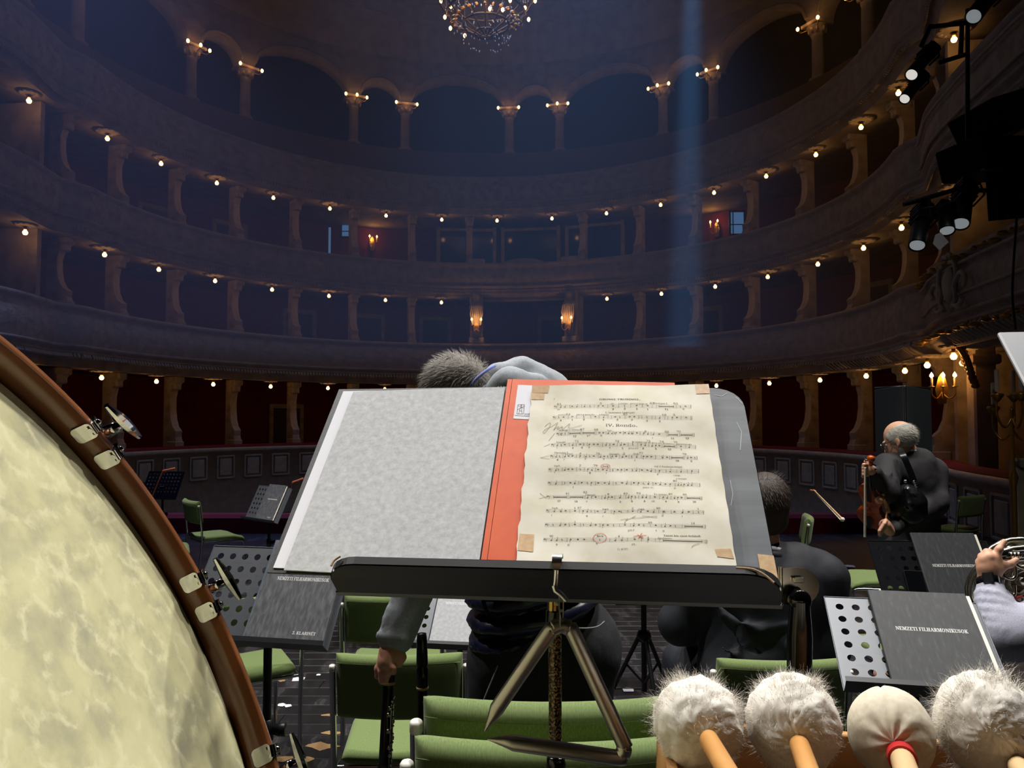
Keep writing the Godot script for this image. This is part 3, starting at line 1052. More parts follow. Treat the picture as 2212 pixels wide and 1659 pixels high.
func build_chandelier():
	var c := at_z(1050, -10, 16.4)
	var o := thing("chandelier", "great brass chandelier with crystal strings and small lit bulbs below the dome", "chandelier", "", tfm(c))
	var mb := MB.new()
	var ring := func(r: float, y: float, th: float):
		var pts := []
		for k in 40: pts.append(Vector3(cos(TAU * k / 40.0) * r, y, sin(TAU * k / 40.0) * r))
		mb.tube(pts, th, 6, false, true)
	ring.call(1.05, -0.02, 0.03)
	ring.call(1.02, 0.5, 0.03)
	ring.call(0.85, -0.42, 0.025)
	ring.call(0.5, -0.66, 0.025)
	ring.call(0.75, 0.95, 0.025)
	ring.call(0.25, -0.85, 0.02)
	part(o, "rings", mb, M.old_brass)
	mb = MB.new()
	mb.tube([Vector3(0, -0.95, 0), Vector3(0, 5.6, 0)], 0.04, 8)
	for k in 12:
		var an := TAU * k / 12.0
		var d := Vector3(cos(an), 0, sin(an))
		mb.tube(spline([d * 0.1 + Vector3(0, -0.9, 0), d * 0.5 + Vector3(0, -0.66, 0), d * 0.85 + Vector3(0, -0.42, 0), d * 1.05 + Vector3(0, -0.02, 0), d * 1.02 + Vector3(0, 0.5, 0), d * 0.75 + Vector3(0, 0.95, 0), d * 0.1 + Vector3(0, 1.6, 0)], 4), 0.02, 5)
	part(o, "arms", mb, M.old_brass)
	mb = MB.new()
	for k in 24:      # leaf plates round the bowl
		var an := TAU * k / 24.0
		mb.ball(Transform3D(Basis.from_scale(Vector3(0.03, 0.04, 0.11)).rotated(Vector3.RIGHT, 0.5).rotated(Vector3.UP, -an + PI / 2), Vector3(cos(an) * 0.7, -0.56, sin(an) * 0.7)), 1.0, 6, 5)
	part(o, "leaves", mb, M.gilt)
	mb = MB.new()
	for k in 260:
		var an := rng.randf() * TAU
		var y := rng.randf_range(-1.15, 0.9)
		var r := sqrt(maxf(0.0, 1.0 - pow((y - 0.25) / 1.5, 2.0))) * 1.05 * rng.randf_range(0.7, 1.0)
		mb.ball(Transform3D(Basis.from_scale(Vector3(0.016, 0.03, 0.016)), Vector3(cos(an) * r, y, sin(an) * r)), 1.0, 5, 4)
	var cr := part(o, "crystals", mb, M.crystal)
	cr.set_meta("kind", "stuff")
	mb = MB.new()
	mb.ball(Transform3D(Basis.from_scale(Vector3(0.035, 0.05, 0.035))), 1.0, 8, 6)
	var bm := mb.done()
	var px := [[974, 14], [961, 37], [973, 61], [1004, 77], [1058, 19], [1086, 21], [1134, 17], [1142, 42], [1156, 2], [1102, 1], [952, 3]]
	for q in px:
		var e := at_z(q[0], q[1], 16.4 - (0.5 if q[1] > 15 and q[0] > 1040 and q[0] < 1100 else 0.0)) - c
		var rr := Vector2(e.x, e.z).length()
		var b := part(o, "bulb", bm, M.bulb)
		b.position = e
	for k in 8:
		var an := TAU * (k + 0.5) / 8.0
		var b := part(o, "bulb", bm, M.bulb)
		b.position = Vector3(cos(an) * 1.05, 0.6 + 0.1 * (k % 2), sin(an) * 1.05)
	omni(c + Vector3(0, 0.3, 0), Color(1.0, 0.8, 0.6), 0.9, 0.5)
	omni(c + Vector3(0, -0.55, 0.75), Color(1.0, 0.8, 0.6), 0.3, 0.3)

# ---------------------------------------------------------------- bass drum
func build_drum():
	var c := Vector3(-0.36, 1.392, -0.563)
	var fr := Transform3D(Basis(Vector3(0.44353, -0.89626, 0), Vector3(0.89527, 0.44304, -0.04701), Vector3(0.04214, 0.02085, 0.99889)), c)
	var o := thing("bass_drum", "big concert bass drum with pale mottled skin head and brown wooden hoop", "drum", "", fr)
	var R := 0.47
	var mb := MB.new()
	mb.lathe(Transform3D(), [Vector2(R - 0.0125, -0.06), Vector2(R - 0.0125, -0.0022), Vector2(R - 0.0105, 0.0), Vector2(R - 0.0022, 0.0), Vector2(R, -0.0022), Vector2(R, -0.06), Vector2(R - 0.0125, -0.06)], 160, 1)
	part(o, "counter_hoop", mb, M.hoop_wood)
	mb = MB.new()
	mb.lathe(tfm(Vector3(0, -0.56, 0)), [Vector2(R - 0.0125, -0.06), Vector2(R - 0.0125, 0.0), Vector2(R, 0.0), Vector2(R, -0.06), Vector2(R - 0.0125, -0.06)], 120, 1)
	part(o, "counter_hoop", mb, M.hoop_wood)
	mb = MB.new()
	mb.lathe(Transform3D(), [Vector2(0.452, -0.05), Vector2(0.452, -0.57)], 120)
	part(o, "shell", mb, M.shell_wood)
	mb = MB.new()      # the skin lies on the shell edge, sagging a trace, with its rolled flesh hoop
	var prof := []
	for k in 13:
		var r := 0.449 * k / 12.0
		prof.append(Vector2(r, -0.0345 - 0.003 * (1.0 - pow(k / 12.0, 2.0))))
	prof.append(Vector2(0.4535, -0.0352)); prof.append(Vector2(0.4566, -0.0385)); prof.append(Vector2(0.4572, -0.044)); prof.append(Vector2(0.4545, -0.05))
	mb.lathe(Transform3D(), prof, 160)
	part(o, "drum_head", mb, M.calfskin)
	mb = MB.new()
	mb.lathe(tfm(Vector3(0, -0.585, 0)), [Vector2(0, 0), Vector2(0.455, 0), Vector2(0.455, 0.02)], 100)
	part(o, "drum_head", mb, M.calfskin)
	# tension claws in pairs, a lens-shaped T handle standing between each pair
	var cl := MB.new()      # in a frame: x along the rim, y out of the head, z away from the drum axis
	cl.plate(Transform3D(Basis(Vector3.RIGHT, Vector3.UP, Vector3.BACK), Vector3(0, -0.0115, -0.0145)), rounded(Vector2(-0.0115, -0.013), Vector2(0.0115, 0.013), 0.006), 0.002, 0.0005)
	var claw_rows := []
	for q in [Vector2(-0.0155, -0.004), Vector2(-0.016, 0.001), Vector2(-0.013, 0.0042), Vector2(-0.006, 0.0055), Vector2(0.0015, 0.0045), Vector2(0.004, 0.0), Vector2(0.0045, -0.02), Vector2(0.0025, -0.02), Vector2(0.0018, -0.002), Vector2(-0.006, 0.0015), Vector2(-0.0135, 0.0008), Vector2(-0.0142, -0.004), Vector2(-0.0155, -0.004)]:
		claw_rows.append([Vector3(-0.007, q.y, q.x), Vector3(0.007, q.y, q.x)])
	cl.grid(claw_rows, 1)
	for s in [-1.0, 1.0]:
		var side := PackedVector2Array()
		for k in claw_rows.size() - 1: side.append(Vector2(claw_rows[k][0].z, claw_rows[k][0].y))
		cl.plate(Transform3D(Basis(Vector3.BACK, Vector3.UP, Vector3.LEFT), Vector3(s * 0.007, 0, 0)), side, 0.0004)
	cl.ball(tfm(Vector3(0, 0.0045, -0.004)), 0.0045, 10, 7)
	cl.tube([Vector3(0, -0.004, -0.0165), Vector3(0, -0.004, -0.012)], 0.0036, 10)
	var claw := cl.done()
	var yk := MB.new()
	yk.box(tfm(Vector3(0, -0.012, 0.009)), Vector3(0.052, 0.012, 0.009), 0.003)
	var yoke := yk.done()
	var th := MB.new()
	th.tube([Vector3(0, -0.56, 0.011), Vector3(0, 0.018, 0.011)], 0.0035, 10)
	th.lathe(tfm(Vector3(0, -0.002, 0.011)), [Vector2(0, 0), Vector2(0.0085, 0), Vector2(0.0075, 0.01), Vector2(0.006, 0.02), Vector2(0, 0.02)], 14)
	var bar := MB.new()
	var prof_rows := []
	for k in 15:
		var f := k / 14.0 * 2.0 - 1.0
		var wdt := lerpf(0.0072, 0.0029, pow(absf(f), 1.6))
		var hg := lerpf(0.0068, 0.0030, pow(absf(f), 1.3))
		var ring := []
		for q in 8:
			var an := TAU * (q + 0.5) / 8.0
			ring.append(Vector3(f * 0.033, 0.0225 + sin(an) * hg * 1.08, 0.011 + cos(an) * wdt * 1.08))
		prof_rows.append(ring)
	for q in 8:
		var strip := []
		for r in prof_rows: strip.append([r[q], r[(q + 1) % 8]])
		bar.grid(strip, 10 + q)
	for e in [0, 14]:
		bar.sm(-1)
		for q in range(1, 7): bar.tri(prof_rows[e][0], prof_rows[e][q], prof_rows[e][q + 1])
	var barm := bar.done()
	var thm := th.done()
	for k in 12:
		var A := deg_to_rad(-125.6 + 30.0 * k)
		var f := func(ang: float) -> Transform3D:
			var d := Vector3(cos(ang), 0, sin(ang))
			return Transform3D(Basis(Vector3.UP.cross(d), Vector3.UP, d), d * R)
		for s in [-1.0, 1.0]:
			var q := part(o, "claw", claw, M.chrome)
			q.transform = f.call(A + s * deg_to_rad(2.75))
		var y := part(o, "claw_yoke", yoke, M.chrome)
		y.transform = f.call(A)
		var rod := part(o, "tension_rod", thm, M.chrome)
		rod.transform = f.call(A)
		var t := part(rod, "t_handle", barm, M.chrome)
		t.transform = Transform3D(Basis(Vector3.UP, deg_to_rad([14.0, 10.0, 8.0, -20.0, 30.0, 0.0][k % 6])), Vector3.ZERO)
	# cradle stand on the floor
	var s := thing("drum_stand", "dark wheeled frame that carries the bass drum", "stand")
	mb = MB.new()
	var back := fr * Vector3(0, -0.3, 0)
	for q in [Vector3(-1.05, 0.03, -0.25), Vector3(-1.05, 0.03, -0.9), Vector3(-0.35, 0.03, -0.3), Vector3(-0.35, 0.03, -0.85)]:
		mb.tube([back + (q - back).normalized() * 0.47, q], 0.016, 8)
	mb.tube([Vector3(-1.05, 0.03, -0.25), Vector3(-1.05, 0.03, -0.9), Vector3(-0.35, 0.03, -0.85), Vector3(-0.35, 0.03, -0.3)], 0.016, 8, false, true)
	part(s, "frame", mb, M.black_metal)

func rounded(a: Vector2, b: Vector2, r: float, n := 5) -> PackedVector2Array:
	var out := PackedVector2Array()
	for k in 4:
		var c: Vector2 = [Vector2(b.x - r, b.y - r), Vector2(a.x + r, b.y - r), Vector2(a.x + r, a.y + r), Vector2(b.x - r, a.y + r)][k]
		for j in n + 1:
			var an := PI / 2.0 * (k + float(j) / n)
			out.append(c + Vector2(cos(an), sin(an)) * r)
	return out

# ---------------------------------------------------------------- the music desk
var DK := Transform3D(Basis(Vector3(0.99165, 0, 0.12898), Vector3(0.09297, 0.69316, -0.71477), Vector3(-0.0894, 0.72079, 0.68737)), Vector3(0.13245, 1.48733, -0.90939))

func dk(u: float, v: float) -> Vector2:      # photo pixel -> place on the desk, metres
	var p := DK.affine_inverse() * at_pl(u, v, DK.origin, DK.basis.z)
	return Vector2(p.x, p.y)

func zp(x: float, y: float) -> Vector2:      # place on the printed page, read off an enlargement of it
	return dk(1080.0 + x / 3.687, 820.0 + y / 3.687)

func page_h(p: Vector2) -> float:            # the old page does not lie flat
	return 0.0048 + 0.0012 * sin(p.x * 24.0 + p.y * 9.0) + 0.0009 * sin(p.y * 31.0 - p.x * 14.0 + 1.3) + 0.0005 * sin(p.y * 75.0 + p.x * 30.0) + 0.0004 * sin(p.x * 83.0)

func ink_line(mb: MB, a: Vector2, b: Vector2, w: float, n := 1, lift := 0.0003):
	var d := (b - a).normalized()
	var o := Vector2(-d.y, d.x) * w * 0.5
	for k in n:
		var p := a.lerp(b, float(k) / n)
		var q := a.lerp(b, float(k + 1) / n)
		var hp := page_h(p) + lift
		var hq := page_h(q) + lift
		mb.quad(Vector3(p.x + o.x, p.y + o.y, hp), Vector3(q.x + o.x, q.y + o.y, hq), Vector3(q.x - o.x, q.y - o.y, hq), Vector3(p.x - o.x, p.y - o.y, hp))

func ink_path(mb: MB, pts: Array, w: float):
	for k in pts.size() - 1: ink_line(mb, pts[k], pts[k + 1], w, 1, 0.00045)

func ink_dot(mb: MB, c: Vector2, rx: float, ry: float, lift := 0.0003):
	var h := page_h(c) + lift
	for k in 8:
		var a := TAU * k / 8.0
		var b := TAU * (k + 1) / 8.0
		mb.tri(Vector3(c.x, c.y, h), Vector3(c.x + cos(a) * rx, c.y + sin(a) * ry, h), Vector3(c.x + cos(b) * rx, c.y + sin(b) * ry, h))

var fonts := {}
func font(kind: String) -> Font:
	if not fonts.has(kind):
		var f := SystemFont.new()
		f.font_names = PackedStringArray(["Droid Sans" if kind.begins_with("sans") else "Droid Serif"])
		f.font_italic = kind.ends_with("italic")
		f.font_weight = 700 if kind.ends_with("bold") else 400
		fonts[kind] = f
	return fonts[kind]

# text as flat triangles; cap is the height of a capital letter in metres; place() turns its x, y into a point
func text_tris(mb: MB, s: String, kind: String, cap: float, place: Callable, align := HORIZONTAL_ALIGNMENT_CENTER, stretch := 1.0):
	var t := TextMesh.new()
	t.text = s
	t.font = font(kind)
	t.font_size = 32
	t.pixel_size = cap / 23.0
	t.depth = 0.0
	t.curve_step = 1.5
	t.horizontal_alignment = align
	var arr := t.get_mesh_arrays()
	if arr.is_empty() or arr[Mesh.ARRAY_VERTEX] == null: return
	var vs: PackedVector3Array = arr[Mesh.ARRAY_VERTEX]
	var ix = arr[Mesh.ARRAY_INDEX]
	var n: int = ix.size() if ix != null and ix.size() > 0 else vs.size()
	mb.sm(-1)
	for k in n:
		var p: Vector3 = vs[ix[k]] if ix != null and ix.size() > 0 else vs[k]
		mb.v(place.call(p.x * stretch, p.y))

func build_desk():
	var stand := thing("orchestra_stand", "black wooden music stand with a wide lipped desk, holding the drum part", "music stand", "", DK)
	var mb := MB.new()
	var outl := PackedVector2Array([Vector2(-0.34, -0.053), Vector2(0.171, -0.053)])
	for k in 7:
		var a := PI / 2.0 * k / 6.0
		outl.append(Vector2(0.131 + 0.041 * cos(a), 0.266 + 0.041 * sin(a)))
	for k in 7:
		var a := PI / 2.0 + PI / 2.0 * k / 6.0
		outl.append(Vector2(-0.301 + 0.041 * cos(a), 0.266 + 0.041 * sin(a)))
	mb.plate(tfm(Vector3(0, 0, -0.011)), outl, 0.009, 0.001)
	part(stand, "desk_board", mb, M.grey_wood)
	mb = MB.new()      # the lip stands square to the board, its outer corners rounded
	var lip := PackedVector2Array([Vector2(-0.338, -0.012), Vector2(0.169, -0.012)])
	for k in 7:
		var a := PI / 2.0 * k / 6.0
		lip.append(Vector2(0.125 + 0.044 * cos(a), 0.006 + 0.042 * sin(a)))
	for k in 7:
		var a := PI / 2.0 + PI / 2.0 * k / 6.0
		lip.append(Vector2(-0.306 + 0.034 * cos(a), 0.016 + 0.032 * sin(a)))
	mb.plate(Transform3D(Basis(Vector3.RIGHT, Vector3.BACK, Vector3.DOWN), Vector3(0, -0.0469, 0)), lip, 0.012, 0.0012)
	part(stand, "ledge", mb, M.black_wood, "black wooden ledge with worn rounded ends")
	# worn bare wood along the rounded corners of the lip
	mb = MB.new()
	for q in [[[735, 1201], [722, 1210], [715, 1222]], [[1590, 1226], [1625, 1229], [1650, 1240], [1672, 1258]]]:
		var pts := []
		for e in q:
			var P := DK.affine_inverse() * at_pl(e[0], e[1], DK * Vector3(0, -0.045, 0.0482), DK.basis.z)
			pts.append(Vector3(P.x, P.y, 0.0476))
		mb = MB.new()
		mb.tube(spline(pts, 4), 0.0012, 6)
		part(stand, "bare_edge", mb, M.bare_wood, "paint worn through to bare wood")
	# brown paper patch at the right edge
	mb = MB.new()
	mb.plate(tfm(Vector3(0.163, -0.008, -0.006)), PackedVector2Array([Vector2(-0.010, -0.022), Vector2(0.008, -0.024), Vector2(0.008, 0.02), Vector2(-0.010, 0.022)]), 0.0006)
	part(stand, "paper_patch", mb, M.tape)
	# scratches
	mb = MB.new()
	for q in [[[1592, 905], [1603, 925], [1600, 965]], [[1545, 846], [1560, 849], [1572, 842]], [[1590, 850], [1605, 865]], [[1578, 1030], [1584, 1060], [1580, 1085]]]:
		var prev := Vector2.ZERO
		for k in q.size():
			var p := dk(q[k][0], q[k][1])
			if k > 0:
				var dd := (p - prev).normalized() * 0.00045
				mb.quad(Vector3(prev.x - dd.y, prev.y + dd.x, -0.0062), Vector3(p.x - dd.y, p.y + dd.x, -0.0062), Vector3(p.x + dd.y, p.y - dd.x, -0.0062), Vector3(prev.x + dd.y, prev.y - dd.x, -0.0062))
			prev = p
	part(stand, "scratches", mb, M.pale_scratch)
	# hinge plate at the right side and its clamp with the second, dark leg
	var inv := DK.affine_inverse()
	var hp := at_z(1718, 1262, 0.93)
	var hf := inv * Transform3D(Basis(Vector3.UP, 0.12), hp)
	mb = MB.new()
	var plate := PackedVector2Array([Vector2(-0.022, -0.022), Vector2(-0.022, 0.019), Vector2(0.004, 0.020)])
	for k in 11:
		var a := PI / 2.0 - PI * k / 10.0
		plate.append(Vector2(0.004 + 0.026 * cos(a), -0.003 + 0.0225 * sin(a)))
	mb.plate(hf, plate, 0.002)
	mb.tube([hf * Vector3(-0.0195, -0.024, 0.001), hf * Vector3(-0.0195, 0.021, 0.001)], 0.0032, 10)
	mb.tube([hf * Vector3(-0.027, -0.024, -0.002), hf * Vector3(-0.027, 0.021, -0.002)], 0.0026, 10)
	mb.tube(spline([hf * Vector3(-0.028, 0.021, 0.0), hf * Vector3(-0.022, 0.028, -0.012), hf * Vector3(-0.034, 0.030, -0.022), hf * Vector3(-0.05, 0.026, -0.02)], 5), 0.0014, 6)
	mb.box(hf * tfm(Vector3(0.002, 0.006, 0.004)), Vector3(0.013, 0.007, 0.006), 0.0012)
	mb.lathe(hf * Transform3D(Basis(Vector3.RIGHT, PI / 2), Vector3(0.002, -0.006, 0.001)), [Vector2(0, 0.0), Vector2(0.0032, 0.0), Vector2(0.0032, 0.002), Vector2(0.0018, 0.002), Vector2(0.0018, 0.001), Vector2(0, 0.001)], 14)
	part(stand, "hinge_plate", mb, M.nickel, "nickel hinge plate with screw")
	mb = MB.new()
	mb.box(inv * tfm(at_z(1630, 1293, 0.9), 0.1, 0.2), Vector3(0.05, 0.010, 0.003), 0.0008)
	part(stand, "brass_strip", mb, M.brass)
	var q0 := at_z(1728, 1297, 0.915)
	var leg := thing("stand_leg_pole", "glossy black tube hinged to the right end of the wooden music desk", "stand pole")
	mb = MB.new()
	mb.lathe(look(q0, Vector3(0.05, 0.1, 1.0)), [Vector2(0, -0.008), Vector2(0.0115, -0.008), Vector2(0.0125, -0.005), Vector2(0.0125, 0.004), Vector2(0.011, 0.0065), Vector2(0, 0.007)], 20)
	part(leg, "knob", mb, M.gloss_black)
	mb = MB.new()
	var foot := Vector3(q0.x + 0.01, 0.0, q0.z - 0.12)
	mb.tube([q0, q0.lerp(foot, 0.03), q0.lerp(foot, 0.2), foot], [0.011, 0.0145, 0.0135, 0.0135], 14)
	part(leg, "tube", mb, M.gloss_black)
	# pole of the stand: brass sleeve, clamp, tube with worn black paint, knob, tripod foot
	var pole := thing("stand_pole", "upright stand pole with black paint flaking off brass below the desk", "stand pole")
	var pt := at_z(1195, 1290, 0.985)
	var px := pt.x
	var pz := pt.z
	var yy := func(v: float) -> float: return at_z(1195, v, 0.985).y
	mb = MB.new()
	mb.tube([Vector3(px, yy.call(1265), pz), Vector3(px, yy.call(1325), pz)], 0.0072, 18)
	part(pole, "brass_sleeve", mb, M.brass_pol)
	mb = MB.new()
	mb.tube([Vector3(px, yy.call(1281), pz), Vector3(px, yy.call(1290), pz)], 0.0092, 18)
	mb.tube([Vector3(px + 0.002, yy.call(1319), pz), Vector3(px + 0.002, yy.call(1350), pz)], 0.0115, 18)
	part(pole, "collar", mb, M.gloss_black)
	mb = MB.new()
	mb.tube([Vector3(px + 0.002, yy.call(1335), pz), Vector3(px + 0.004, 0.12, pz)], 0.0082, 20)
	part(pole, "worn_tube", mb, M.worn_pole, "black tube, paint flaked to brass")
	mb = MB.new()
	mb.lathe(tfm(Vector3(px + 0.003, yy.call(1650), pz)), [Vector2(0, -0.012), Vector2(0.010, -0.012), Vector2(0.0125, 0.0), Vector2(0.0115, 0.008), Vector2(0.009, 0.010), Vector2(0, 0.010)], 18)
	part(pole, "knob", mb, M.gloss_black)
	for k in 3:
		mb = MB.new()
		var an := deg_to_rad([80.0, 200.0, -40.0][k])
		mb.tube([Vector3(px, 0.22, pz), Vector3(px + cos(an) * 0.2, 0.012, pz + sin(an) * 0.2)], 0.008, 8)
		part(pole, "leg", mb, M.gloss_black)
	build_papers()
	build_triangle()

func sheet(mb: MB, corners: Array, z: float, th: float, nx := 2, ny := 2, wave := 0.0):
	# corners: top left, top right, bottom right, bottom left, as places on the desk
	var rows := []
	for j in ny + 1:
		var row := []
		for k in nx + 1:
			var a: Vector2 = corners[0].lerp(corners[1], float(k) / nx)
			var b: Vector2 = corners[3].lerp(corners[2], float(k) / nx)
			var p := a.lerp(b, float(j) / ny)
			row.append(Vector3(p.x, p.y, z + (page_h(p) - 0.0048) * wave))
		rows.append(row)
	mb.grid(rows, 0, true)
	var low := []
	for e in corners: low.append(Vector3(e.x, e.y, z - th))
	mb.sm(-1)
	mb.quad(low[3], low[2], low[1], low[0])
	for k in 4:
		var a: Vector2 = corners[k]
		var b: Vector2 = corners[(k + 1) % 4]
		mb.quad(Vector3(a.x, a.y, z + (page_h(a) - 0.0048) * wave), Vector3(b.x, b.y, z + (page_h(b) - 0.0048) * wave), low[(k + 1) % 4], low[k])

func build_papers():
	# black folder lying open, its left cover hanging past the desk
	var f := thing("open_folder", "black cloth folder lying open under the papers on the wooden desk", "folder", "", DK)
	var mb := MB.new()
	sheet(mb, [Vector2(-0.4315, 0.304), Vector2(-0.178, 0.3075), Vector2(-0.178, -0.034), Vector2(-0.4315, -0.031)], -0.0032, 0.0025)
	part(f, "cover", mb, M.folder_black)
	mb = MB.new()
	sheet(mb, [Vector2(-0.177, 0.3085), Vector2(0.082, 0.3085), Vector2(0.082, -0.036), Vector2(-0.177, -0.036)], -0.0034, 0.0024)
	part(f, "cover", mb, M.folder_black)
	mb = MB.new()
	for x in [-0.1835, -0.1795, -0.1755]:
		mb.tube([Vector3(x, -0.034, -0.0032), Vector3(x, 0.3082, -0.0032)], 0.0013, 6)
	part(f, "spine", mb, M.folder_black)
	var w := thing("white_sheet", "white paper sheet under the grey fibrous sheet", "paper", "", DK)
	mb = MB.new()
	sheet(mb, [dk(741, 843), dk(1062, 838), Vector2(-0.19, -0.03), dk(589, 1224)], -0.0020, 0.0009)
	part(w, "leaf", mb, M.white_paper)
	var gsh := thing("grey_sheet", "large pale grey sheet of mottled fibrous paper on the open folder", "paper", "", DK)
	mb = MB.new()
	sheet(mb, [dk(763, 846), dk(1091, 836), Vector2(-0.172, -0.036), dk(613, 1231)], 0.0003, 0.0018, 10, 10, 0.25)
	part(gsh, "leaf", mb, M.grey_paper)
	var orange := thing("orange_folder", "bright orange card folder behind the printed drum part", "folder", "", DK)
	mb = MB.new()
	var tl := dk(1097, 820)
	var f0 := tl + Vector2(0.0066, -0.0002)
	sheet(mb, [f0 + Vector2(0.0007, 0), dk(1457, 828), Vector2(0.082, -0.036), Vector2(-0.1622, -0.036)], 0.0012, 0.0022)
	part(orange, "card", mb, M.orange_card)
	mb = MB.new()      # its folded back edge, divided from the card by the open crease
	sheet(mb, [tl, f0, Vector2(-0.1629, -0.036), Vector2(-0.170, -0.036)], 0.0011, 0.0022)
	part(orange, "folded_edge", mb, M.orange_card)
	mb = MB.new()
	var fifteen := dk(1278, 829)
	text_tris(mb, "15", "serif_italic", 0.0028, func(x, y): return Vector3(fifteen.x + x, fifteen.y + y, 0.0014))
	part(orange, "pencil_number", mb, M.pencil)
	# white label card with a publisher's emblem
	var card := thing("label_card", "white label with a small framed emblem stuck on the orange folder", "label", "", DK)
	mb = MB.new()
	sheet(mb, [dk(1119, 833), dk(1165, 835), dk(1160, 909), dk(1109, 906)], 0.0016, 0.0003)
	part(card, "label_paper", mb, M.white_paper)
	mb = MB.new()
	var ln := func(a: Vector2, b: Vector2, wd: float):
		var d := (b - a).normalized()
		var n := Vector2(-d.y, d.x) * wd * 0.5
		mb.quad(Vector3(a.x + n.x, a.y + n.y, 0.00175), Vector3(b.x + n.x, b.y + n.y, 0.00175), Vector3(b.x - n.x, b.y - n.y, 0.00175), Vector3(a.x - n.x, a.y - n.y, 0.00175))
	var e0 := dk(1117, 896)
	var e1 := dk(1131, 896)
	var e2 := dk(1133, 876)
	var e3 := dk(1119, 876)
	for q in [[e0, e1], [e1, e2], [e2, e3], [e3, e0]]: ln.call(q[0], q[1], 0.0006)
	ln.call(e0.lerp(e1, 0.25), e2.lerp(e3, 0.5), 0.0005)
	ln.call(e1.lerp(e0, 0.25), e2.lerp(e3, 0.45), 0.0005)
	ln.call(e0.lerp(e3, 0.45), e1.lerp(e2, 0.85), 0.0005)
	ln.call(e0.lerp(e3, 0.9), e1.lerp(e2, 0.6), 0.0004)
	ln.call(e0.lerp(e2, 0.35), e1.lerp(e3, 0.3), 0.0005)
	ln.call(dk(1112, 899), dk(1150, 902), 0.0006)
	var ed := dk(1133, 897)
	text_tris(mb, "EDI", "sans", 0.0035, func(x, y): return Vector3(ed.x + x, ed.y + y, 0.00175), HORIZONTAL_ALIGNMENT_LEFT)
	part(card, "print", mb, M.ink)
	build_page()

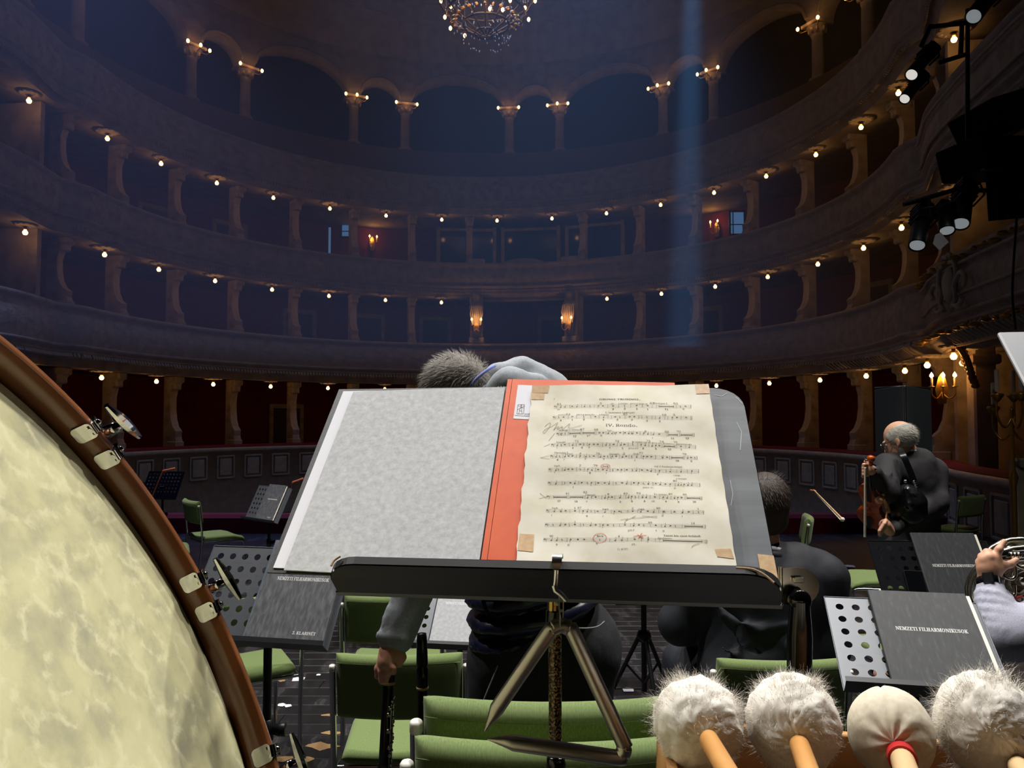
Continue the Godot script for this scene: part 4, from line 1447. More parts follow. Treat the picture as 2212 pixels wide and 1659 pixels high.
func build_page():
	var o := thing("sheet_music", "yellowed printed bass drum part, its corners mended with brown tape", "sheet music", "", DK)
	var mb := MB.new()
	# body of the page with uneven left edge
	var nx := 26
	var ny := 34
	var rows := []
	var tl := dk(1150, 838)
	var tr := dk(1530, 835)
	var br := Vector2(0.1255, -0.0395)
	var bl := Vector2(-0.1275, -0.0395)
	for j in ny + 1:
		var row := []
		var f := float(j) / ny
		var L := tl.lerp(bl, f) + Vector2(0.0009 * sin(j * 2.1) + 0.0008 * sin(j * 5.3), 0)
		var Rr := tr.lerp(br, f) + Vector2(0.0004 * sin(j * 1.7), 0)
		for k in nx + 1:
			var p := L.lerp(Rr, float(k) / nx)
			row.append(Vector3(p.x, p.y, page_h(p)))
		rows.append(row)
	mb.grid(rows, 0, true)
	part(o, "page", mb, M.old_paper)
	# mending tape
	for q in [[[1150, 838], [1187, 838], [1184, 853], [1149, 853]], [[1149, 853], [1177, 854], [1175, 867], [1148, 867]], [[1501, 836], [1530, 835], [1533, 855], [1504, 856]], [[1123, 1157], [1154, 1158], [1152, 1197], [1119, 1195]], [[1543, 1193], [1578, 1190], [1585, 1212], [1549, 1209]]]:
		mb = MB.new()
		var cs := []
		for e in q: cs.append(dk(e[0], e[1]))
		var pts := []
		for e in cs: pts.append(Vector3(e.x, e.y, page_h(e) + 0.0004))
		mb.sm(-1)
		mb.quad(pts[0], pts[1], pts[2], pts[3])
		part(o, "tape", mb, M.tape)
	# ---- print
	mb = MB.new()
	mb.sm(-1)
	# left end, right end, bars, long rests, notes, rests
	var st := [
		{"l": [428, 232], "r": [1518, 236], "bars": [558, 652, 752, 858, 945, 1040, 1133, 1212, 1245, 1402], "long": [[1265, 1382]], "n": [484, 518, 577, 613, 674, 786], "q": [718, 820, 900, 992, 1088, 1175, 1436, 1476]},
		{"l": [418, 320], "r": [1526, 326], "bars": [545, 612, 723, 790, 860, 888, 995, 1105, 1130, 1210, 1236, 1312, 1336, 1440, 1516], "long": [], "n": [825, 1270, 1372], "q": [470, 508, 578, 668, 760, 918, 955, 1032, 1070, 1170, 1408, 1480]},
		{"l": [447, 452], "r": [1545, 457], "bars": [545, 650, 765, 845, 982, 1115, 1203, 1330, 1428], "long": [[556, 640], [662, 753], [1342, 1412], [1440, 1530]], "n": [862, 893, 925, 1025, 1055, 1146, 1176, 1220], "q": [520, 793, 824, 910, 957, 995, 1045, 1090, 1268]},
		{"l": [405, 538], "r": [1556, 553], "bars": [553, 608, 697, 817, 933, 1020, 1096, 1185, 1290, 1402, 1478], "long": [[1305, 1390]], "n": [458, 580, 714, 845, 962, 1125, 1155, 1210, 1240, 1505], "q": [488, 518, 640, 668, 748, 780, 875, 905, 990, 1058, 1268, 1440]},
		{"l": [400, 630], "r": [1568, 641], "bars": [503, 610, 673, 782, 880, 952, 1027, 1125, 1237, 1350, 1465], "long": [[1365, 1455]], "n": [448, 518, 640, 686, 800, 895, 975, 1088, 1143, 1295, 1492], "q": [476, 548, 578, 715, 748, 830, 858, 925, 1005, 1048, 1172, 1205, 1290, 1330, 1520, 1550]},
		{"l": [385, 734], "r": [1580, 748], "bars": [497, 612, 672, 762, 877, 993, 1110, 1236, 1322, 1406, 1490], "long": [], "n": [446, 517, 702, 732, 850, 968, 1085, 1202, 1270, 1355, 1440, 1527], "q": [465, 546, 578, 640, 782, 820, 898, 938, 1010, 1054, 1130, 1174]},
		{"l": [380, 836], "r": [1590, 858], "bars": [497, 628, 762, 902, 1045, 1217, 1395], "long": [], "n": [446, 596, 730, 868, 1008, 1103, 1180, 1275, 1355, 1418, 1440, 1465, 1495, 1525], "q": [516, 562, 652, 697, 783, 834, 925, 972, 1066, 1142, 1240, 1316]},
		{"l": [370, 943], "r": [1605, 970], "bars": [543, 678, 810, 915, 1002, 1104, 1194, 1270, 1360, 1472], "long": [[428, 530], [558, 662], [1488, 1590]], "n": [697, 835, 864, 955, 1022, 1050, 1134, 1163, 1300, 1330, 1387, 1415], "q": [730, 762, 893, 1078, 1232, 1444]},
		{"l": [365, 1056], "r": [1618, 1086], "bars": [557, 635, 757, 886, 1018, 1096, 1263, 1362, 1535], "long": [], "n": [433, 487, 664, 695, 836, 912, 1120, 1222, 1300, 1450], "q": [483, 524, 598, 727, 778, 950, 965, 1056, 1176, 1310, 1388, 1500, 1578]},
		{"l": [357, 1168], "r": [1632, 1198], "bars": [552, 642, 797, 953, 1040, 1197, 1285, 1450], "long": [[1470, 1610]], "n": [480, 722, 822, 1062, 1312], "q": [424, 522, 598, 666, 763, 858, 905, 995, 1106, 1145, 1240, 1356, 1396]},
		{"l": [345, 1286], "r": [1645, 1316], "bars": [537, 742, 875, 1015, 1125, 1236, 1270, 1632], "long": [[1298, 1606]], "n": [410, 453, 565, 918, 970, 1180], "q": [495, 622, 672, 795, 1072]}]
	for s in st:
		var l := Vector2(s.l[0], s.l[1])
		var r := Vector2(s.r[0], s.r[1])
		var at := func(x: float, dy := 0.0) -> Vector2:
			var f := (x - l.x) / (r.x - l.x)
			return zp(x, lerpf(l.y, r.y, f) + dy)
		for k in 5:
			ink_line(mb, at.call(l.x, (k - 2) * 7.0), at.call(r.x, (k - 2) * 7.0), 0.00018, 24)
		for b in s.bars: ink_line(mb, at.call(b, -14.0), at.call(b, 14.0), 0.0003, 2)
		ink_line(mb, at.call(r.x, -14.0), at.call(r.x, 14.0), 0.0005, 2)
		for g in s.long:
			ink_line(mb, at.call(g[0]), at.call(g[1]), 0.0009, 6)
			for e in g: ink_line(mb, at.call(e, -9.0), at.call(e, 9.0), 0.0005, 1)
		for i in s.n.size():
			var x: float = s.n[i]
			var up := 1.0 if i % 3 != 2 else -1.0
			var p: Vector2 = at.call(x, 3.0 * up)
			ink_dot(mb, p, 0.00095, 0.00072)
			ink_line(mb, p + Vector2(0.0008 * up, 0), p + Vector2(0.0008 * up, 0.0052 * up), 0.0003, 1)
		for i in s.q.size():
			var x: float = s.q[i]
			if i % 3 == 0:
				ink_line(mb, at.call(x - 2.0, -8.0), at.call(x + 2.0, 8.0), 0.0007, 1)
			else:
				ink_line(mb, at.call(x - 7.0, -3.0), at.call(x + 7.0, -3.0), 0.0011, 1)
		# bass clef
		var cf := []
		for k in 12:
			var a := PI * 1.05 - k * 0.36
			cf.append(at.call(l.x + 16.0 + cos(a) * (9.0 - k * 0.15), -5.0 + k * 1.2 - sin(a) * 7.0))
		for k in cf.size() - 1: ink_line(mb, cf[k], cf[k + 1], 0.0006 if k < 7 else 0.00035, 1)
		ink_dot(mb, at.call(l.x + 9.0, -4.0), 0.0007, 0.0007)
		ink_dot(mb, at.call(l.x + 30.0, -8.0), 0.0003, 0.0003)
		ink_dot(mb, at.call(l.x + 30.0, -1.0), 0.0003, 0.0003)
	part(o, "printed_staves", mb, M.print_ink)
	mb = MB.new()
	var words := [
		["GROSSE TROMMEL.", 955, 181, 11, "serif_bold", 1.45], ["IV. Rondo.", 967, 392, 19, "serif", 1.35], ["L'istesso tempo.", 958, 287, 12, "serif", 1.3], ["Allegro vivace", 562, 426, 11, "serif", 1.25], ["Tempo I.", 1278, 210, 11, "serif", 1.25], ["Tempo I.", 492, 602, 12, "serif", 1.25],
		["rit.", 897, 215, 8, "serif_italic", 1.1], ["a tempo", 980, 215, 8, "serif_italic", 1.1], ["poco a poco rit.", 1108, 217, 8, "serif_italic", 1.1], ["arrest.", 495, 299, 8, "serif_italic", 1.1], ["poco a poco rit.", 683, 302, 8, "serif_italic", 1.1], ["a tempo", 828, 302, 8, "serif_italic", 1.1],
		["Trgl.", 873, 434, 8, "serif_italic", 1.0], ["Triangel.", 487, 517, 8, "serif_italic", 1.0], ["a tempo ma un poco più animato e appassionato", 1290, 528, 8, "serif_italic", 1.05], ["poco rit.", 1064, 574, 8, "serif_italic", 1.1], ["Triangel.", 545, 613, 8, "serif_italic", 1.0], ["Triangel.", 910, 615, 8, "serif_italic", 1.0], ["Beck.", 1085, 616, 8, "serif_italic", 1.0], ["Pauk.", 458, 706, 8, "serif_italic", 1.0], ["Beck.", 843, 711, 7, "serif_bold", 1.0], ["mit 2 Paukenschlägel", 1338, 711, 10, "serif", 1.1], ["cresc.", 1410, 779, 9, "serif_italic", 1.1], ["a tempo", 1442, 806, 9, "serif_italic", 1.1], ["poco rit.", 1180, 883, 10, "serif_italic", 1.1], ["Triangel.", 722, 933, 9, "serif_italic", 1.0], ["a tempo", 1285, 939, 9, "serif_italic", 1.1], ["rit.", 1220, 994, 10, "serif_italic", 1.1], ["Pauk.", 440, 1034, 8, "serif_italic", 1.0], ["Pauk.", 843, 1047, 8, "serif_italic", 1.0], ["Pauk.", 1128, 1057, 8, "serif_italic", 1.0],
		["più f", 1043, 1226, 12, "serif_italic", 1.1], ["Beck.", 800, 1267, 7, "serif_bold", 1.0], ["Tacet bis zum Schluß.", 1450, 1271, 12, "serif_bold", 1.25], ["Andante.", 1313, 1291, 12, "serif", 1.3], ["rit.", 1066, 1340, 10, "serif_italic", 1.1], ["U. 6797.", 980, 1375, 10, "serif", 1.1],
		["pp", 470, 252, 10, "serif_italic", 1.0], ["f", 456, 563, 11, "serif_italic", 1.0], ["p", 712, 562, 11, "serif_italic", 1.0], ["f", 513, 657, 11, "serif_italic", 1.0], ["p", 682, 652, 11, "serif_italic", 1.0], ["f", 1073, 667, 11, "serif_italic", 1.0], ["f", 438, 758, 11, "serif_italic", 1.0], ["f", 846, 764, 11, "serif_italic", 1.0], ["p", 1256, 770, 11, "serif_italic", 1.0], ["f", 583, 872, 12, "serif_italic", 1.0], ["ff", 1390, 886, 12, "serif_italic", 1.0], ["p", 692, 982, 11, "serif_italic", 1.0], ["f", 413, 1094, 11, "serif_italic", 1.0], ["f", 820, 1105, 11, "serif_italic", 1.0], ["ff", 1293, 1110, 11, "serif_italic", 1.0], ["f", 1448, 1116, 11, "serif_italic", 1.0], ["ff", 1300, 1234, 13, "serif_italic", 1.0], ["ff", 546, 1334, 13, "serif_italic", 1.0], ["ff", 772, 1326, 12, "serif_italic", 1.0], ["f", 1213, 490, 11, "serif_italic", 1.0], ["2", 433, 167, 9, "serif", 1.0], ["c", 492, 452, 20, "serif_bold", 1.0]]
	var nums := [[61, 473, 210], [5, 803, 213], [62, 1210, 210], [63, 1397, 210], [64, 543, 297], [65, 998, 301], [66, 1307, 303], [5, 1386, 302], [67, 657, 425], [68, 767, 427], [8, 1158, 438], [69, 1327, 434], [70, 1422, 431], [71, 612, 515], [72, 932, 519], [1, 1055, 528], [73, 1180, 515], [74, 1286, 515], [75, 1396, 516], [4, 640, 612], [76, 781, 612], [5, 990, 614], [77, 1122, 612], [78, 1467, 612], [2, 640, 706], [79, 761, 706], [80, 1392, 824], [81, 540, 920], [82, 680, 912], [9, 862, 930], [83, 1000, 930], [84, 1103, 930], [1, 1232, 936], [85, 1357, 935], [86, 1470, 938], [1, 598, 1037], [87, 634, 1035], [2, 1056, 1048], [88, 1260, 1050], [1, 1575, 1058], [1, 598, 1150], [2, 995, 1161], [89, 1195, 1165], [14, 1533, 1172], [90, 411, 1258], [8, 948, 1272], [1, 1068, 1283], [91, 1122, 1283], [4, 1177, 1286]]
	var unders := [[2, 902, 258], [2, 993, 258], [2, 1090, 259], [1, 1175, 261], [11, 1325, 258], [5, 1460, 258], [3, 485, 346], [1, 577, 344], [2, 670, 345], [4, 823, 345], [3, 935, 345], [3, 1050, 347], [2, 1170, 352], [4, 1270, 352], [12, 596, 476], [17, 706, 476], [3, 806, 476], [11, 1373, 485], [12, 1490, 483], [4, 580, 566], [3, 654, 566], [7, 875, 570], [5, 976, 574], [8, 1140, 574], [9, 1240, 575], [12, 1348, 574], [1, 1443, 575], [6, 460, 658], [7, 828, 656], [19, 1410, 665], [2, 1522, 666], [8, 717, 764], [15, 470, 977], [15, 606, 983], [4, 957, 992], [9, 1050, 992], [8, 1150, 994], [8, 1320, 996], [9, 1420, 1000], [10, 1545, 1000], [9, 693, 1104], [1, 1243, 1230], [9, 453, 1328]]
	for n in nums: words.append([str(n[0]), n[1], n[2], 14, "serif", 1.15])
	for n in unders: words.append([str(n[0]), n[1], n[2], 12, "serif_bold", 1.1])
	for w in words:
		var c := zp(w[1], w[2])
		var up := (zp(w[1], w[2] - 10.0) - c)
		var cap: float = up.length() * w[3] / 10.0
		var right := (zp(w[1] + 10.0, w[2] + 0.15) - c).normalized()
		text_tris(mb, w[0], w[4], cap, func(x, y):
			var p: Vector2 = c + right * x + Vector2(-right.y, right.x) * y
			return Vector3(p.x, p.y, page_h(p) + 0.0003), HORIZONTAL_ALIGNMENT_CENTER, w[5])
	part(o, "printed_words", mb, M.print_ink)
	# pencil and red crayon notes by hand
	mb = MB.new()
	mb.sm(-1)
	for line in [[[358, 392], [380, 372], [402, 362], [398, 390], [372, 425], [352, 444], [346, 432], [372, 408], [420, 388], [462, 362], [446, 392], [428, 420], [436, 412], [458, 398], [470, 396], [458, 412], [462, 418], [482, 402], [500, 396], [490, 408], [506, 412], [530, 396], [556, 376], [548, 402], [556, 410], [600, 406], [655, 390]], [[438, 446], [410, 478], [388, 506]], [[350, 552], [400, 528]], [[330, 640], [400, 624]], [[318, 640], [396, 652]], [[312, 960], [380, 938]], [[318, 915], [372, 958]], [[958, 1140], [1020, 1130], [1000, 1146], [1080, 1112], [1060, 1130], [1250, 1112]], [[1130, 1110], [1250, 1124]], [[1522, 1364], [1540, 1346], [1585, 1332]]]:
		var pts := []
		for e in line: pts.append(zp(e[0], e[1]))
		ink_path(mb, spline(pts, 4), 0.0005)
	part(o, "pencil_notes", mb, M.pencil)
	mb = MB.new()
	mb.sm(-1)
	for c in [[840, 710, 36, 16], [796, 1282, 52, 34]]:
		var pts := []
		for k in 26:
			var a := TAU * k / 24.0
			pts.append(zp(c[0] + cos(a) * c[2], c[1] + sin(a) * c[3] * (1.0 + 0.004 * k)))
		ink_path(mb, pts, 0.00055)
	for line in [[[1072, 1275], [1166, 1270]], [[1092, 1262], [1136, 1296]], [[1100, 1296], [1130, 1250]], [[1098, 1270], [1140, 1288]]]:
		ink_path(mb, [zp(line[0][0], line[0][1]), zp(line[1][0], line[1][1])], 0.0006)
	part(o, "red_marks", mb, M.red_crayon)

# ---------------------------------------------------------------- triangle
func build_triangle():
	var o := thing("triangle_clip", "chrome clip hooked over the ledge with a loop of thin cord", "clip")
	var tz := 0.845
	var mb := MB.new()
	# the hook is bent round the lip
	var face := func(u: float, v: float) -> Vector3: return at_z(u, v, tz)
	var lipz := DK * Vector3(0.0, -0.045, 0.0482)
	var hook := []
	for q in [[1206, 1207, 0.875], [1206, 1198, 0.868], [1205, 1196, 0.858], [1204, 1200, 0.849], [1203, 1212, 0.845], [1202, 1224, 0.845], [1202, 1232, 0.845]]:
		hook.append(at_z(q[0], q[1], q[2]))
	var rows := []
	var ws := [0.0055, 0.0055, 0.0055, 0.0055, 0.0054, 0.0050, 0.0034]
	for k in hook.size(): rows.append([hook[k] - Vector3(ws[k], 0, 0.0004), hook[k] + Vector3(ws[k], 0, -0.0004)])
	mb.grid(spline_rows(rows, 4), 0)
	mb.tube([at_z(1202, 1231, tz), at_z(1201, 1254, tz), at_z(1199, 1272, tz - 0.002)], [0.0029, 0.0027, 0.0028], 10)
	mb.tube([at_z(1197, 1265, tz - 0.002), at_z(1200, 1275, tz - 0.003), at_z(1212, 1284, tz - 0.003), at_z(1224, 1297, tz - 0.004)], [0.0032, 0.0034, 0.0032, 0.0028], 10)
	part(o, "hook", mb, M.clip_chrome)
	mb = MB.new()
	var loop := spline([at_z(1207, 1277, tz + 0.002), at_z(1209, 1310, tz + 0.004), at_z(1210, 1333, tz - 0.012), at_z(1210, 1350, tz - 0.010), at_z(1212, 1354, tz + 0.004), at_z(1216, 1336, tz + 0.012), at_z(1217, 1297, tz + 0.002)], 4)
	mb.tube(loop, 0.0006, 6)
	mb.ball(tfm(at_z(1204, 1304, tz + 0.003)), 0.0024, 8, 6)
	mb.tube([at_z(1204, 1304, tz + 0.003), at_z(1198, 1309, tz + 0.006)], 0.0008, 5)
	part(o, "cord", mb, M.cord)
	var t := thing("triangle", "brushed steel triangle with pointed open ends hanging on a cord below the ledge", "triangle")
	mb = MB.new()
	var A := [1212, 1350]
	var key := [[1047, 1580, 0.853], [1058, 1559, 0.853], [1073, 1531, 0.853], [1180, 1374, 0.849], [1196, 1357, 0.848], [1212, 1351, 0.848], [1228, 1357, 0.848], [1243, 1378, 0.847], [1340, 1590, 0.84], [1348, 1614, 0.839], [1343, 1630, 0.839], [1324, 1636, 0.839], [1110, 1605, 0.848], [1090, 1601, 0.849], [1053, 1597, 0.851]]
	var rad := [0.0006, 0.0038, 0.0082, 0.0084, 0.0084, 0.0084, 0.0084, 0.0084, 0.0084, 0.0084, 0.0084, 0.0084, 0.0084, 0.0060, 0.0006]
	var pts := []
	var rr := []
	for k in key.size():
		var p := at_z(key[k][0], key[k][1], key[k][2])
		pts.append(p)
	# keep straight runs straight, bends round
	var fin := []
	var fr := []
	for k in pts.size() - 1:
		var straight: bool = k in [0, 1, 2, 7, 11, 12, 13]
		var n := 1 if straight else 5
		for s in n:
			var f := float(s) / n
			if straight: fin.append(pts[k])
			else: fin.append(pts[k].cubic_interpolate(pts[k + 1], pts[k - 1], pts[k + 2], f))
			fr.append(lerpf(rad[k], rad[k + 1], f))
	fin.append(pts[pts.size() - 1]); fr.append(rad[rad.size() - 1])
	mb.tube(fin, fr, 20)
	part(t, "bent_rod", mb, M.steel)

func spline_rows(rows: Array, per: int) -> Array:
	var cols := []
	for j in rows[0].size():
		var c := []
		for r in rows: c.append(r[j])
		cols.append(spline(c, per))
	var out := []
	for k in cols[0].size():
		var row := []
		for c in cols: row.append(c[k])
		out.append(row)
	return out

# ---------------------------------------------------------------- mallets in their tray
func build_mallets():
	var z := 0.70
	# tray: its near part is below the picture
	var bl := at_z(1432, 1552, 0.775)
	var brk := at_z(2310, 1622, 0.733)
	var ex := (brk - bl).normalized()
	var fw := Vector3(-0.05, -0.02, 1.0)
	fw = (fw - ex * fw.dot(ex)).normalized()
	var up := fw.cross(ex).normalized()
	var wdt := bl.distance_to(brk)
	var fr := Transform3D(Basis(ex, up, fw), bl)
	var tray := thing("mallet_tray", "shallow wooden tray with black lining under the fluffy mallets", "tray", "", fr)
	var mb := MB.new()
	mb.box(tfm(Vector3(wdt * 0.5, -0.03, 0.0)), Vector3(wdt + 0.01, 0.06, 0.010), 0.0012)
	part(tray, "back_board", mb, M.tray_wood)
	mb = MB.new()
	mb.box(tfm(Vector3(0, -0.03, 0.17)), Vector3(0.010, 0.06, 0.34), 0.0012)
	part(tray, "side_board", mb, M.tray_wood)
	mb = MB.new()
	mb.box(tfm(Vector3(wdt, -0.03, 0.17)), Vector3(0.010, 0.06, 0.34), 0.0012)
	part(tray, "side_board", mb, M.tray_wood)
	mb = MB.new()
	mb.box(tfm(Vector3(wdt * 0.5, -0.03, 0.34)), Vector3(wdt + 0.01, 0.06, 0.010), 0.0012)
	part(tray, "front_board", mb, M.tray_wood)
	mb = MB.new()
	mb.box(tfm(Vector3(wdt * 0.5, -0.058, 0.17)), Vector3(wdt, 0.006, 0.33))
	part(tray, "lining", mb, M.dark_felt, "black cloth lining")
	# a table carries the tray
	var tb := thing("percussion_table", "black folding table under the mallet tray", "table")
	mb = MB.new()
	mb.box(fr * tfm(Vector3(wdt * 0.5, -0.075, 0.17)), Vector3(wdt + 0.04, 0.022, 0.38), 0.003)
	part(tb, "table_top", mb, M.black_metal)
	for s in [0.02, 0.98]:
		for q in [0.0, 0.34]:
			mb = MB.new()
			var p := fr * Vector3(wdt * s, -0.08, q)
			mb.tube([p, Vector3(p.x, 0, p.z)], 0.011, 8)
			part(tb, "leg", mb, M.black_metal)
	var spec := [
		{"c": [1508, 1563], "r": [0.0395, 0.0400, 0.039], "h": [[1530, 1596], [1572, 1668]], "kind": "wool", "col": "wool", "d": "a ragged side tuft"},
		{"c": [1713, 1562], "r": [0.0415, 0.0405, 0.040], "h": [[1726, 1606], [1752, 1680]], "kind": "wool", "col": "wool", "d": "wisps on top, beside the felt one"},
		{"c": [1924, 1584], "r": [0.0395, 0.0385, 0.036], "h": [[1946, 1630], [1962, 1680]], "kind": "felt", "col": "felt", "d": ""},
		{"c": [2132, 1566], "r": [0.0445, 0.0440, 0.042], "h": [[2196, 1650], [2230, 1700]], "kind": "wool", "col": "wool", "d": "the shaggiest of all"}]
	for i in 4:
		var s: Dictionary = spec[i]
		var c := at_z(s.c[0], s.c[1], z)
		var label: String = "mallet with fluffy white wool head, " + s.d
		if s.kind == "felt": label = "mallet with a smooth seamed white felt head and red collar"
		var o := thing("drum_mallet", label, "mallet", "bass drum mallets in the tray")
		var h0 := at_z(s.h[0][0], s.h[0][1], z - 0.038)
		var h1 := at_z(s.h[1][0], s.h[1][1], z - 0.115)
		var ax := (h1 - h0).normalized()
		var hf := look(c, -ax, Vector3.RIGHT)
		mb = MB.new()
		var rows := []
		var nz := FastNoiseLite.new()
		nz.seed = 40 + i
		nz.frequency = 1.6
		nz.fractal_octaves = 4
		var nr := 40 if s.kind == "wool" else 80
		var ns := 64 if s.kind == "wool" else 160
		for a in nr + 1:
			var th := PI * a / nr
			var row := []
			for b in ns:
				var ph := TAU * b / ns
				var d := Vector3(sin(th) * cos(ph), cos(th), sin(th) * sin(ph))
				var k := 1.0
				if s.kind == "wool": k += 0.085 * nz.get_noise_3d(d.x * 1.3, d.y * 1.3, d.z * 1.3) + 0.05 * nz.get_noise_3d(d.x * 5, d.y * 5, d.z * 5)
				else:
					k += 0.02 * nz.get_noise_3d(d.x, d.y, d.z)
					var seam := absf(d.z * 0.93 + d.x * 0.16 + 0.26)
					k -= 0.045 * exp(-seam * seam / 0.0012) * smoothstep(-0.75, 0.1, d.y)
					if d.y < -0.5: k += 0.016 * sin(ph * 9.0) * smoothstep(-0.5, -0.85, d.y)      # gathers at the neck
				var p := Vector3(d.x * s.r[0], d.y * s.r[1] * 1.02, d.z * s.r[2]) * k
				row.append(hf * p)
			rows.append(row)
		mb.grid(rows, 0, false, true)
		part(o, "head", mb, M[s.col])
		# loose fibres
		mb = MB.new()
		mb.sm(-1)
		var count: int = 6500 if s.kind == "wool" else 400
		var tufts := []
		for k in 16:
			tufts.append(Vector3(rng.randf_range(-1, 1), rng.randf_range(-0.3, 1), rng.randf_range(-1, 1)).normalized())
		if i == 0: tufts[0] = (hf.basis.inverse() * Vector3(-0.9, 0.42, 0.0)).normalized()
		if i == 1: tufts[0] = (hf.basis.inverse() * Vector3(-0.15, 1.0, 0.1)).normalized()
		if i == 3:
			for k in 5: tufts[k] = (hf.basis.inverse() * Vector3(-1.0 + 0.32 * k, 0.15 + 0.22 * k, 0.1)).normalized()
		for k in count:
			var d := Vector3(rng.randfn(), rng.randfn(), rng.randfn()).normalized()
			var ln := rng.randf_range(0.003, 0.0075)
			if s.kind == "wool" and k % 3 == 0:
				var t: Vector3 = tufts[rng.randi() % tufts.size()]
				d = (t + Vector3(rng.randfn(), rng.randfn(), rng.randfn()) * 0.11).normalized()
				ln = rng.randf_range(0.006, 0.018) * (1.35 if i == 3 else 1.0)
			if s.kind == "felt": ln = rng.randf_range(0.001, 0.003)
			var base := Vector3(d.x * s.r[0], d.y * s.r[1], d.z * s.r[2]) * 0.99
			var curl := Vector3(rng.randfn(), rng.randfn(), rng.randfn()) * 1.25
			var prev := base
			var dir := d
			var wv := (d.cross(curl)).normalized() * rng.randf_range(0.00014, 0.00032)
			for q in 3:
				dir = (dir + curl * 0.45).normalized()
				var nxt := prev + dir * ln / 3.0
				var w0 := wv * (1.0 - q / 3.0)
				var w1 := wv * (1.0 - (q + 1) / 3.0)
				mb.tri(hf * (prev - w0), hf * (prev + w0), hf * (nxt + w1 * 0.5))
				prev = nxt
		var fb := part(o, "loose_fibres", mb, M[s.col])
		fb.set_meta("kind", "stuff")
		mb = MB.new()
		var r0 := 0.0078
		if s.kind == "felt":
			var cut := h0.lerp(h1, 0.28)
			mb.tube([h0 - ax * 0.012, cut], 0.0112, 24)
			part(o, "collar", mb, M.red_tape, "red wrapped collar")
			mb = MB.new()
			mb.tube([cut, h1 + ax * 0.08], 0.0092, 20)
			part(o, "handle", mb, M.maple_pale)
		else:
			mb.tube([h0 - ax * 0.02, h0, h1 + ax * 0.1], [r0 * 1.04, r0 * 1.04, r0], 22)
			part(o, "handle", mb, M.maple if i < 3 else M.maple_pale)

# ---------------------------------------------------------------- proscenium side at the right
func stage_spot(at: Vector3, aim: Vector3, r: float, ln: float, label: String, e: float):
	# a profile spot: lens tube, body with fins, yoke, lens
	var fr := look(at, -aim, Vector3.BACK)      # y axis runs from lens to rear
	var o := thing("stage_spotlight", label, "spotlight", "", fr)
	var mb := MB.new()
	mb.lathe(Transform3D(), [Vector2(r * 0.9, 0.02), Vector2(r * 1.08, 0.0), Vector2(r * 1.12, 0.02), Vector2(r * 1.1, ln * 0.45), Vector2(r * 0.95, ln * 0.47), Vector2(r * 0.95, ln * 0.5)], 24)
	part(o, "lens_tube", mb, M.black_metal)
	mb = MB.new()
	mb.box(tfm(Vector3(0, ln * 0.72, 0)), Vector3(r * 2.1, ln * 0.46, r * 2.3), 0.02)
	for k in 5: mb.box(tfm(Vector3(0, ln * (0.58 + 0.07 * k), 0)), Vector3(r * 2.3, 0.008, r * 2.5))
	part(o, "lamp_house", mb, M.black_metal)
	mb = MB.new()
	mb.lathe(Transform3D(), [Vector2(0, -0.012), Vector2(r * 0.5, -0.008), Vector2(r * 0.92, 0.012), Vector2(r * 0.92, 0.02), Vector2(0, 0.02)], 24)
	part(o, "lens", mb, M.lens_glow if e > 0.5 else M.lens_dim)
	mb = MB.new()
	mb.tube([Vector3(-r * 1.35, ln * 0.5, 0), Vector3(-r * 1.4, ln * 0.55, r * 2.0), Vector3(0, ln * 0.6, r * 2.9), Vector3(r * 1.4, ln * 0.55, r * 2.0), Vector3(r * 1.35, ln * 0.5, 0)], 0.012, 6)
	part(o, "yoke", mb, M.black_metal)
	spot(at + aim.normalized() * 0.03, at + aim * 3.0, Color(1.0, 0.95, 0.9), e, 9.0, 0.6, r * 0.8)

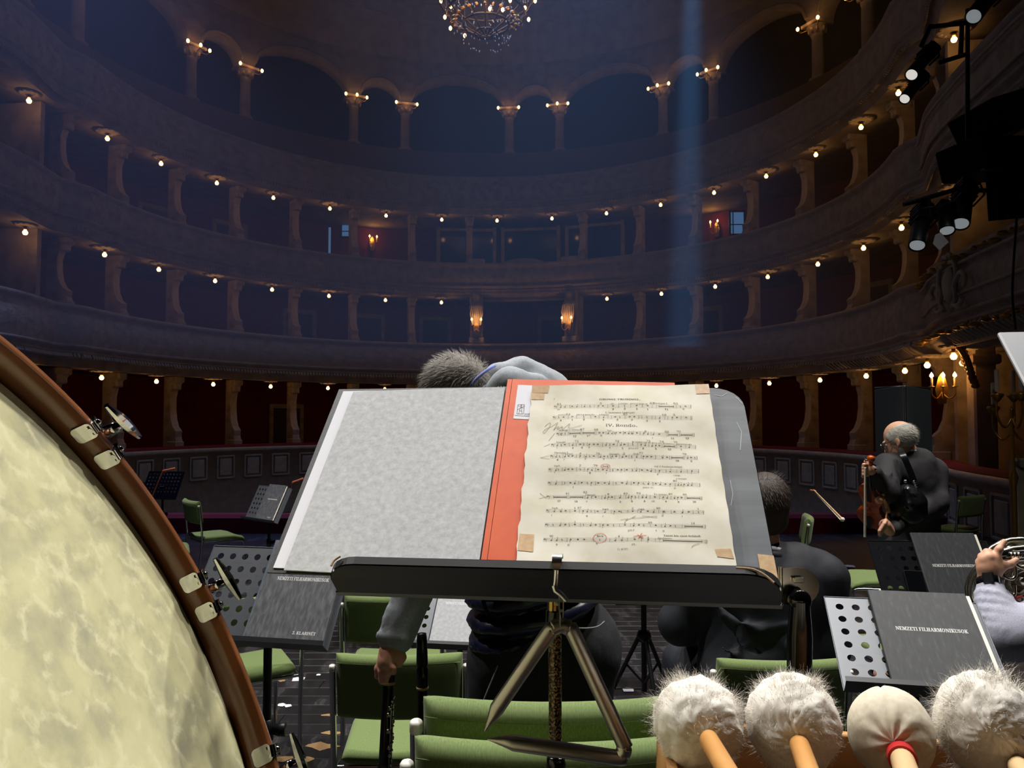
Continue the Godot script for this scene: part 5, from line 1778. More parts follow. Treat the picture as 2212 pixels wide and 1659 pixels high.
func build_right_side():
	# colour of the dim lenses
	glow("lens_glow", Color(0.95, 0.93, 0.9), 0.7)
	glow("lens_dim", Color(0.75, 0.78, 0.8), 0.32)
	var mb: MB
	# partitions beside the proscenium boxes
	for s in [-1.0, 1.0]:
		mb = MB.new()
		mb.box(tfm(loc(s * 10.35, -1.75, 3.7), -AX), Vector3(2.7, 9.4, 0.12))
		struct("wall_partition", mb, M.plaster_plain)
	# stucco on the first-tier proscenium box: cartouche, leaf garlands, gilt lines, ribbed cove below
	var path := house_path()
	var nor := path_normals(path)
	var n := path.size()
	var orn := thing("stucco_relief", "sculpted cartouche with gilt leaves on the proscenium box front", "relief")
	var fp := func(i: int, off: float, y: float) -> Vector3:
		var w: Vector2 = path[i] + nor[i] * off
		return loc(w.x, w.y, y)
	var ci := n - 14
	var cpos: Vector3 = fp.call(ci, -0.42, 3.62)
	var ow: Vector3 = (fp.call(ci, 1.0, 3.62) - cpos).normalized()
	var cf := Transform3D(Basis(ow.cross(Vector3.UP), Vector3.UP, -ow), cpos)
	mb = MB.new()
	mb.ball(cf * Transform3D(Basis.from_scale(Vector3(0.2, 0.26, 0.07)), Vector3(0, 0.02, 0)), 1.0, 18, 12)
	part(orn, "shield", mb, M.plaster_stage)
	mb = MB.new()
	for s in [-1.0, 1.0]:
		for q in [[[0.12, 0.34], [0.3, 0.3], [0.36, 0.1], [0.26, -0.05], [0.3, -0.22], [0.16, -0.34]], [[0.0, 0.42], [0.12, 0.46], [0.2, 0.36]], [[0.3, 0.02], [0.52, 0.12], [0.7, 0.02], [0.62, -0.1]], [[0.2, -0.3], [0.42, -0.34], [0.58, -0.26]]]:
			var pts := []
			for e in q: pts.append(cf * Vector3(e[0] * s, e[1], 0.02))
			mb.tube(spline(pts, 5), 0.035, 8)
	part(orn, "scrolls", mb, M.plaster_stage)
	mb = MB.new()
	for k in 40:
		var i := n - 24 + k % 20
		var p: Vector3 = fp.call(i, -0.44, (2.96 if k < 20 else 3.98) + 0.02 * sin(k * 2.3))
		mb.ball(Transform3D(Basis.from_scale(Vector3(0.09, 0.035, 0.05)).rotated(Vector3.UP, k * 0.7), p), 1.0, 8, 6)
	var gl := part(orn, "gilt_leaves", mb, M.gilt)
	gl.set_meta("kind", "stuff")
	mb = MB.new()
	for tier in [[4.1, 2.78], [6.75, 5.66]]:
		var line := []
		for k in range(n - 26, n - 4): line.append(fp.call(k, -0.40, tier[0] - 0.2))
		mb.tube(line, 0.025, 6)
		line = []
		for k in range(n - 26, n - 4): line.append(fp.call(k, -0.36, tier[0] - 0.62))
		mb.tube(line, 0.03, 6)
	part(orn, "frame_mouldings", mb, M.plaster_stage)
	# ribs of the cove under the proscenium boxes
	mb = MB.new()
	for k in range(n - 44, n - 6):
		for h in 2:
			var f := h * 0.5
			var w: Vector2 = path[k].lerp(path[k + 1], f)
			var nn: Vector2 = nor[k]
			var pts := []
			for q in [[-0.30, 3.06], [-0.24, 2.94], [-0.12, 2.84], [0.05, 2.79], [0.25, 2.77]]:
				pts.append(loc(w.x + nn.x * q[0] + nn.y * (q[0] + 0.3) * 0.5, w.y + nn.y * q[0] - nn.x * (q[0] + 0.3) * 0.5, q[1]))
			mb.tube(pts, 0.035, 5)
	var rb := part(orn, "cove_ribs", mb, M.plaster_stage)
	rb.set_meta("kind", "stuff")
	# stage box below: pilaster, gilt console, candelabra, warm lamp
	var st := thing("box_pilaster", "tall cream pilaster with gilt console inside the lit stage box", "pilaster")
	var p := at_z(2122, 905, 12.3)
	mb = MB.new()
	mb.box(tfm(Vector3(p.x, 1.6, p.z), -AX), Vector3(0.34, 2.5, 0.3), 0.03)
	mb.box(tfm(Vector3(p.x, 2.6, p.z), -AX), Vector3(0.46, 0.16, 0.42), 0.03)
	part(st, "shaft", mb, M.plaster_plain)
	mb = MB.new()
	for k in 10:
		var q := at_z(2078 + k * 3.2, 752 + k * 9.0, 12.05)
		mb.ball(Transform3D(Basis.from_scale(Vector3(0.07, 0.05, 0.06)), q), 1.0, 8, 6)
	mb.tube(spline([at_z(2070, 745, 12.05), at_z(2090, 780, 12.0), at_z(2100, 820, 12.05)], 5), 0.05, 8)
	part(st, "console", mb, M.gilt)
	var cw := at_z(2034, 828, 13.0)
	sconce(Transform3D(Basis(Vector3.UP, -0.4), cw), "three-armed candle sconce burning in the stage box beyond the violinist", 3, 0.16, true, 0.17)
	for q in [[2060, 770, 12.2], [2003, 789, 13.6]]:
		var lp := at_z(q[0], q[1], q[2])
		var pr := lamp_proto(false)
		var o := thing("ceiling_lamp", "lit bulb on a small rosette in the stage box beyond the violinist", "lamp", "lamps in the stage box", tfm(lp + Vector3(0, 0.18, 0)))
		part(o, "rosette", pr[0], M.plaster_plain)
		part(o, "socket", pr[1], M.brass)
		part(o, "bulb", pr[2], M.bulb)
		omni(lp, Color(1.0, 0.66, 0.34), 0.05, 0.05)
	# gilt floor candelabrum, unlit, at the very edge
	var ca := at_z(2184, 850, 8.6)
	var cd := thing("floor_candelabrum", "tall gilt candelabrum with unlit cream candles beside the black masking", "candelabrum", "", tfm(Vector3(ca.x, 0, ca.z)))
	mb = MB.new()
	mb.lathe(Transform3D(), [Vector2(0, 0), Vector2(0.2, 0), Vector2(0.2, 0.03), Vector2(0.05, 0.1), Vector2(0.025, 0.2), Vector2(0.03, 0.9), Vector2(0.05, 1.0), Vector2(0.02, 1.1), Vector2(0.02, 1.75), Vector2(0, 1.8)], 14)
	for k in 5:
		var an := TAU * k / 5.0 + 2.9
		var d := Vector3(cos(an), 0, sin(an))
		var y: float = ca.y - 0.02 - 0.14 * (k % 2)
		mb.tube(spline([Vector3(0, y - 0.25, 0), d * 0.1 + Vector3(0, y - 0.36, 0), d * 0.2 + Vector3(0, y - 0.22, 0), d * 0.19 + Vector3(0, y, 0)], 5), 0.012, 6)
		mb.lathe(tfm(d * 0.19 + Vector3(0, y, 0)), [Vector2(0.0, -0.08), Vector2(0.02, -0.07), Vector2(0.07, 0.0), Vector2(0.06, 0.02), Vector2(0, 0.02)], 12)
	part(cd, "stem", mb, M.gilt)
	for k in 5:
		var an := TAU * k / 5.0 + 2.9
		mb = MB.new()
		mb.lathe(tfm(Vector3(cos(an) * 0.19, ca.y + 0.02 - 0.14 * (k % 2), sin(an) * 0.19)), [Vector2(0.022, 0), Vector2(0.022, 0.24), Vector2(0.006, 0.25), Vector2(0, 0.25)], 10)
		part(cd, "candle", mb, M.candle)
	# stage-side cabinet with a blue panel
	var cb := thing("cream_cabinet", "cream panelled door with a dark blue pane at the end of the box front", "cabinet")
	var c0 := at_z(2200, 1070, 8.9)
	mb = MB.new()
	mb.box(tfm(Vector3(c0.x + 0.25, 0.45, c0.z), 0.15), Vector3(0.72, 1.5, 0.12), 0.02)
	part(cb, "body", mb, M.plaster_stage)
	mb = MB.new()
	mb.box(tfm(Vector3(c0.x + 0.25, c0.y + 0.08, c0.z + 0.055), 0.15), Vector3(0.5, 0.3, 0.04))
	part(cb, "blue_pane", mb, M.blue_pane)
	mb = MB.new()
	mb.box(tfm(Vector3(c0.x + 0.05, c0.y - 0.42, c0.z + 0.07), 0.15), Vector3(0.12, 0.03, 0.03), 0.005)
	part(cb, "handle", mb, M.black_metal)
	# folding screen behind the violinist
	var sc := thing("folding_screen", "grey folding screen of two tall panels standing behind the violinist", "screen")
	var a := at_z(1894, 1000, 7.6)
	var b := at_z(1957, 1000, 7.2)
	var c := at_z(2012, 1000, 7.7)
	for q in [[a, b], [b, c]]:
		mb = MB.new()
		var A: Vector3 = q[0]
		var B: Vector3 = q[1]
		var mid := (A + B) * 0.5
		mb.box(Transform3D(Basis((B - A).normalized(), Vector3.UP, (B - A).normalized().cross(Vector3.UP)), Vector3(mid.x, 0.975, mid.z)), Vector3(A.distance_to(B), 1.95, 0.025), 0.004)
		part(sc, "panel", mb, M.screen_grey)
	mb = MB.new()
	mb.tube([Vector3(a.x, 1.955, a.z), Vector3(b.x, 1.955, b.z), Vector3(c.x, 1.955, c.z)], 0.012, 6)
	mb.tube([Vector3(b.x, 0, b.z + 0.01), Vector3(b.x, 1.95, b.z + 0.01)], 0.012, 6)
	part(sc, "edge_strip", mb, M.steel)
	# loudspeakers and masking at the proscenium
	for q in [[2150, 262, 8.7, 0.85, 0.42, 0.55, 0.42, "upper black loudspeaker slung at a tilt on the proscenium"], [2135, 345, 8.4, 1.1, 0.36, 0.5, 0.2, "lower black loudspeaker above the cluster of spotlights"]]:
		var fr := Transform3D(Basis(Vector3.BACK, q[6]) * Basis(Vector3.UP, 0.5), at_z(q[0], q[1], q[2]))
		var o := thing("loudspeaker", q[7], "loudspeaker", "", fr)
		mb = MB.new()
		mb.box(Transform3D(), Vector3(q[3], q[4], q[5]), 0.02)
		part(o, "cabinet", mb, M.dark_cloth)
		mb = MB.new()
		mb.box(tfm(Vector3(0, 0, q[5] * 0.5 + 0.006)), Vector3(q[3] * 0.92, q[4] * 0.86, 0.012), 0.004)
		part(o, "grille", mb, M.black_metal)
		mb = MB.new()
		mb.box(tfm(Vector3(-q[3] * 0.5 + 0.1, -q[4] * 0.5, q[5] * 0.4)), Vector3(0.2, 0.02, 0.04))
		part(o, "bracket", mb, M.steel)
	var dr := thing("black_drape", "black masking drape hanging in folds at the proscenium edge", "drape")
	mb = MB.new()
	var rows := []
	for k in 41:
		var f := k / 40.0
		var top := at_z(lerpf(2125, 2420, f), 330, 8.2 + 0.12 * sin(k * 1.7))
		var low := at_z(lerpf(2135, 2420, f), lerpf(478, 450, f), 8.2 + 0.12 * sin(k * 1.7))
		rows.append([top, top.lerp(low, 0.33), top.lerp(low, 0.66), low])
	mb.grid(rows)
	part(dr, "cloth", mb, M.dark_cloth)
	# spots on their bars
	var dn := Vector3(-0.75, -0.85, 0.45)
	stage_spot(at_z(1968, 163, 7.9), dn, 0.062, 0.62, "slim black spotlight with a bright lens above a rosette lamp", 0.6)
	stage_spot(at_z(1953, 215, 8.1), dn, 0.055, 0.55, "small black spotlight with a silvery lens below the slim bright one", 0.6)
	stage_spot(at_z(2102, 37, 7.6), dn, 0.075, 0.7, "topmost black spotlight on the proscenium bar", 0.2)
	stage_spot(at_z(1981, 532, 7.6), Vector3(-0.42, -0.95, 0.5), 0.075, 0.62, "lower black spotlight with a white lens near the bulging box", 0.3)
	stage_spot(at_z(2075, 485, 7.8), Vector3(-0.42, -0.95, 0.5), 0.08, 0.66, "lower black spotlight with a striped lens beside a barn door flap", 0.3)
	stage_spot(at_z(2046, 500, 7.7), Vector3(-0.2, -0.95, 0.5), 0.07, 0.4, "short black spotlight between the two lower ones", 0.1)
	var rg := thing("lighting_bar", "black pipes carrying the cluster of spotlights", "lighting bar")
	for q in [[[2008, 58], [2105, 48], 7.75], [[1990, 100], [2010, 55], 7.75], [[2078, 52], [2075, 118], 7.75], [[2030, 135], [2085, 118], 7.8], [[1952, 442], [2090, 402], 7.7], [[2004, 424], [2010, 475], 7.7], [[2060, 408], [2130, 412], 7.7], [[2090, 20], [2090, 400], 8.3]]:
		mb = MB.new()
		mb.tube([at_z(q[0][0], q[0][1], q[2]), at_z(q[1][0], q[1][1], q[2])], 0.024, 8)
		part(rg, "pipe", mb, M.black_metal)
	var bd := thing("barn_door", "pale grey barn door flap hanging under the lower spotlights", "barn door flap")
	mb = MB.new()
	var bz := 7.6
	var ctr := at_z(2032, 520, bz)
	var poly := PackedVector2Array()
	for e in [[2012, 528], [2018, 508], [2032, 502], [2053, 522], [2028, 541]]:
		var w := at_z(e[0], e[1], bz) - ctr
		poly.append(Vector2(w.x, w.y))
	mb.plate(tfm(ctr, 0.25), poly, 0.004)
	part(bd, "flap", mb, M.flap_grey)
	mb = MB.new()
	mb.tube(spline([at_z(2196, 470, 8.0), at_z(2190, 560, 8.0), at_z(2187, 640, 8.0), at_z(2194, 712, 8.0)], 5), 0.012, 6)
	var cable := part(self, "hanging_cable", mb, M.black_metal)
	tag(cable, "thin black cable hanging in front of the proscenium box", "cable")

# ---------------------------------------------------------------- chairs
func pad(mb: MB, w: float, h: float, th: float, at: Callable):
	# a cushion with rounded edges; at(u, v, t) gives the point at u, v on its surface and t across the thickness
	var r := th * 0.5
	var list := func(len: float, n: int) -> Array:
		var out := []
		for k in 5: out.append(-len * 0.5 + r * (1.0 - cos(PI * 0.5 * k / 4.0)))
		for k in n: out.append(lerpf(-len * 0.5 + r, len * 0.5 - r, (k + 1.0) / (n + 1.0)))
		for k in 5: out.append(len * 0.5 - r * (1.0 - cos(PI * 0.5 * (4 - k) / 4.0)))
		return out
	var us: Array = list.call(w, 10)
	var vs: Array = list.call(h, 4)
	var edge := func(x: float, len: float) -> float:
		var d := len * 0.5 - absf(x)
		return 1.0 if d >= r else sqrt(maxf(0.0, 1.0 - pow(1.0 - d / r, 2.0)))
	for s in [1.0, -1.0]:
		var rows := []
		for v in vs:
			var row := []
			for u in us:
				row.append(at.call(u, v, s * r * edge.call(u, w) * edge.call(v, h)))
			if s < 0.0: row.reverse()
			rows.append(row)
		mb.grid(rows, 0)

func make_chair() -> Array:
	var out := []
	var mb := MB.new()
	pad(mb, 0.43, 0.42, 0.05, func(u, v, t): return Vector3(u * (1.0 - 0.06 * v / 0.21), 0.455 + t - 0.035 * pow(maxf(0.0, -v / 0.21), 4.0) + 0.008 * pow(u / 0.215, 2.0), v))
	out.append(["seat", mb.done(), "green_cloth"])
	mb = MB.new()
	pad(mb, 0.435, 0.225, 0.058, func(u, v, t): return Vector3(u, 0.722 + v + t * 0.12, 0.262 + v * 0.16 - t - 0.035 * pow(u / 0.2175, 2.0)))
	out.append(["backrest", mb.done(), "green_cloth"])
	mb = MB.new()      # piped seam along the top of the back
	var seam := []
	for k in 15:
		var u := (k / 14.0 * 2.0 - 1.0) * 0.212
		seam.append(Vector3(u, 0.809, 0.3035 - 0.035 * pow(u / 0.2175, 2.0)))
	mb.tube(seam, 0.0012, 5)
	out.append(["seam", mb.done(), "green_cloth"])
	for s in [-1.0, 1.0]:
		mb = MB.new()
		mb.tube(spline([Vector3(s * 0.215, 0.0, 0.255), Vector3(s * 0.222, 0.25, 0.225), Vector3(s * 0.228, 0.46, 0.212), Vector3(s * 0.230, 0.64, 0.226), Vector3(s * 0.229, 0.788, 0.249)], 4), 0.011, 10)
		out.append(["rear_leg", mb.done(), "chair_chrome"])
		mb = MB.new()
		mb.lathe(look(Vector3(s * 0.229, 0.776, 0.2475), Vector3(0, 0.96, 0.16)), [Vector2(0.0, 0.0), Vector2(0.0116, 0.0), Vector2(0.0116, 0.016), Vector2(0.0095, 0.0195), Vector2(0.0, 0.0205)], 12)
		out.append(["end_cap", mb.done(), "white_cap"])
		mb = MB.new()
		mb.tube(spline([Vector3(s * 0.226, 0.425, 0.212), Vector3(s * 0.222, 0.422, 0.0), Vector3(s * 0.218, 0.42, -0.165), Vector3(s * 0.218, 0.395, -0.2), Vector3(s * 0.218, 0.34, -0.205), Vector3(s * 0.222, 0.0, -0.215)], 4), 0.011, 10)
		out.append(["front_leg", mb.done(), "chair_chrome"])
	mb = MB.new()
	mb.tube([Vector3(-0.222, 0.42, -0.05), Vector3(0.222, 0.42, -0.05)], 0.009, 8)
	mb.tube([Vector3(-0.226, 0.425, 0.19), Vector3(0.226, 0.425, 0.19)], 0.009, 8)
	out.append(["cross_bar", mb.done(), "chair_chrome"])
	return out

func place_chair(proto: Array, at: Vector3, yaw: float, label: String, group := "green orchestra chairs"):
	var o := thing("orchestra_chair", label, "chair", group, tfm(at, yaw))
	for q in proto: part(o, q[0], q[1], M[q[2]])
	return o

# ---------------------------------------------------------------- perforated metal stands and folders
func stand_frame(bl: Vector3, yaw: float, tilt: float) -> Transform3D:
	var u := Vector3(cos(yaw), 0, sin(yaw))
	var v := Vector3(sin(yaw) * cos(tilt), sin(tilt), -cos(yaw) * cos(tilt))
	return Transform3D(Basis(u, v, u.cross(v)), bl)

func perforated(mb: MB, x0: float, x1: float, y0: float, y1: float, px: float, py: float, nx: int, ny: int, dx: float, dy: float, r: float):
	# a flat plate with round holes; first hole centre at px, py counted from the top left
	var t := 0.0012
	var xs := [x0]
	var ys := [y1]
	for k in nx:
		xs.append(x0 + px + dx * (k - 0.5)); xs.append(x0 + px + dx * (k + 0.5))
	for k in ny:
		ys.append(y1 - py - dy * (k - 0.5)); ys.append(y1 - py - dy * (k + 0.5))
	xs.append(x1); ys.append(y0)
	mb.sm(-1)
	for i in xs.size() - 1:
		for j in ys.size() - 1:
			var a: float = xs[i]
			var b: float = xs[i + 1]
			var c: float = ys[j]
			var d: float = ys[j + 1]
			if b - a < 1e-5 or c - d < 1e-5: continue
			var hole := i % 2 == 1 and j % 2 == 1 and i < 2 * nx and j < 2 * ny
			if not hole:
				for s in [0.0, -t]: mb.quad(Vector3(a, c, s), Vector3(b, c, s), Vector3(b, d, s), Vector3(a, d, s))
				continue
			var m := Vector2((a + b) * 0.5, (c + d) * 0.5)
			var n := 16
			for k in n:
				var q0 := TAU * k / n
				var q1 := TAU * (k + 1) / n
				var e0 := _sq(m, (b - a) * 0.5, (c - d) * 0.5, q0)
				var e1 := _sq(m, (b - a) * 0.5, (c - d) * 0.5, q1)
				var h0 := m + Vector2(cos(q0), sin(q0)) * r
				var h1 := m + Vector2(cos(q1), sin(q1)) * r
				for s in [0.0, -t]: mb.quad(Vector3(h0.x, h0.y, s), Vector3(e0.x, e0.y, s), Vector3(e1.x, e1.y, s), Vector3(h1.x, h1.y, s))
				mb.quad(Vector3(h0.x, h0.y, 0), Vector3(h1.x, h1.y, 0), Vector3(h1.x, h1.y, -t), Vector3(h0.x, h0.y, -t))

func _sq(m: Vector2, hx: float, hy: float, a: float) -> Vector2:
	var d := Vector2(cos(a), sin(a))
	var k := minf(hx / maxf(absf(d.x), 1e-6), hy / maxf(absf(d.y), 1e-6))
	return m + d * k

func metal_stand(fr: Transform3D, x0: float, x1: float, top: float, label: String, mt: Material, nx := 0, foot := true) -> Node3D:
	var o := thing("metal_stand", label, "music stand", "", fr)
	var mb := MB.new()
	var n := nx if nx > 0 else int((x1 - x0 - 0.03) / 0.042)
	perforated(mb, x0, x1, 0.0, top, 0.036, 0.034, n, 6, 0.042, 0.0425, 0.0105)
	part(o, "desk_plate", mb, mt)
	mb = MB.new()
	var rim := [Vector3(x0, 0.0, 0.0), Vector3(x0, top, 0.0), Vector3(x1, top, 0.0), Vector3(x1, 0.0, 0.0)]
	for k in 3: mb.tube([rim[k], rim[k + 1]], 0.0018, 6)
	part(o, "rolled_edge", mb, mt)
	mb = MB.new()
	mb.box(tfm(Vector3((x0 + x1) * 0.5, -0.002, 0.022)), Vector3(x1 - x0, 0.0016, 0.045))
	mb.box(tfm(Vector3((x0 + x1) * 0.5, 0.004, 0.044)), Vector3(x1 - x0, 0.014, 0.0016))
	part(o, "shelf", mb, M.stand_black)
	# post and tripod
	var inv := fr.affine_inverse()
	var g := fr * Vector3((x0 + x1) * 0.5, top * 0.45, -0.02)
	mb = MB.new()
	mb.tube([inv * g, inv * Vector3(g.x, 0.1, g.z)], 0.0125, 12)
	mb.lathe(inv * tfm(Vector3(g.x, minf(g.y - 0.3, 0.72), g.z)), [Vector2(0.0, -0.03), Vector2(0.02, -0.03), Vector2(0.02, 0.03), Vector2(0.0, 0.03)], 12)
	part(o, "post", mb, M.stand_black)
	mb = MB.new()
	mb.box(inv * tfm(g + Vector3(0, -0.01, 0.01)), Vector3(0.06, 0.05, 0.03), 0.005)
	part(o, "clamp", mb, M.stand_black)
	mb = MB.new()
	mb.lathe(inv * Transform3D(Basis(Vector3.FORWARD, PI / 2), Vector3(g.x + 0.02, minf(g.y - 0.3, 0.72), g.z)), [Vector2(0, 0), Vector2(0.014, 0.0), Vector2(0.02, 0.02), Vector2(0.02, 0.035), Vector2(0, 0.035)], 12)
	part(o, "thumb_screw", mb, M.stand_black)
	if foot:
		for k in 3:
			mb = MB.new()
			var an := TAU * k / 3.0 + 0.5 + g.x
			mb.tube([inv * Vector3(g.x, 0.3, g.z), inv * Vector3(g.x + cos(an) * 0.27, 0.01, g.z + sin(an) * 0.27)], 0.009, 8)
			part(o, "leg", mb, M.stand_black)
	return o

func folder_on(fr: Transform3D, w: float, h: float, cover: Material, label: String, size := 0.0095, edge := true, title_y := 0.62, part_name := "", dy := 0.001) -> Node3D:
	var o := thing("part_folder", label, "folder", "", fr)
	var th := 0.012
	var mb := MB.new()
	mb.box(tfm(Vector3(w * 0.5, h * 0.5 + dy, 0.003)), Vector3(w, h, 0.003), 0.0006)
	mb.box(tfm(Vector3(w * 0.5, h * 0.5 + dy, th)), Vector3(w, h, 0.003), 0.0006)
	part(o, "cover", mb, cover)
	mb = MB.new()
	mb.tube([Vector3(0, dy, th * 0.5 + 0.0015), Vector3(0, h + dy, th * 0.5 + 0.0015)], 0.0062, 8)
	part(o, "spine", mb, M.spine_blue if cover == M.cover_grey else M.cover_black)
	mb = MB.new()
	mb.box(tfm(Vector3(w * 0.5 + (0.012 if edge else -0.003), h * 0.5 + dy, th * 0.5 + 0.002)), Vector3(w - 0.004, h - 0.012, 0.006))
	part(o, "pages", mb, M.page_edge)
	mb = MB.new()
	var z := th + 0.0017
	text_tris(mb, "NEMZETI FILHARMONIKUSOK", "serif_bold", size, func(x, y): return Vector3(w * 0.52 + x, h * title_y + y, z), HORIZONTAL_ALIGNMENT_CENTER, 0.74)
	part(o, "title", mb, M.print_white)
	if part_name != "":
		mb = MB.new()
		text_tris(mb, part_name, "serif_bold", size * 0.8, func(x, y): return Vector3(w * 0.74 + x, h * 0.12 + y, z), HORIZONTAL_ALIGNMENT_CENTER, 0.95)
		part(o, "instrument_name", mb, M.print_white)
	return o

func stand_lamp(a: Vector3, b: Vector3, c: Vector3, label: String):
	var o := thing("stand_lamp", label, "lamp")
	var mb := MB.new()
	mb.tube([a, b], 0.006, 6)
	part(o, "arm", mb, M.lamp_copper)
	mb = MB.new()
	mb.tube([b, c], 0.012, 8)
	part(o, "lamp_head", mb, M.lamp_copper)

func clarinet(top: Vector3, low: Vector3, label: String, capped: bool):
	var fr := look(low, top - low, Vector3.BACK)
	var L := top.distance_to(low)
	var tl := 0.16 if capped else 0.062
	var o := thing("clarinet", label, "clarinet", "", fr)
	var mb := MB.new()
	mb.lathe(Transform3D(), [Vector2(0, 0), Vector2(0.034, 0), Vector2(0.034, 0.012), Vector2(0.022, 0.06), Vector2(0.0175, 0.11), Vector2(0.019, 0.115), Vector2(0.019, 0.13), Vector2(0.0165, 0.135), Vector2(0.0155, L * 0.42), Vector2(0.0185, L * 0.425), Vector2(0.0185, L * 0.46), Vector2(0.0155, L * 0.465), Vector2(0.0148, L - tl)], 20)
	part(o, "body", mb, M.grenadilla)
	mb = MB.new()
	if capped:      # mouthpiece under its cap
		mb.lathe(Transform3D(), [Vector2(0.0148, L - 0.16), Vector2(0.0175, L - 0.155), Vector2(0.0175, L - 0.105), Vector2(0.0152, L - 0.1), Vector2(0.0152, L - 0.095), Vector2(0.0172, L - 0.09), Vector2(0.0155, L - 0.02), Vector2(0.0135, L - 0.002), Vector2(0.0, L)], 20)
	else:
		mb.lathe(Transform3D(), [Vector2(0.0148, L - tl), Vector2(0.0178, L - 0.058), Vector2(0.0178, L - 0.02), Vector2(0.0165, L - 0.004), Vector2(0.0150, L), Vector2(0, L)], 20)
	part(o, "mouthpiece", mb, M.grenadilla)
	mb = MB.new()
	for y in [L - (0.118 if capped else 0.03), L * 0.445]:
		mb.lathe(Transform3D(), [Vector2(0.0158, y - 0.003), Vector2(0.0166, y - 0.003), Vector2(0.0166, y + 0.003), Vector2(0.0158, y + 0.003)], 18)
	mb.lathe(Transform3D(), [Vector2(0.0150, L - tl - 0.004), Vector2(0.0185, L - tl - 0.002), Vector2(0.0185, L - tl + 0.004), Vector2(0.0150, L - tl + 0.006)], 18)
	part(o, "rings", mb, M.cork)
	mb = MB.new()
	mb.tube([Vector3(0.019, 0.13, 0.008), Vector3(0.0175, L - tl - 0.03, 0.008)], 0.0022, 6)
	mb.tube([Vector3(0.014, 0.16, 0.014), Vector3(0.013, L - tl - 0.05, 0.014)], 0.0018, 6)
	part(o, "key_rods", mb, M.key_silver)
	var kr := RandomNumberGenerator.new()
	kr.seed = 91
	var y := 0.12
	while y < L - tl - 0.02:
		mb = MB.new()
		var an := kr.randf_range(0.1, 1.3)
		var d := Vector3(cos(an), 0, sin(an))
		var kf := look(d * 0.0175 + Vector3(0, y, 0), d)
		mb.lathe(kf, [Vector2(0, 0), Vector2(0.0062, 0.0), Vector2(0.0062, 0.003), Vector2(0.004, 0.005), Vector2(0, 0.005)], 12)
		mb.tube([d * 0.019 + Vector3(0, y, 0), Vector3(0.019, y + 0.012, 0.009)], 0.0017, 6)
		mb.ball(tfm(Vector3(0.0195, y + 0.012, 0.009)), 0.0034, 8, 6)
		part(o, "key", mb, M.key_silver)
		y += kr.randf_range(0.016, 0.026)
	for s in [-1.0, 1.0]:      # long side keys near the bell
		mb = MB.new()
		mb.tube(spline([Vector3(s * 0.018, 0.20, 0.008), Vector3(s * 0.028, 0.17, 0.012), Vector3(s * 0.03, 0.13, 0.01)], 4), 0.003, 6)
		mb.ball(Transform3D(Basis.from_scale(Vector3(0.006, 0.011, 0.004)), Vector3(s * 0.029, 0.135, 0.012)), 1.0, 8, 6)
		part(o, "side_key", mb, M.key_silver)
	# peg on the floor
	var st := thing("clarinet_peg", "black floor peg under " + label, "instrument stand", "", Transform3D())
	mb = MB.new()
	mb.tube([low, Vector3(low.x, 0.02, low.z)], 0.01, 8)
	mb.lathe(tfm(Vector3(low.x, 0, low.z)), [Vector2(0, 0), Vector2(0.09, 0), Vector2(0.09, 0.015), Vector2(0, 0.03)], 12)
	part(st, "peg", mb, M.stand_black)

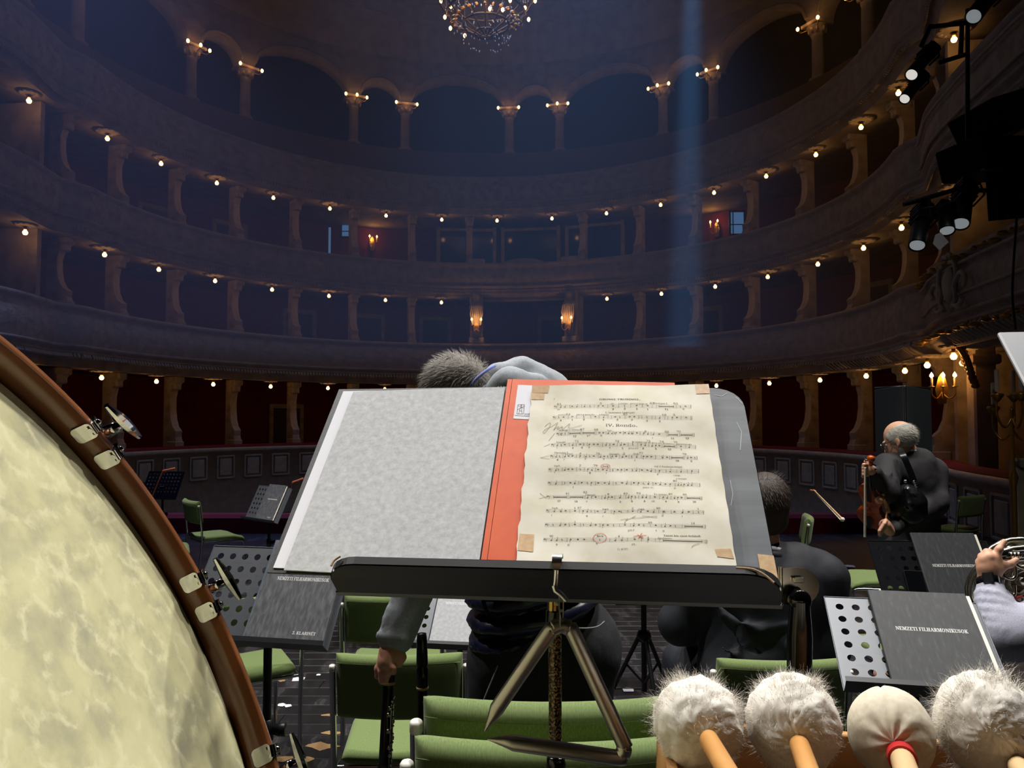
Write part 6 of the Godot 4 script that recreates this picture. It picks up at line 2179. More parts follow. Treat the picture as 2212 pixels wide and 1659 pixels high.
func build_stage_things():
	var mb: MB
	# planks of the stage floor near the players
	var fl: Node3D = get_node("floor")
	var pm := []
	for k in 3:
		mb = MB.new()
		mb.box(Transform3D(), Vector3(6.6, 0.012, 0.1385), 0.0015)
		pm.append(mb.done())
	for k in 46:
		var z := -1.9 - 0.14 * k
		for s in 2:
			var pl := part(fl, "plank", pm[(k + s) % 3], M.floor_black)
			pl.position = Vector3(-4.6 + 6.604 * s + 0.9 * sin(k * 2.4), 0.0045 + 0.0006 * sin(k * 5.1 + s), z)
	# worn spots and paper scraps
	for q in [[1640, 560, 690, 7], [1612, 660, 740, 9], [1583, 690, 742, 4], [1545, 690, 735, 3], [1462, 596, 622, 5], [1470, 600, 618, 3]]:
		mb = MB.new()
		var poly := PackedVector2Array()
		var pr := RandomNumberGenerator.new()
		pr.seed = int(q[0] + q[1])
		var ctr := at_h((q[1] + q[2]) * 0.5, q[0], 0.012)
		var n := 14
		for k in n:
			var a := TAU * k / n
			var e := at_h((q[1] + q[2]) * 0.5 + cos(a) * (q[2] - q[1]) * 0.5 * pr.randf_range(0.7, 1.1), q[0] + sin(a) * q[3] * pr.randf_range(0.5, 1.2), 0.012)
			poly.append(Vector2(e.x - ctr.x, -(e.z - ctr.z)))
		mb.plate(Transform3D(Basis(Vector3.RIGHT, -PI / 2), ctr), poly, 0.0008)
		part(fl, "bare_patch", mb, M.floor_bare, "bare wood where the black paint has worn off")
	var sc := [[645, 1467, 14, 0.3], [608, 1523, 9, 0.0], [622, 1525, 8, 0.8], [1357, 1490, 13, 0.2], [1835, 1223, 12, 0.1], [688, 1458, 5, 0.4]]
	for k in sc.size():
		var q: Array = sc[k]
		var p := at_h(q[0], q[1], 0.013)
		var s: float = q[2] / FOC * -p.z
		mb = MB.new()
		mb.plate(Transform3D(Basis(Vector3.UP, q[3]) * Basis(Vector3.RIGHT, -PI / 2 + 0.04), p + Vector3(0, 0.002, 0)), PackedVector2Array([Vector2(-s, -s * 0.7), Vector2(s * 0.6, -s), Vector2(s, s * 0.3), Vector2(s * 0.1, s), Vector2(-s * 0.8, s * 0.6)]), 0.0008)
		var o := part(self, numbered("paper_scrap"), mb, M.white_paper)
		tag(o, "torn scrap of white paper lying on the black stage floor", "paper scrap", "paper scraps on the stage floor")
	# --- chairs
	var ch := make_chair()
	var stack := at_z(1204, 1515, 1.30)
	for k in 7:
		var n := 6 - k      # chairs above this one
		var y := 0.33 - 0.0 if n == 0 else 0.292 - 0.0487 * (n - 1)
		var zb := 1.32 if n == 0 else 1.25 - 0.006 * (n - 1)
		place_chair(ch, Vector3(0.066 if n == 0 else 0.060, maxf(y, 0.0) + 0.012, -(zb + 0.262)), 0.0, ["lowest", "second lowest", "third from the floor", "middle", "third from the top", "second from the top", "topmost"][k] + " green chair of the stack behind the triangle", "stacked green chairs")
	place_chair(ch, Vector3(-0.392, 0.012, -2.93), 0.02, "green chair with two clarinets standing at its back")
	place_chair(ch, Vector3(-0.56, 0.012, -3.82), 0.03, "green chair in front of the one with the clarinets, beside the grey sleeve")
	place_chair(ch, Vector3(-1.02, 0.012, -5.7), 0.3, "green chair farther off, only its seat showing over another chair's back")
	place_chair(ch, Vector3(-1.3, 0.012, -3.75), 0.55, "green chair half hidden behind the stand with the clarinet folder")
	place_chair(ch, Vector3(-3.0, 0.012, -7.85), deg_to_rad(-50), "empty green chair with chrome legs, standing clear beyond the drum")
	place_chair(ch, Vector3(-3.18, 0.012, -7.1), deg_to_rad(-66), "green chair mostly hidden by the drum hoop")
	place_chair(ch, Vector3(2.21, 0.012, -6.5), deg_to_rad(72), "green chair seen edge-on beyond the seated man's head")
	place_chair(ch, Vector3(2.68, 0.012, -5.75), 1.4, "green chair turned sideways, bare seat showing beyond the suited man's shoulder")
	place_chair(ch, Vector3(2.02, 0.012, -4.1), 0.1, "green chair with a white cap just behind the two right-hand stands")
	place_chair(ch, Vector3(0.905, 0.012, -2.87), 0.0, "green chair on which the suited man sits")
	place_chair(ch, Vector3(4.72, 0.012, -8.35), 0.5, "shadowed green chair by the panelled box front")
	# --- stands
	var f1 := stand_frame(Vector3(-0.778, 0.996, -2.254), deg_to_rad(11.2), deg_to_rad(52.8))
	metal_stand(f1, -0.215, 0.262, 0.312, "grey perforated metal stand with the second clarinet's folder", M.stand_metal, 10)
	folder_on(f1, 0.247, 0.333, M.cover_grey, "charcoal folder lettered for the second clarinet, in front of the drum", 0.0105, false, 0.615, "2. KLARINÉT", 0.0)
	var f2 := stand_frame(Vector3(0.954, 0.967, -1.94), deg_to_rad(11.9), deg_to_rad(36.0))
	metal_stand(f2, -0.122, 0.27, 0.305, "grey perforated stand just beyond the mallets", M.stand_metal, 8)
	folder_on(f2, 0.245, 0.325, M.cover_black, "black folder with white page edges, just beyond the mallets", 0.011, true, 0.60)
	var f3 := stand_frame(Vector3(1.613, 0.918, -2.965), deg_to_rad(3.0), deg_to_rad(53.8))
	metal_stand(f3, -0.178, 0.29, 0.295, "dark glossy perforated stand with a phone on its shelf", M.stand_dark, 10)
	folder_on(f3, 0.245, 0.325, M.cover_black, "black folder with white page edges, next to the horn player's hand", 0.011, true, 0.56)
	var ph := thing("mobile_phone", "black mobile phone leaning on the dark perforated stand", "phone", "", f3 * tfm(Vector3(-0.045, 0.088, 0.007), 0.0, 0.0, -0.05))
	mb = MB.new()
	mb.plate(Transform3D(), rounded(Vector2(-0.037, -0.075), Vector2(0.037, 0.075), 0.008), 0.008, 0.001)
	part(ph, "case", mb, M.black_metal)
	mb = MB.new()
	mb.plate(tfm(Vector3(0, 0, 0.0042)), rounded(Vector2(-0.034, -0.071), Vector2(0.034, 0.071), 0.006), 0.0005)
	part(ph, "screen_glass", mb, M.phone_black)
	var f4 := stand_frame(Vector3(-0.357, 0.672, -3.331), deg_to_rad(8.6), deg_to_rad(43.7))
	metal_stand(f4, -0.075, 0.3, 0.31, "pale perforated stand between the grey sleeve and the navy vest", M.stand_metal, 8)
	folder_on(f4, 0.245, 0.325, M.cover_light, "light grey folder beside the navy vest", 0.011, true, 0.66)
	var f5 := stand_frame(Vector3(-2.157, 0.795, -6.512), deg_to_rad(39.2), deg_to_rad(63.6))
	metal_stand(f5, -0.17, 0.32, 0.31, "grey perforated stand standing alone far beyond the drum", M.stand_metal, 10)
	folder_on(f5, 0.245, 0.325, M.cover_grey, "charcoal folder on the stand far beyond the drum", 0.0085, true, 0.6, "1. HEGEDŰ")
	var s5 := f5 * Vector3(0.31, 0.31, 0.0)
	stand_lamp(s5, at_z(632, 1043, 6.4), at_z(656, 1034, 6.4), "small copper lamp on the stand standing alone far beyond the drum")
	var f6 := stand_frame(at_z(318, 1078, 8.7), deg_to_rad(12), deg_to_rad(62))
	metal_stand(f6, -0.1, 0.36, 0.34, "black perforated stand lost in the dark past the drum hoop", M.stand_black, 10)
	stand_lamp(at_z(328, 1075, 6.9), at_z(352, 1018, 6.85), at_z(379, 1012, 6.85), "small copper lamp on a long arm past the drum hoop")
	# low tripod stand with an orange-edged folder
	var tp := at_h(1392, 1500, 0.0)
	var lo := thing("low_tripod_stand", "low black tripod stand carrying an orange-edged folder", "stand", "", tfm(tp))
	mb = MB.new()
	var ytop := 0.548
	mb.tube([Vector3(0, 0.02, 0), Vector3(0, ytop, 0)], 0.017, 12)
	mb.lathe(tfm(Vector3(0, 0.345, 0)), [Vector2(0, -0.03), Vector2(0.035, -0.03), Vector2(0.045, 0.0), Vector2(0.035, 0.03), Vector2(0, 0.03)], 14)
	part(lo, "post", mb, M.stand_black)
	for k in 3:
		mb = MB.new()
		var an := deg_to_rad([200.0, 80.0, -30.0][k])
		var d := Vector3(cos(an), 0, sin(an))
		mb.tube([d * 0.03 + Vector3(0, 0.34, 0), d * 0.19 + Vector3(0, 0.012, 0)], 0.013, 8)
		mb.tube([Vector3(0, 0.06, 0), d * 0.11 + Vector3(0, 0.17, 0)], 0.007, 6)
		part(lo, "leg", mb, M.stand_black)
	mb = MB.new()
	mb.box(tfm(Vector3(0.0, ytop + 0.006, -0.06)), Vector3(0.36, 0.012, 0.28), 0.003)
	part(lo, "tray", mb, M.stand_black)
	var of := thing("score_folder", "white score in an orange cover lying flat on the low tripod stand", "folder", "", tfm(tp + Vector3(0, ytop + 0.013, -0.05), 0.06))
	mb = MB.new()
	mb.box(tfm(Vector3(-0.01, 0.002, 0)), Vector3(0.26, 0.004, 0.3), 0.001)
	part(of, "cover", mb, M.orange_card)
	mb = MB.new()
	mb.box(tfm(Vector3(0.012, 0.006, 0.004)), Vector3(0.22, 0.006, 0.3), 0.001)
	part(of, "pages", mb, M.white_paper)
	# clarinets
	clarinet(at_z(841, 1424, 2.12), at_z(822, 1700, 2.05) + Vector3(0, -0.18, 0), "slanting clarinet held at its top by the reaching hand", false)
	clarinet(at_z(911, 1367, 2.3), at_z(917, 1700, 2.3) + Vector3(0, -0.1, 0), "upright clarinet with capped mouthpiece before the green chair back", true)
	# a violin bow leaning up out of the dark
	var bo := thing("violin_bow", "pale violin bow slanting alone against the dark beyond the suited man", "bow")
	mb = MB.new()
	mb.tube([at_z(1757, 1058, 6.2), at_z(1822, 1124, 6.0)], [0.006, 0.010], 8)
	part(bo, "stick", mb, M.bow_wood)
	mb = MB.new()
	mb.tube([at_z(1749, 1059, 6.2), at_z(1762, 1061, 6.2)], 0.009, 6)
	part(bo, "tip", mb, M.lamp_copper)
	mb = MB.new()
	mb.tube([at_z(1760, 1063, 6.19), at_z(1818, 1126, 6.0)], 0.004, 6)
	mb.ball(tfm(at_z(1820, 1122, 6.0)), 0.018, 8, 6)
	part(bo, "bow_hair", mb, M.bow_hair)
	# stand at the right-hand edge, like the wooden one
	var rc := at_z(2155, 716, 1.45)
	var rb := DK.basis.rotated(Vector3.UP, deg_to_rad(-4.0))
	var rs := thing("wooden_stand", "pale grey music desk cut off by the picture edge, corner lit", "music stand", "", Transform3D(rb, rc))
	mb = MB.new()
	mb.box(tfm(Vector3(0.25, -0.19, -0.005)), Vector3(0.5, 0.38, 0.010), 0.003)
	part(rs, "desk_board", mb, M.pale_desk)
	mb = MB.new()
	mb.box(tfm(Vector3(0.25, -0.385, 0.02)), Vector3(0.5, 0.012, 0.06), 0.003)
	part(rs, "ledge", mb, M.black_wood)
	mb = MB.new()
	var gi := Transform3D(rb, rc).affine_inverse()
	var gp := Transform3D(rb, rc) * Vector3(0.25, -0.2, -0.02)
	mb.tube([gi * gp, gi * Vector3(gp.x, 0.03, gp.z)], 0.014, 10)
	mb.lathe(gi * tfm(Vector3(gp.x, 0, gp.z)), [Vector2(0, 0), Vector2(0.2, 0), Vector2(0.19, 0.02), Vector2(0, 0.035)], 20)
	part(rs, "post", mb, M.black_metal)
	# velvet rail of the pit
	mb = MB.new()
	mb.box(tfm(Vector3(0, 0.02, -11.3)), Vector3(12.6, 0.5, 0.3), 0.05)
	var pit := part(self, "pit_rail", mb, M.velvet)
	tag(pit, "low dark red velvet rail along the edge of the stage", "rail")

# ---------------------------------------------------------------- soft bodies: tapered capsules joined by a smooth minimum, meshed as surface nets
class Field:
	var o: Vector3
	var h: float
	var nx: int
	var ny: int
	var nz: int
	var d := PackedFloat32Array()
	func _init(lo: Vector3, hi: Vector3, cell: float):
		o = lo
		h = cell
		nx = int(ceil((hi.x - lo.x) / h)) + 2
		ny = int(ceil((hi.y - lo.y) / h)) + 2
		nz = int(ceil((hi.z - lo.z) / h)) + 2
		d.resize(nx * ny * nz)
		d.fill(10.0)
	func _range(lo: Vector3, hi: Vector3) -> Array:
		var a := ((lo - o) / h).floor()
		var b := ((hi - o) / h).ceil()
		return [maxi(0, int(a.x)), mini(nx - 1, int(b.x)), maxi(0, int(a.y)), mini(ny - 1, int(b.y)), maxi(0, int(a.z)), mini(nz - 1, int(b.z))]
	func put(i: int, v: float, k: float):
		var q := d[i]
		if q > 5.0:
			d[i] = v
			return
		var e := maxf(k - absf(q - v), 0.0) / k
		d[i] = minf(q, v) - e * e * k * 0.25
	func cap(a: Vector3, b: Vector3, ra: float, rb: float, k := 0.03):
		var m := maxf(ra, rb) + k + 2.0 * h
		var r := _range(a.min(b) - Vector3.ONE * m, a.max(b) + Vector3.ONE * m)
		var ab := b - a
		var inv := 1.0 / maxf(ab.length_squared(), 1e-9)
		for z in range(r[4], r[5] + 1):
			for y in range(r[2], r[3] + 1):
				var row := (z * ny + y) * nx
				var p := Vector3(o.x + r[0] * h, o.y + y * h, o.z + z * h) - a
				for x in range(r[0], r[1] + 1):
					var t := clampf(p.dot(ab) * inv, 0.0, 1.0)
					put(row + x, (p - ab * t).length() - lerpf(ra, rb, t), k)
					p.x += h
	func chain(pts: Array, rr: Array, k := 0.03):
		for i in pts.size() - 1: cap(pts[i], pts[i + 1], rr[i], rr[i + 1], k)
	func ell(t: Transform3D, s: Vector3, k := 0.03):
		var m := maxf(s.x, maxf(s.y, s.z)) + k + 2.0 * h
		var r := _range(t.origin - Vector3.ONE * m, t.origin + Vector3.ONE * m)
		var inv := t.affine_inverse()
		var ms := minf(s.x, minf(s.y, s.z))
		for z in range(r[4], r[5] + 1):
			for y in range(r[2], r[3] + 1):
				var row := (z * ny + y) * nx
				for x in range(r[0], r[1] + 1):
					var p := inv * Vector3(o.x + x * h, o.y + y * h, o.z + z * h)
					var k0 := (p / s).length()
					var k1 := (p / (s * s)).length()
					put(row + x, (k0 * (k0 - 1.0) / maxf(k1, 1e-6)), k)
	func keep(n: Vector3, c: float, k := 0.004):      # cut away what lies beyond the plane n.p = c
		for z in nz:
			for y in ny:
				var row := (z * ny + y) * nx
				for x in nx:
					var v := d[row + x]
					if v < 5.0:
						d[row + x] = maxf(v, n.dot(Vector3(o.x + x * h, o.y + y * h, o.z + z * h)) - c)
	func rough(amp: float, freq: float, seed_: int, sq := Vector3.ONE):
		var nn := FastNoiseLite.new()
		nn.seed = seed_
		nn.frequency = freq
		nn.fractal_octaves = 3
		for z in nz:
			for y in ny:
				var row := (z * ny + y) * nx
				for x in nx:
					if absf(d[row + x]) < amp + 2.5 * h:
						d[row + x] += amp * nn.get_noise_3d((o.x + x * h) * sq.x, (o.y + y * h) * sq.y, (o.z + z * h) * sq.z)
	func mesh(mb):
		var id := {}
		var vs := []
		var ox := [0, 1, nx, nx + 1, nx * ny, nx * ny + 1, nx * ny + nx, nx * ny + nx + 1]
		for z in nz - 1:
			for y in ny - 1:
				var row := (z * ny + y) * nx
				for x in nx - 1:
					var i := row + x
					var a := d[i]
					if a > 2.5 * h and a < 5.0: continue
					var mask := 0
					for c in 8:
						if d[i + ox[c]] < 0.0: mask |= 1 << c
					if mask == 0 or mask == 255: continue
					var p := Vector3.ZERO
					var n := 0
					for e in 12:
						var c0: int = EDG[e * 2]
						var c1: int = EDG[e * 2 + 1]
						var v0 := d[i + ox[c0]]
						var v1 := d[i + ox[c1]]
						if (v0 < 0.0) == (v1 < 0.0): continue
						var t := v0 / (v0 - v1)
						var q0 := Vector3(c0 & 1, (c0 >> 1) & 1, c0 >> 2)
						var q1 := Vector3(c1 & 1, (c1 >> 1) & 1, c1 >> 2)
						p += q0.lerp(q1, t)
						n += 1
					id[i] = vs.size()
					vs.append(o + (Vector3(x, y, z) + p / n) * h)
		mb.sm(0)
		var st := [1, nx, nx * ny]
		for i in id:
			var x: int = i % nx
			var y: int = (i / nx) % ny
			var z: int = i / (nx * ny)
			var s0 := d[i] < 0.0
			for ax in 3:
				var u := (ax + 1) % 3
				var v := (ax + 2) % 3
				var pos := [x, y, z]
				if pos[u] == 0 or pos[v] == 0: continue
				if s0 == (d[i + st[ax]] < 0.0): continue
				var b: int = i - st[u]
				var c: int = i - st[u] - st[v]
				var e: int = i - st[v]
				if not (id.has(b) and id.has(c) and id.has(e)): continue
				if s0: mb.quad(vs[id[i]], vs[id[e]], vs[id[c]], vs[id[b]])
				else: mb.quad(vs[id[i]], vs[id[b]], vs[id[c]], vs[id[e]])
	const EDG := [0, 1, 2, 3, 4, 5, 6, 7, 0, 2, 1, 3, 4, 6, 5, 7, 0, 4, 1, 5, 2, 6, 3, 7]

# strands of hair on an ellipsoid: comb gives the lie of the hair
func strands(mb: MB, t: Transform3D, s: Vector3, n: int, ln: float, wd: float, comb: Vector3, keepf: Callable, lift := 0.5):
	mb.sm(-1)
	for k in n:
		var dd := Vector3(rng.randfn(), rng.randfn(), rng.randfn()).normalized()
		if not keepf.call(dd): continue
		var p := Vector3(dd.x * s.x, dd.y * s.y, dd.z * s.z) * 0.985
		var nrm := (dd / s).normalized()
		var flow := (comb - nrm * comb.dot(nrm)).normalized()
		var dir := (nrm * lift + flow + Vector3(rng.randfn(), rng.randfn(), rng.randfn()) * 0.28).normalized()
		var l := ln * rng.randf_range(0.5, 1.1)
		var w := dir.cross(nrm + Vector3(0.01, 0.02, 0)).normalized() * wd
		var q := p + dir * l * 0.5
		var e := q + (dir - nrm * 0.35 * (1.0 - lift)).normalized() * l * 0.5
		mb.quad(t * (p - w), t * (p + w), t * (q + w * 0.7), t * (q - w * 0.7))
		mb.tri(t * (q - w * 0.7), t * (q + w * 0.7), t * e)

# a head in its own frame: x to its right, y up, -z where it looks
func head_into(f: Field, t: Transform3D, k := 1.0):
	f.ell(t * tfm(Vector3(0, 0.03, 0.012) * k), Vector3(0.076, 0.092, 0.096) * k, 0.02)
	f.ell(t * tfm(Vector3(0, -0.045, -0.028) * k), Vector3(0.058, 0.066, 0.066) * k, 0.03)
	f.cap(t * (Vector3(0, 0.0, -0.092) * k), t * (Vector3(0, -0.03, -0.108) * k), 0.010 * k, 0.014 * k, 0.012)
	f.cap(t * (Vector3(-0.025, -0.062, -0.084) * k), t * (Vector3(0.025, -0.062, -0.084) * k), 0.009 * k, 0.009 * k, 0.01)
	f.ell(t * tfm(Vector3(0, -0.098, -0.066) * k), Vector3(0.026, 0.018, 0.022) * k, 0.02)
	for s in [-1.0, 1.0]:
		f.ell(t * tfm(Vector3(s * 0.03, 0.024, -0.082) * k), Vector3(0.024, 0.009, 0.012) * k, 0.012)
		f.ell(t * tfm(Vector3(s * 0.078, -0.006, 0.012) * k, s * 0.35), Vector3(0.010, 0.032, 0.019) * k, 0.006)
		f.ell(t * tfm(Vector3(s * 0.078, -0.032, 0.006) * k), Vector3(0.009, 0.012, 0.010) * k, 0.006)

func eyes(o: Node3D, t: Transform3D, k := 1.0):
	for s in [-1.0, 1.0]:
		var mb := MB.new()
		mb.ball(t * tfm(Vector3(s * 0.031, 0.006, -0.074) * k), 0.0125 * k, 10, 8)
		part(o, "eye", mb, M.shirt_white)

# five fingers: each a chain rooted in the palm
func hand_into(f: Field, palm: Array, fingers: Array):
	f.chain(palm[0], palm[1], 0.014)
	for q in fingers: f.chain(q[0], q[1], 0.006)

func lerp_box(pts: Array, m: float) -> Array:
	var lo: Vector3 = pts[0]
	var hi: Vector3 = pts[0]
	for p in pts:
		lo = lo.min(p)
		hi = hi.max(p)
	return [lo - Vector3.ONE * m, hi + Vector3.ONE * m]

func build_people():
	person_bending()
	person_seated()
	person_violin()
	person_horn()

func person_bending():
	var o := thing("person", "person in grey hoodie and navy quilted vest bending to reach a clarinet", "person")
	var hips := at_z(1172, 1405, 2.36)
	var waist := at_z(1160, 1280, 2.36)
	var chest := at_z(1120, 1040, 2.30)
	var neck := at_z(1068, 880, 2.22)
	var head := at_z(1001, 866, 2.14)
	var sL := at_z(985, 960, 2.2)
	var eL := at_z(925, 1200, 2.14)
	var wL := at_z(852, 1385, 2.10)
	var sR := at_z(1215, 960, 2.34)
	var eR := at_z(1275, 1190, 2.5)
	var wR := at_z(1200, 1240, 2.75)
	var kn := [Vector3(-0.06, 0.5, -2.42), Vector3(0.19, 0.5, -2.40)]
	var an := [Vector3(-0.09, 0.08, -2.34), Vector3(0.2, 0.08, -2.36)]
	var hp := [hips + Vector3(-0.1, -0.03, 0), hips + Vector3(0.1, -0.03, 0)]
	var hf := Transform3D(Basis.from_euler(Vector3(-0.75, 0.95, 0.55)), head)
	# body
	var f := Field.new(Vector3(-0.5, 0.0, -2.95), Vector3(0.42, 1.95, -1.95), 0.016)
	f.cap(hips, chest, 0.1, 0.11, 0.06)
	f.cap(chest, neck, 0.1, 0.055, 0.05)
	f.cap(neck, head, 0.06, 0.06, 0.03)
	f.cap(chest, sL, 0.08, 0.045, 0.04)
	f.cap(chest, sR, 0.08, 0.045, 0.04)
	f.chain([sL, eL, wL], [0.042, 0.034, 0.028])
	f.chain([sR, eR, wR], [0.042, 0.034, 0.028])
	f.cap(wR, wR + Vector3(-0.02, -0.01, -0.1), 0.03, 0.02)
	for k in 2:
		f.chain([hp[k], kn[k], an[k]], [0.065, 0.048, 0.038])
		f.cap(an[k], an[k] + Vector3(0, -0.04, -0.15), 0.042, 0.032)
	var mb := MB.new()
	f.mesh(mb)
	var g := Field.new(head - Vector3.ONE * 0.17, head + Vector3.ONE * 0.17, 0.006)
	head_into(g, hf, 1.0)
	g.mesh(mb)
	# the hand round the top of the clarinet
	var c0 := at_z(841, 1424, 2.12)
	var hd := func(u: float, v: float, z: float) -> Vector3: return at_z(u, v, z)
	var hb := lerp_box([wL, hd.call(805, 1400, 2.1), hd.call(880, 1490, 2.06)], 0.05)
	g = Field.new(hb[0], hb[1], 0.0035)
	hand_into(g, [[wL, hd.call(846, 1410, 2.085), hd.call(838, 1428, 2.075)], [0.030, 0.031, 0.028]], [
		[[hd.call(858, 1402, 2.085), hd.call(868, 1420, 2.08), hd.call(862, 1434, 2.085)], [0.014, 0.0115, 0.010]],
		[[hd.call(846, 1426, 2.07), hd.call(848, 1442, 2.055), hd.call(850, 1452, 2.06)], [0.0105, 0.0095, 0.008]],
		[[hd.call(840, 1432, 2.075), hd.call(836, 1452, 2.06), hd.call(834, 1470, 2.07)], [0.0105, 0.0098, 0.0082]],
		[[hd.call(831, 1430, 2.08), hd.call(825, 1450, 2.07), hd.call(824, 1472, 2.075)], [0.0105, 0.0098, 0.0082]],
		[[hd.call(824, 1424, 2.09), hd.call(816, 1444, 2.085), hd.call(815, 1462, 2.085)], [0.0095, 0.0088, 0.0075]]])
	g.mesh(mb)
	part(o, "body", mb, M.skin)
	# hair: grizzled, cropped at the nape, tousled on the crown
	mb = MB.new()
	g = Field.new(head - Vector3.ONE * 0.17, head + Vector3.ONE * 0.17, 0.007)
	var ht := hf * tfm(Vector3(0, 0.035, 0.016))
	var hs := Vector3(0.083, 0.098, 0.101)
	g.ell(ht, hs, 0.01)
	g.keep((hf.basis * Vector3(0, -0.75, -0.66)).normalized(), (hf.basis * Vector3(0, -0.75, -0.66)).normalized().dot(hf * Vector3(0, 0.0, -0.02)))
	g.mesh(mb)
	strands(mb, ht, hs, 5200, 0.034, 0.0007, Vector3(0.2, 0.2, -1.0), func(dd): return dd.y * 0.75 + dd.z * 0.66 > -0.12, 0.45)
	part(o, "hair", mb, M.hair_grey)
	eyes(o, hf)
	# hoodie: sleeves, hood lying on the shoulders
	f = Field.new(Vector3(-0.5, 1.0, -2.95), Vector3(0.42, 1.95, -1.95), 0.011)
	f.cap(chest + Vector3(0, -0.15, 0), chest, 0.165, 0.175, 0.05)
	f.cap(chest, neck + Vector3(0.05, -0.02, 0), 0.165, 0.10, 0.05)
	f.cap(chest, sL, 0.12, 0.085, 0.05)
	f.cap(chest, sR, 0.12, 0.085, 0.05)
	f.chain([sL, eL, wL.lerp(eL, 0.04)], [0.078, 0.064, 0.047], 0.04)
	f.chain([sR, eR, wR.lerp(eR, 0.04)], [0.078, 0.064, 0.047], 0.04)
	f.chain([at_z(1035, 846, 2.12), at_z(1075, 812, 2.14), at_z(1128, 798, 2.18), at_z(1160, 815, 2.2)], [0.018, 0.03, 0.034, 0.03], 0.02)
	f.chain([at_z(1050, 858, 2.06), at_z(1100, 835, 2.04), at_z(1160, 838, 2.1)], [0.03, 0.045, 0.04], 0.03)
	f.chain([at_z(1150, 828, 2.2), at_z(1188, 850, 2.24), at_z(1215, 900, 2.3)], [0.05, 0.05, 0.05], 0.03)
	f.cap(at_z(1105, 860, 2.2), at_z(1170, 870, 2.22), 0.09, 0.09, 0.04)
	# sleeve folds
	for q in [[0.2, 0.008], [0.42, 0.010], [0.5, 0.008], [0.62, 0.009], [0.72, 0.010], [0.8, 0.009], [0.92, 0.012]]:
		var p := eL.lerp(wL, q[0])
		var d := (wL - eL).normalized()
		var side := d.cross(Vector3(0.2, 0.1, 1)).normalized()
		f.cap(p + side * 0.044 + d * 0.012 + Vector3(0, 0, 0.02), p - side * 0.02 - d * 0.01 + Vector3(0, 0, 0.046), q[1], q[1], 0.016)
	f.rough(0.006, 9.0, 5)
	mb = MB.new()
	f.mesh(mb)
	part(o, "hoodie", mb, M.grey_jersey)
	mb = MB.new()
	mb.tube(spline([at_z(1012, 842, 2.05), at_z(1030, 818, 2.045), at_z(1056, 797, 2.06), at_z(1068, 790, 2.09)], 5), 0.0045, 8)
	part(o, "hood_lining", mb, M.blue_lining)
	# quilted vest
	f = Field.new(Vector3(-0.32, 0.8, -2.75), Vector3(0.5, 1.65, -1.95), 0.012)
	var lo := at_z(1165, 1400, 2.36)
	var hi := at_z(1125, 1020, 2.30)
	for k in 9:
		var q := k / 8.0
		var p := lo.lerp(hi, q)
		var wd := lerpf(0.215, 0.2, q)
		f.ell(Transform3D(Basis.from_euler(Vector3(0.05, 0, 0.22)), p), Vector3(wd, 0.052, 0.2), 0.008)
	f.cap(lo + Vector3(0, 0.03, 0), hi, 0.15, 0.15, 0.01)
	f.keep(Vector3(0.36, -0.93, 0).normalized(), Vector3(0.36, -0.93, 0).normalized().dot(at_z(1017, 1402, 2.36)) + 0.0)
	f.rough(0.008, 12.0, 8)
	mb = MB.new()
	f.mesh(mb)
	part(o, "vest", mb, M.navy_nylon)
	mb = MB.new()
	mb.tube(spline([at_z(1041, 1282, 2.17), at_z(1047, 1310, 2.165), at_z(1056, 1330, 2.165)], 4), 0.006, 6)
	part(o, "zip", mb, M.dark_cloth)
	# trousers
	f = Field.new(Vector3(-0.36, 0.05, -2.75), Vector3(0.5, 1.2, -2.05), 0.014)
	f.cap(hips + Vector3(-0.08, 0.03, 0), hips + Vector3(0.10, 0.03, 0), 0.13, 0.13, 0.06)
	for k in 2:
		f.chain([hp[k], kn[k], an[k] + Vector3(0, 0.04, 0)], [0.128, 0.085, 0.072], 0.05)
	f.rough(0.006, 8.0, 9)
	mb = MB.new()
	f.mesh(mb)
	part(o, "trousers", mb, M.black_denim)
	mb = MB.new()
	mb.tube(spline([at_z(1240, 1356, 2.19), at_z(1268, 1357, 2.185), at_z(1292, 1353, 2.19), at_z(1306, 1342, 2.2)], 4), 0.0022, 5)
	mb.tube(spline([at_z(1076, 1436, 2.23), at_z(1060, 1475, 2.22), at_z(1045, 1512, 2.23)], 4), 0.002, 5)
	part(o, "stitching", mb, M.flap_grey)
	for k in 2:
		mb = MB.new()
		mb.ball(Transform3D(Basis.from_scale(Vector3(0.05, 0.045, 0.14)), an[k] + Vector3(0, -0.035, -0.07)), 1.0, 14, 9)
		part(o, "shoe", mb, M.dark_cloth)

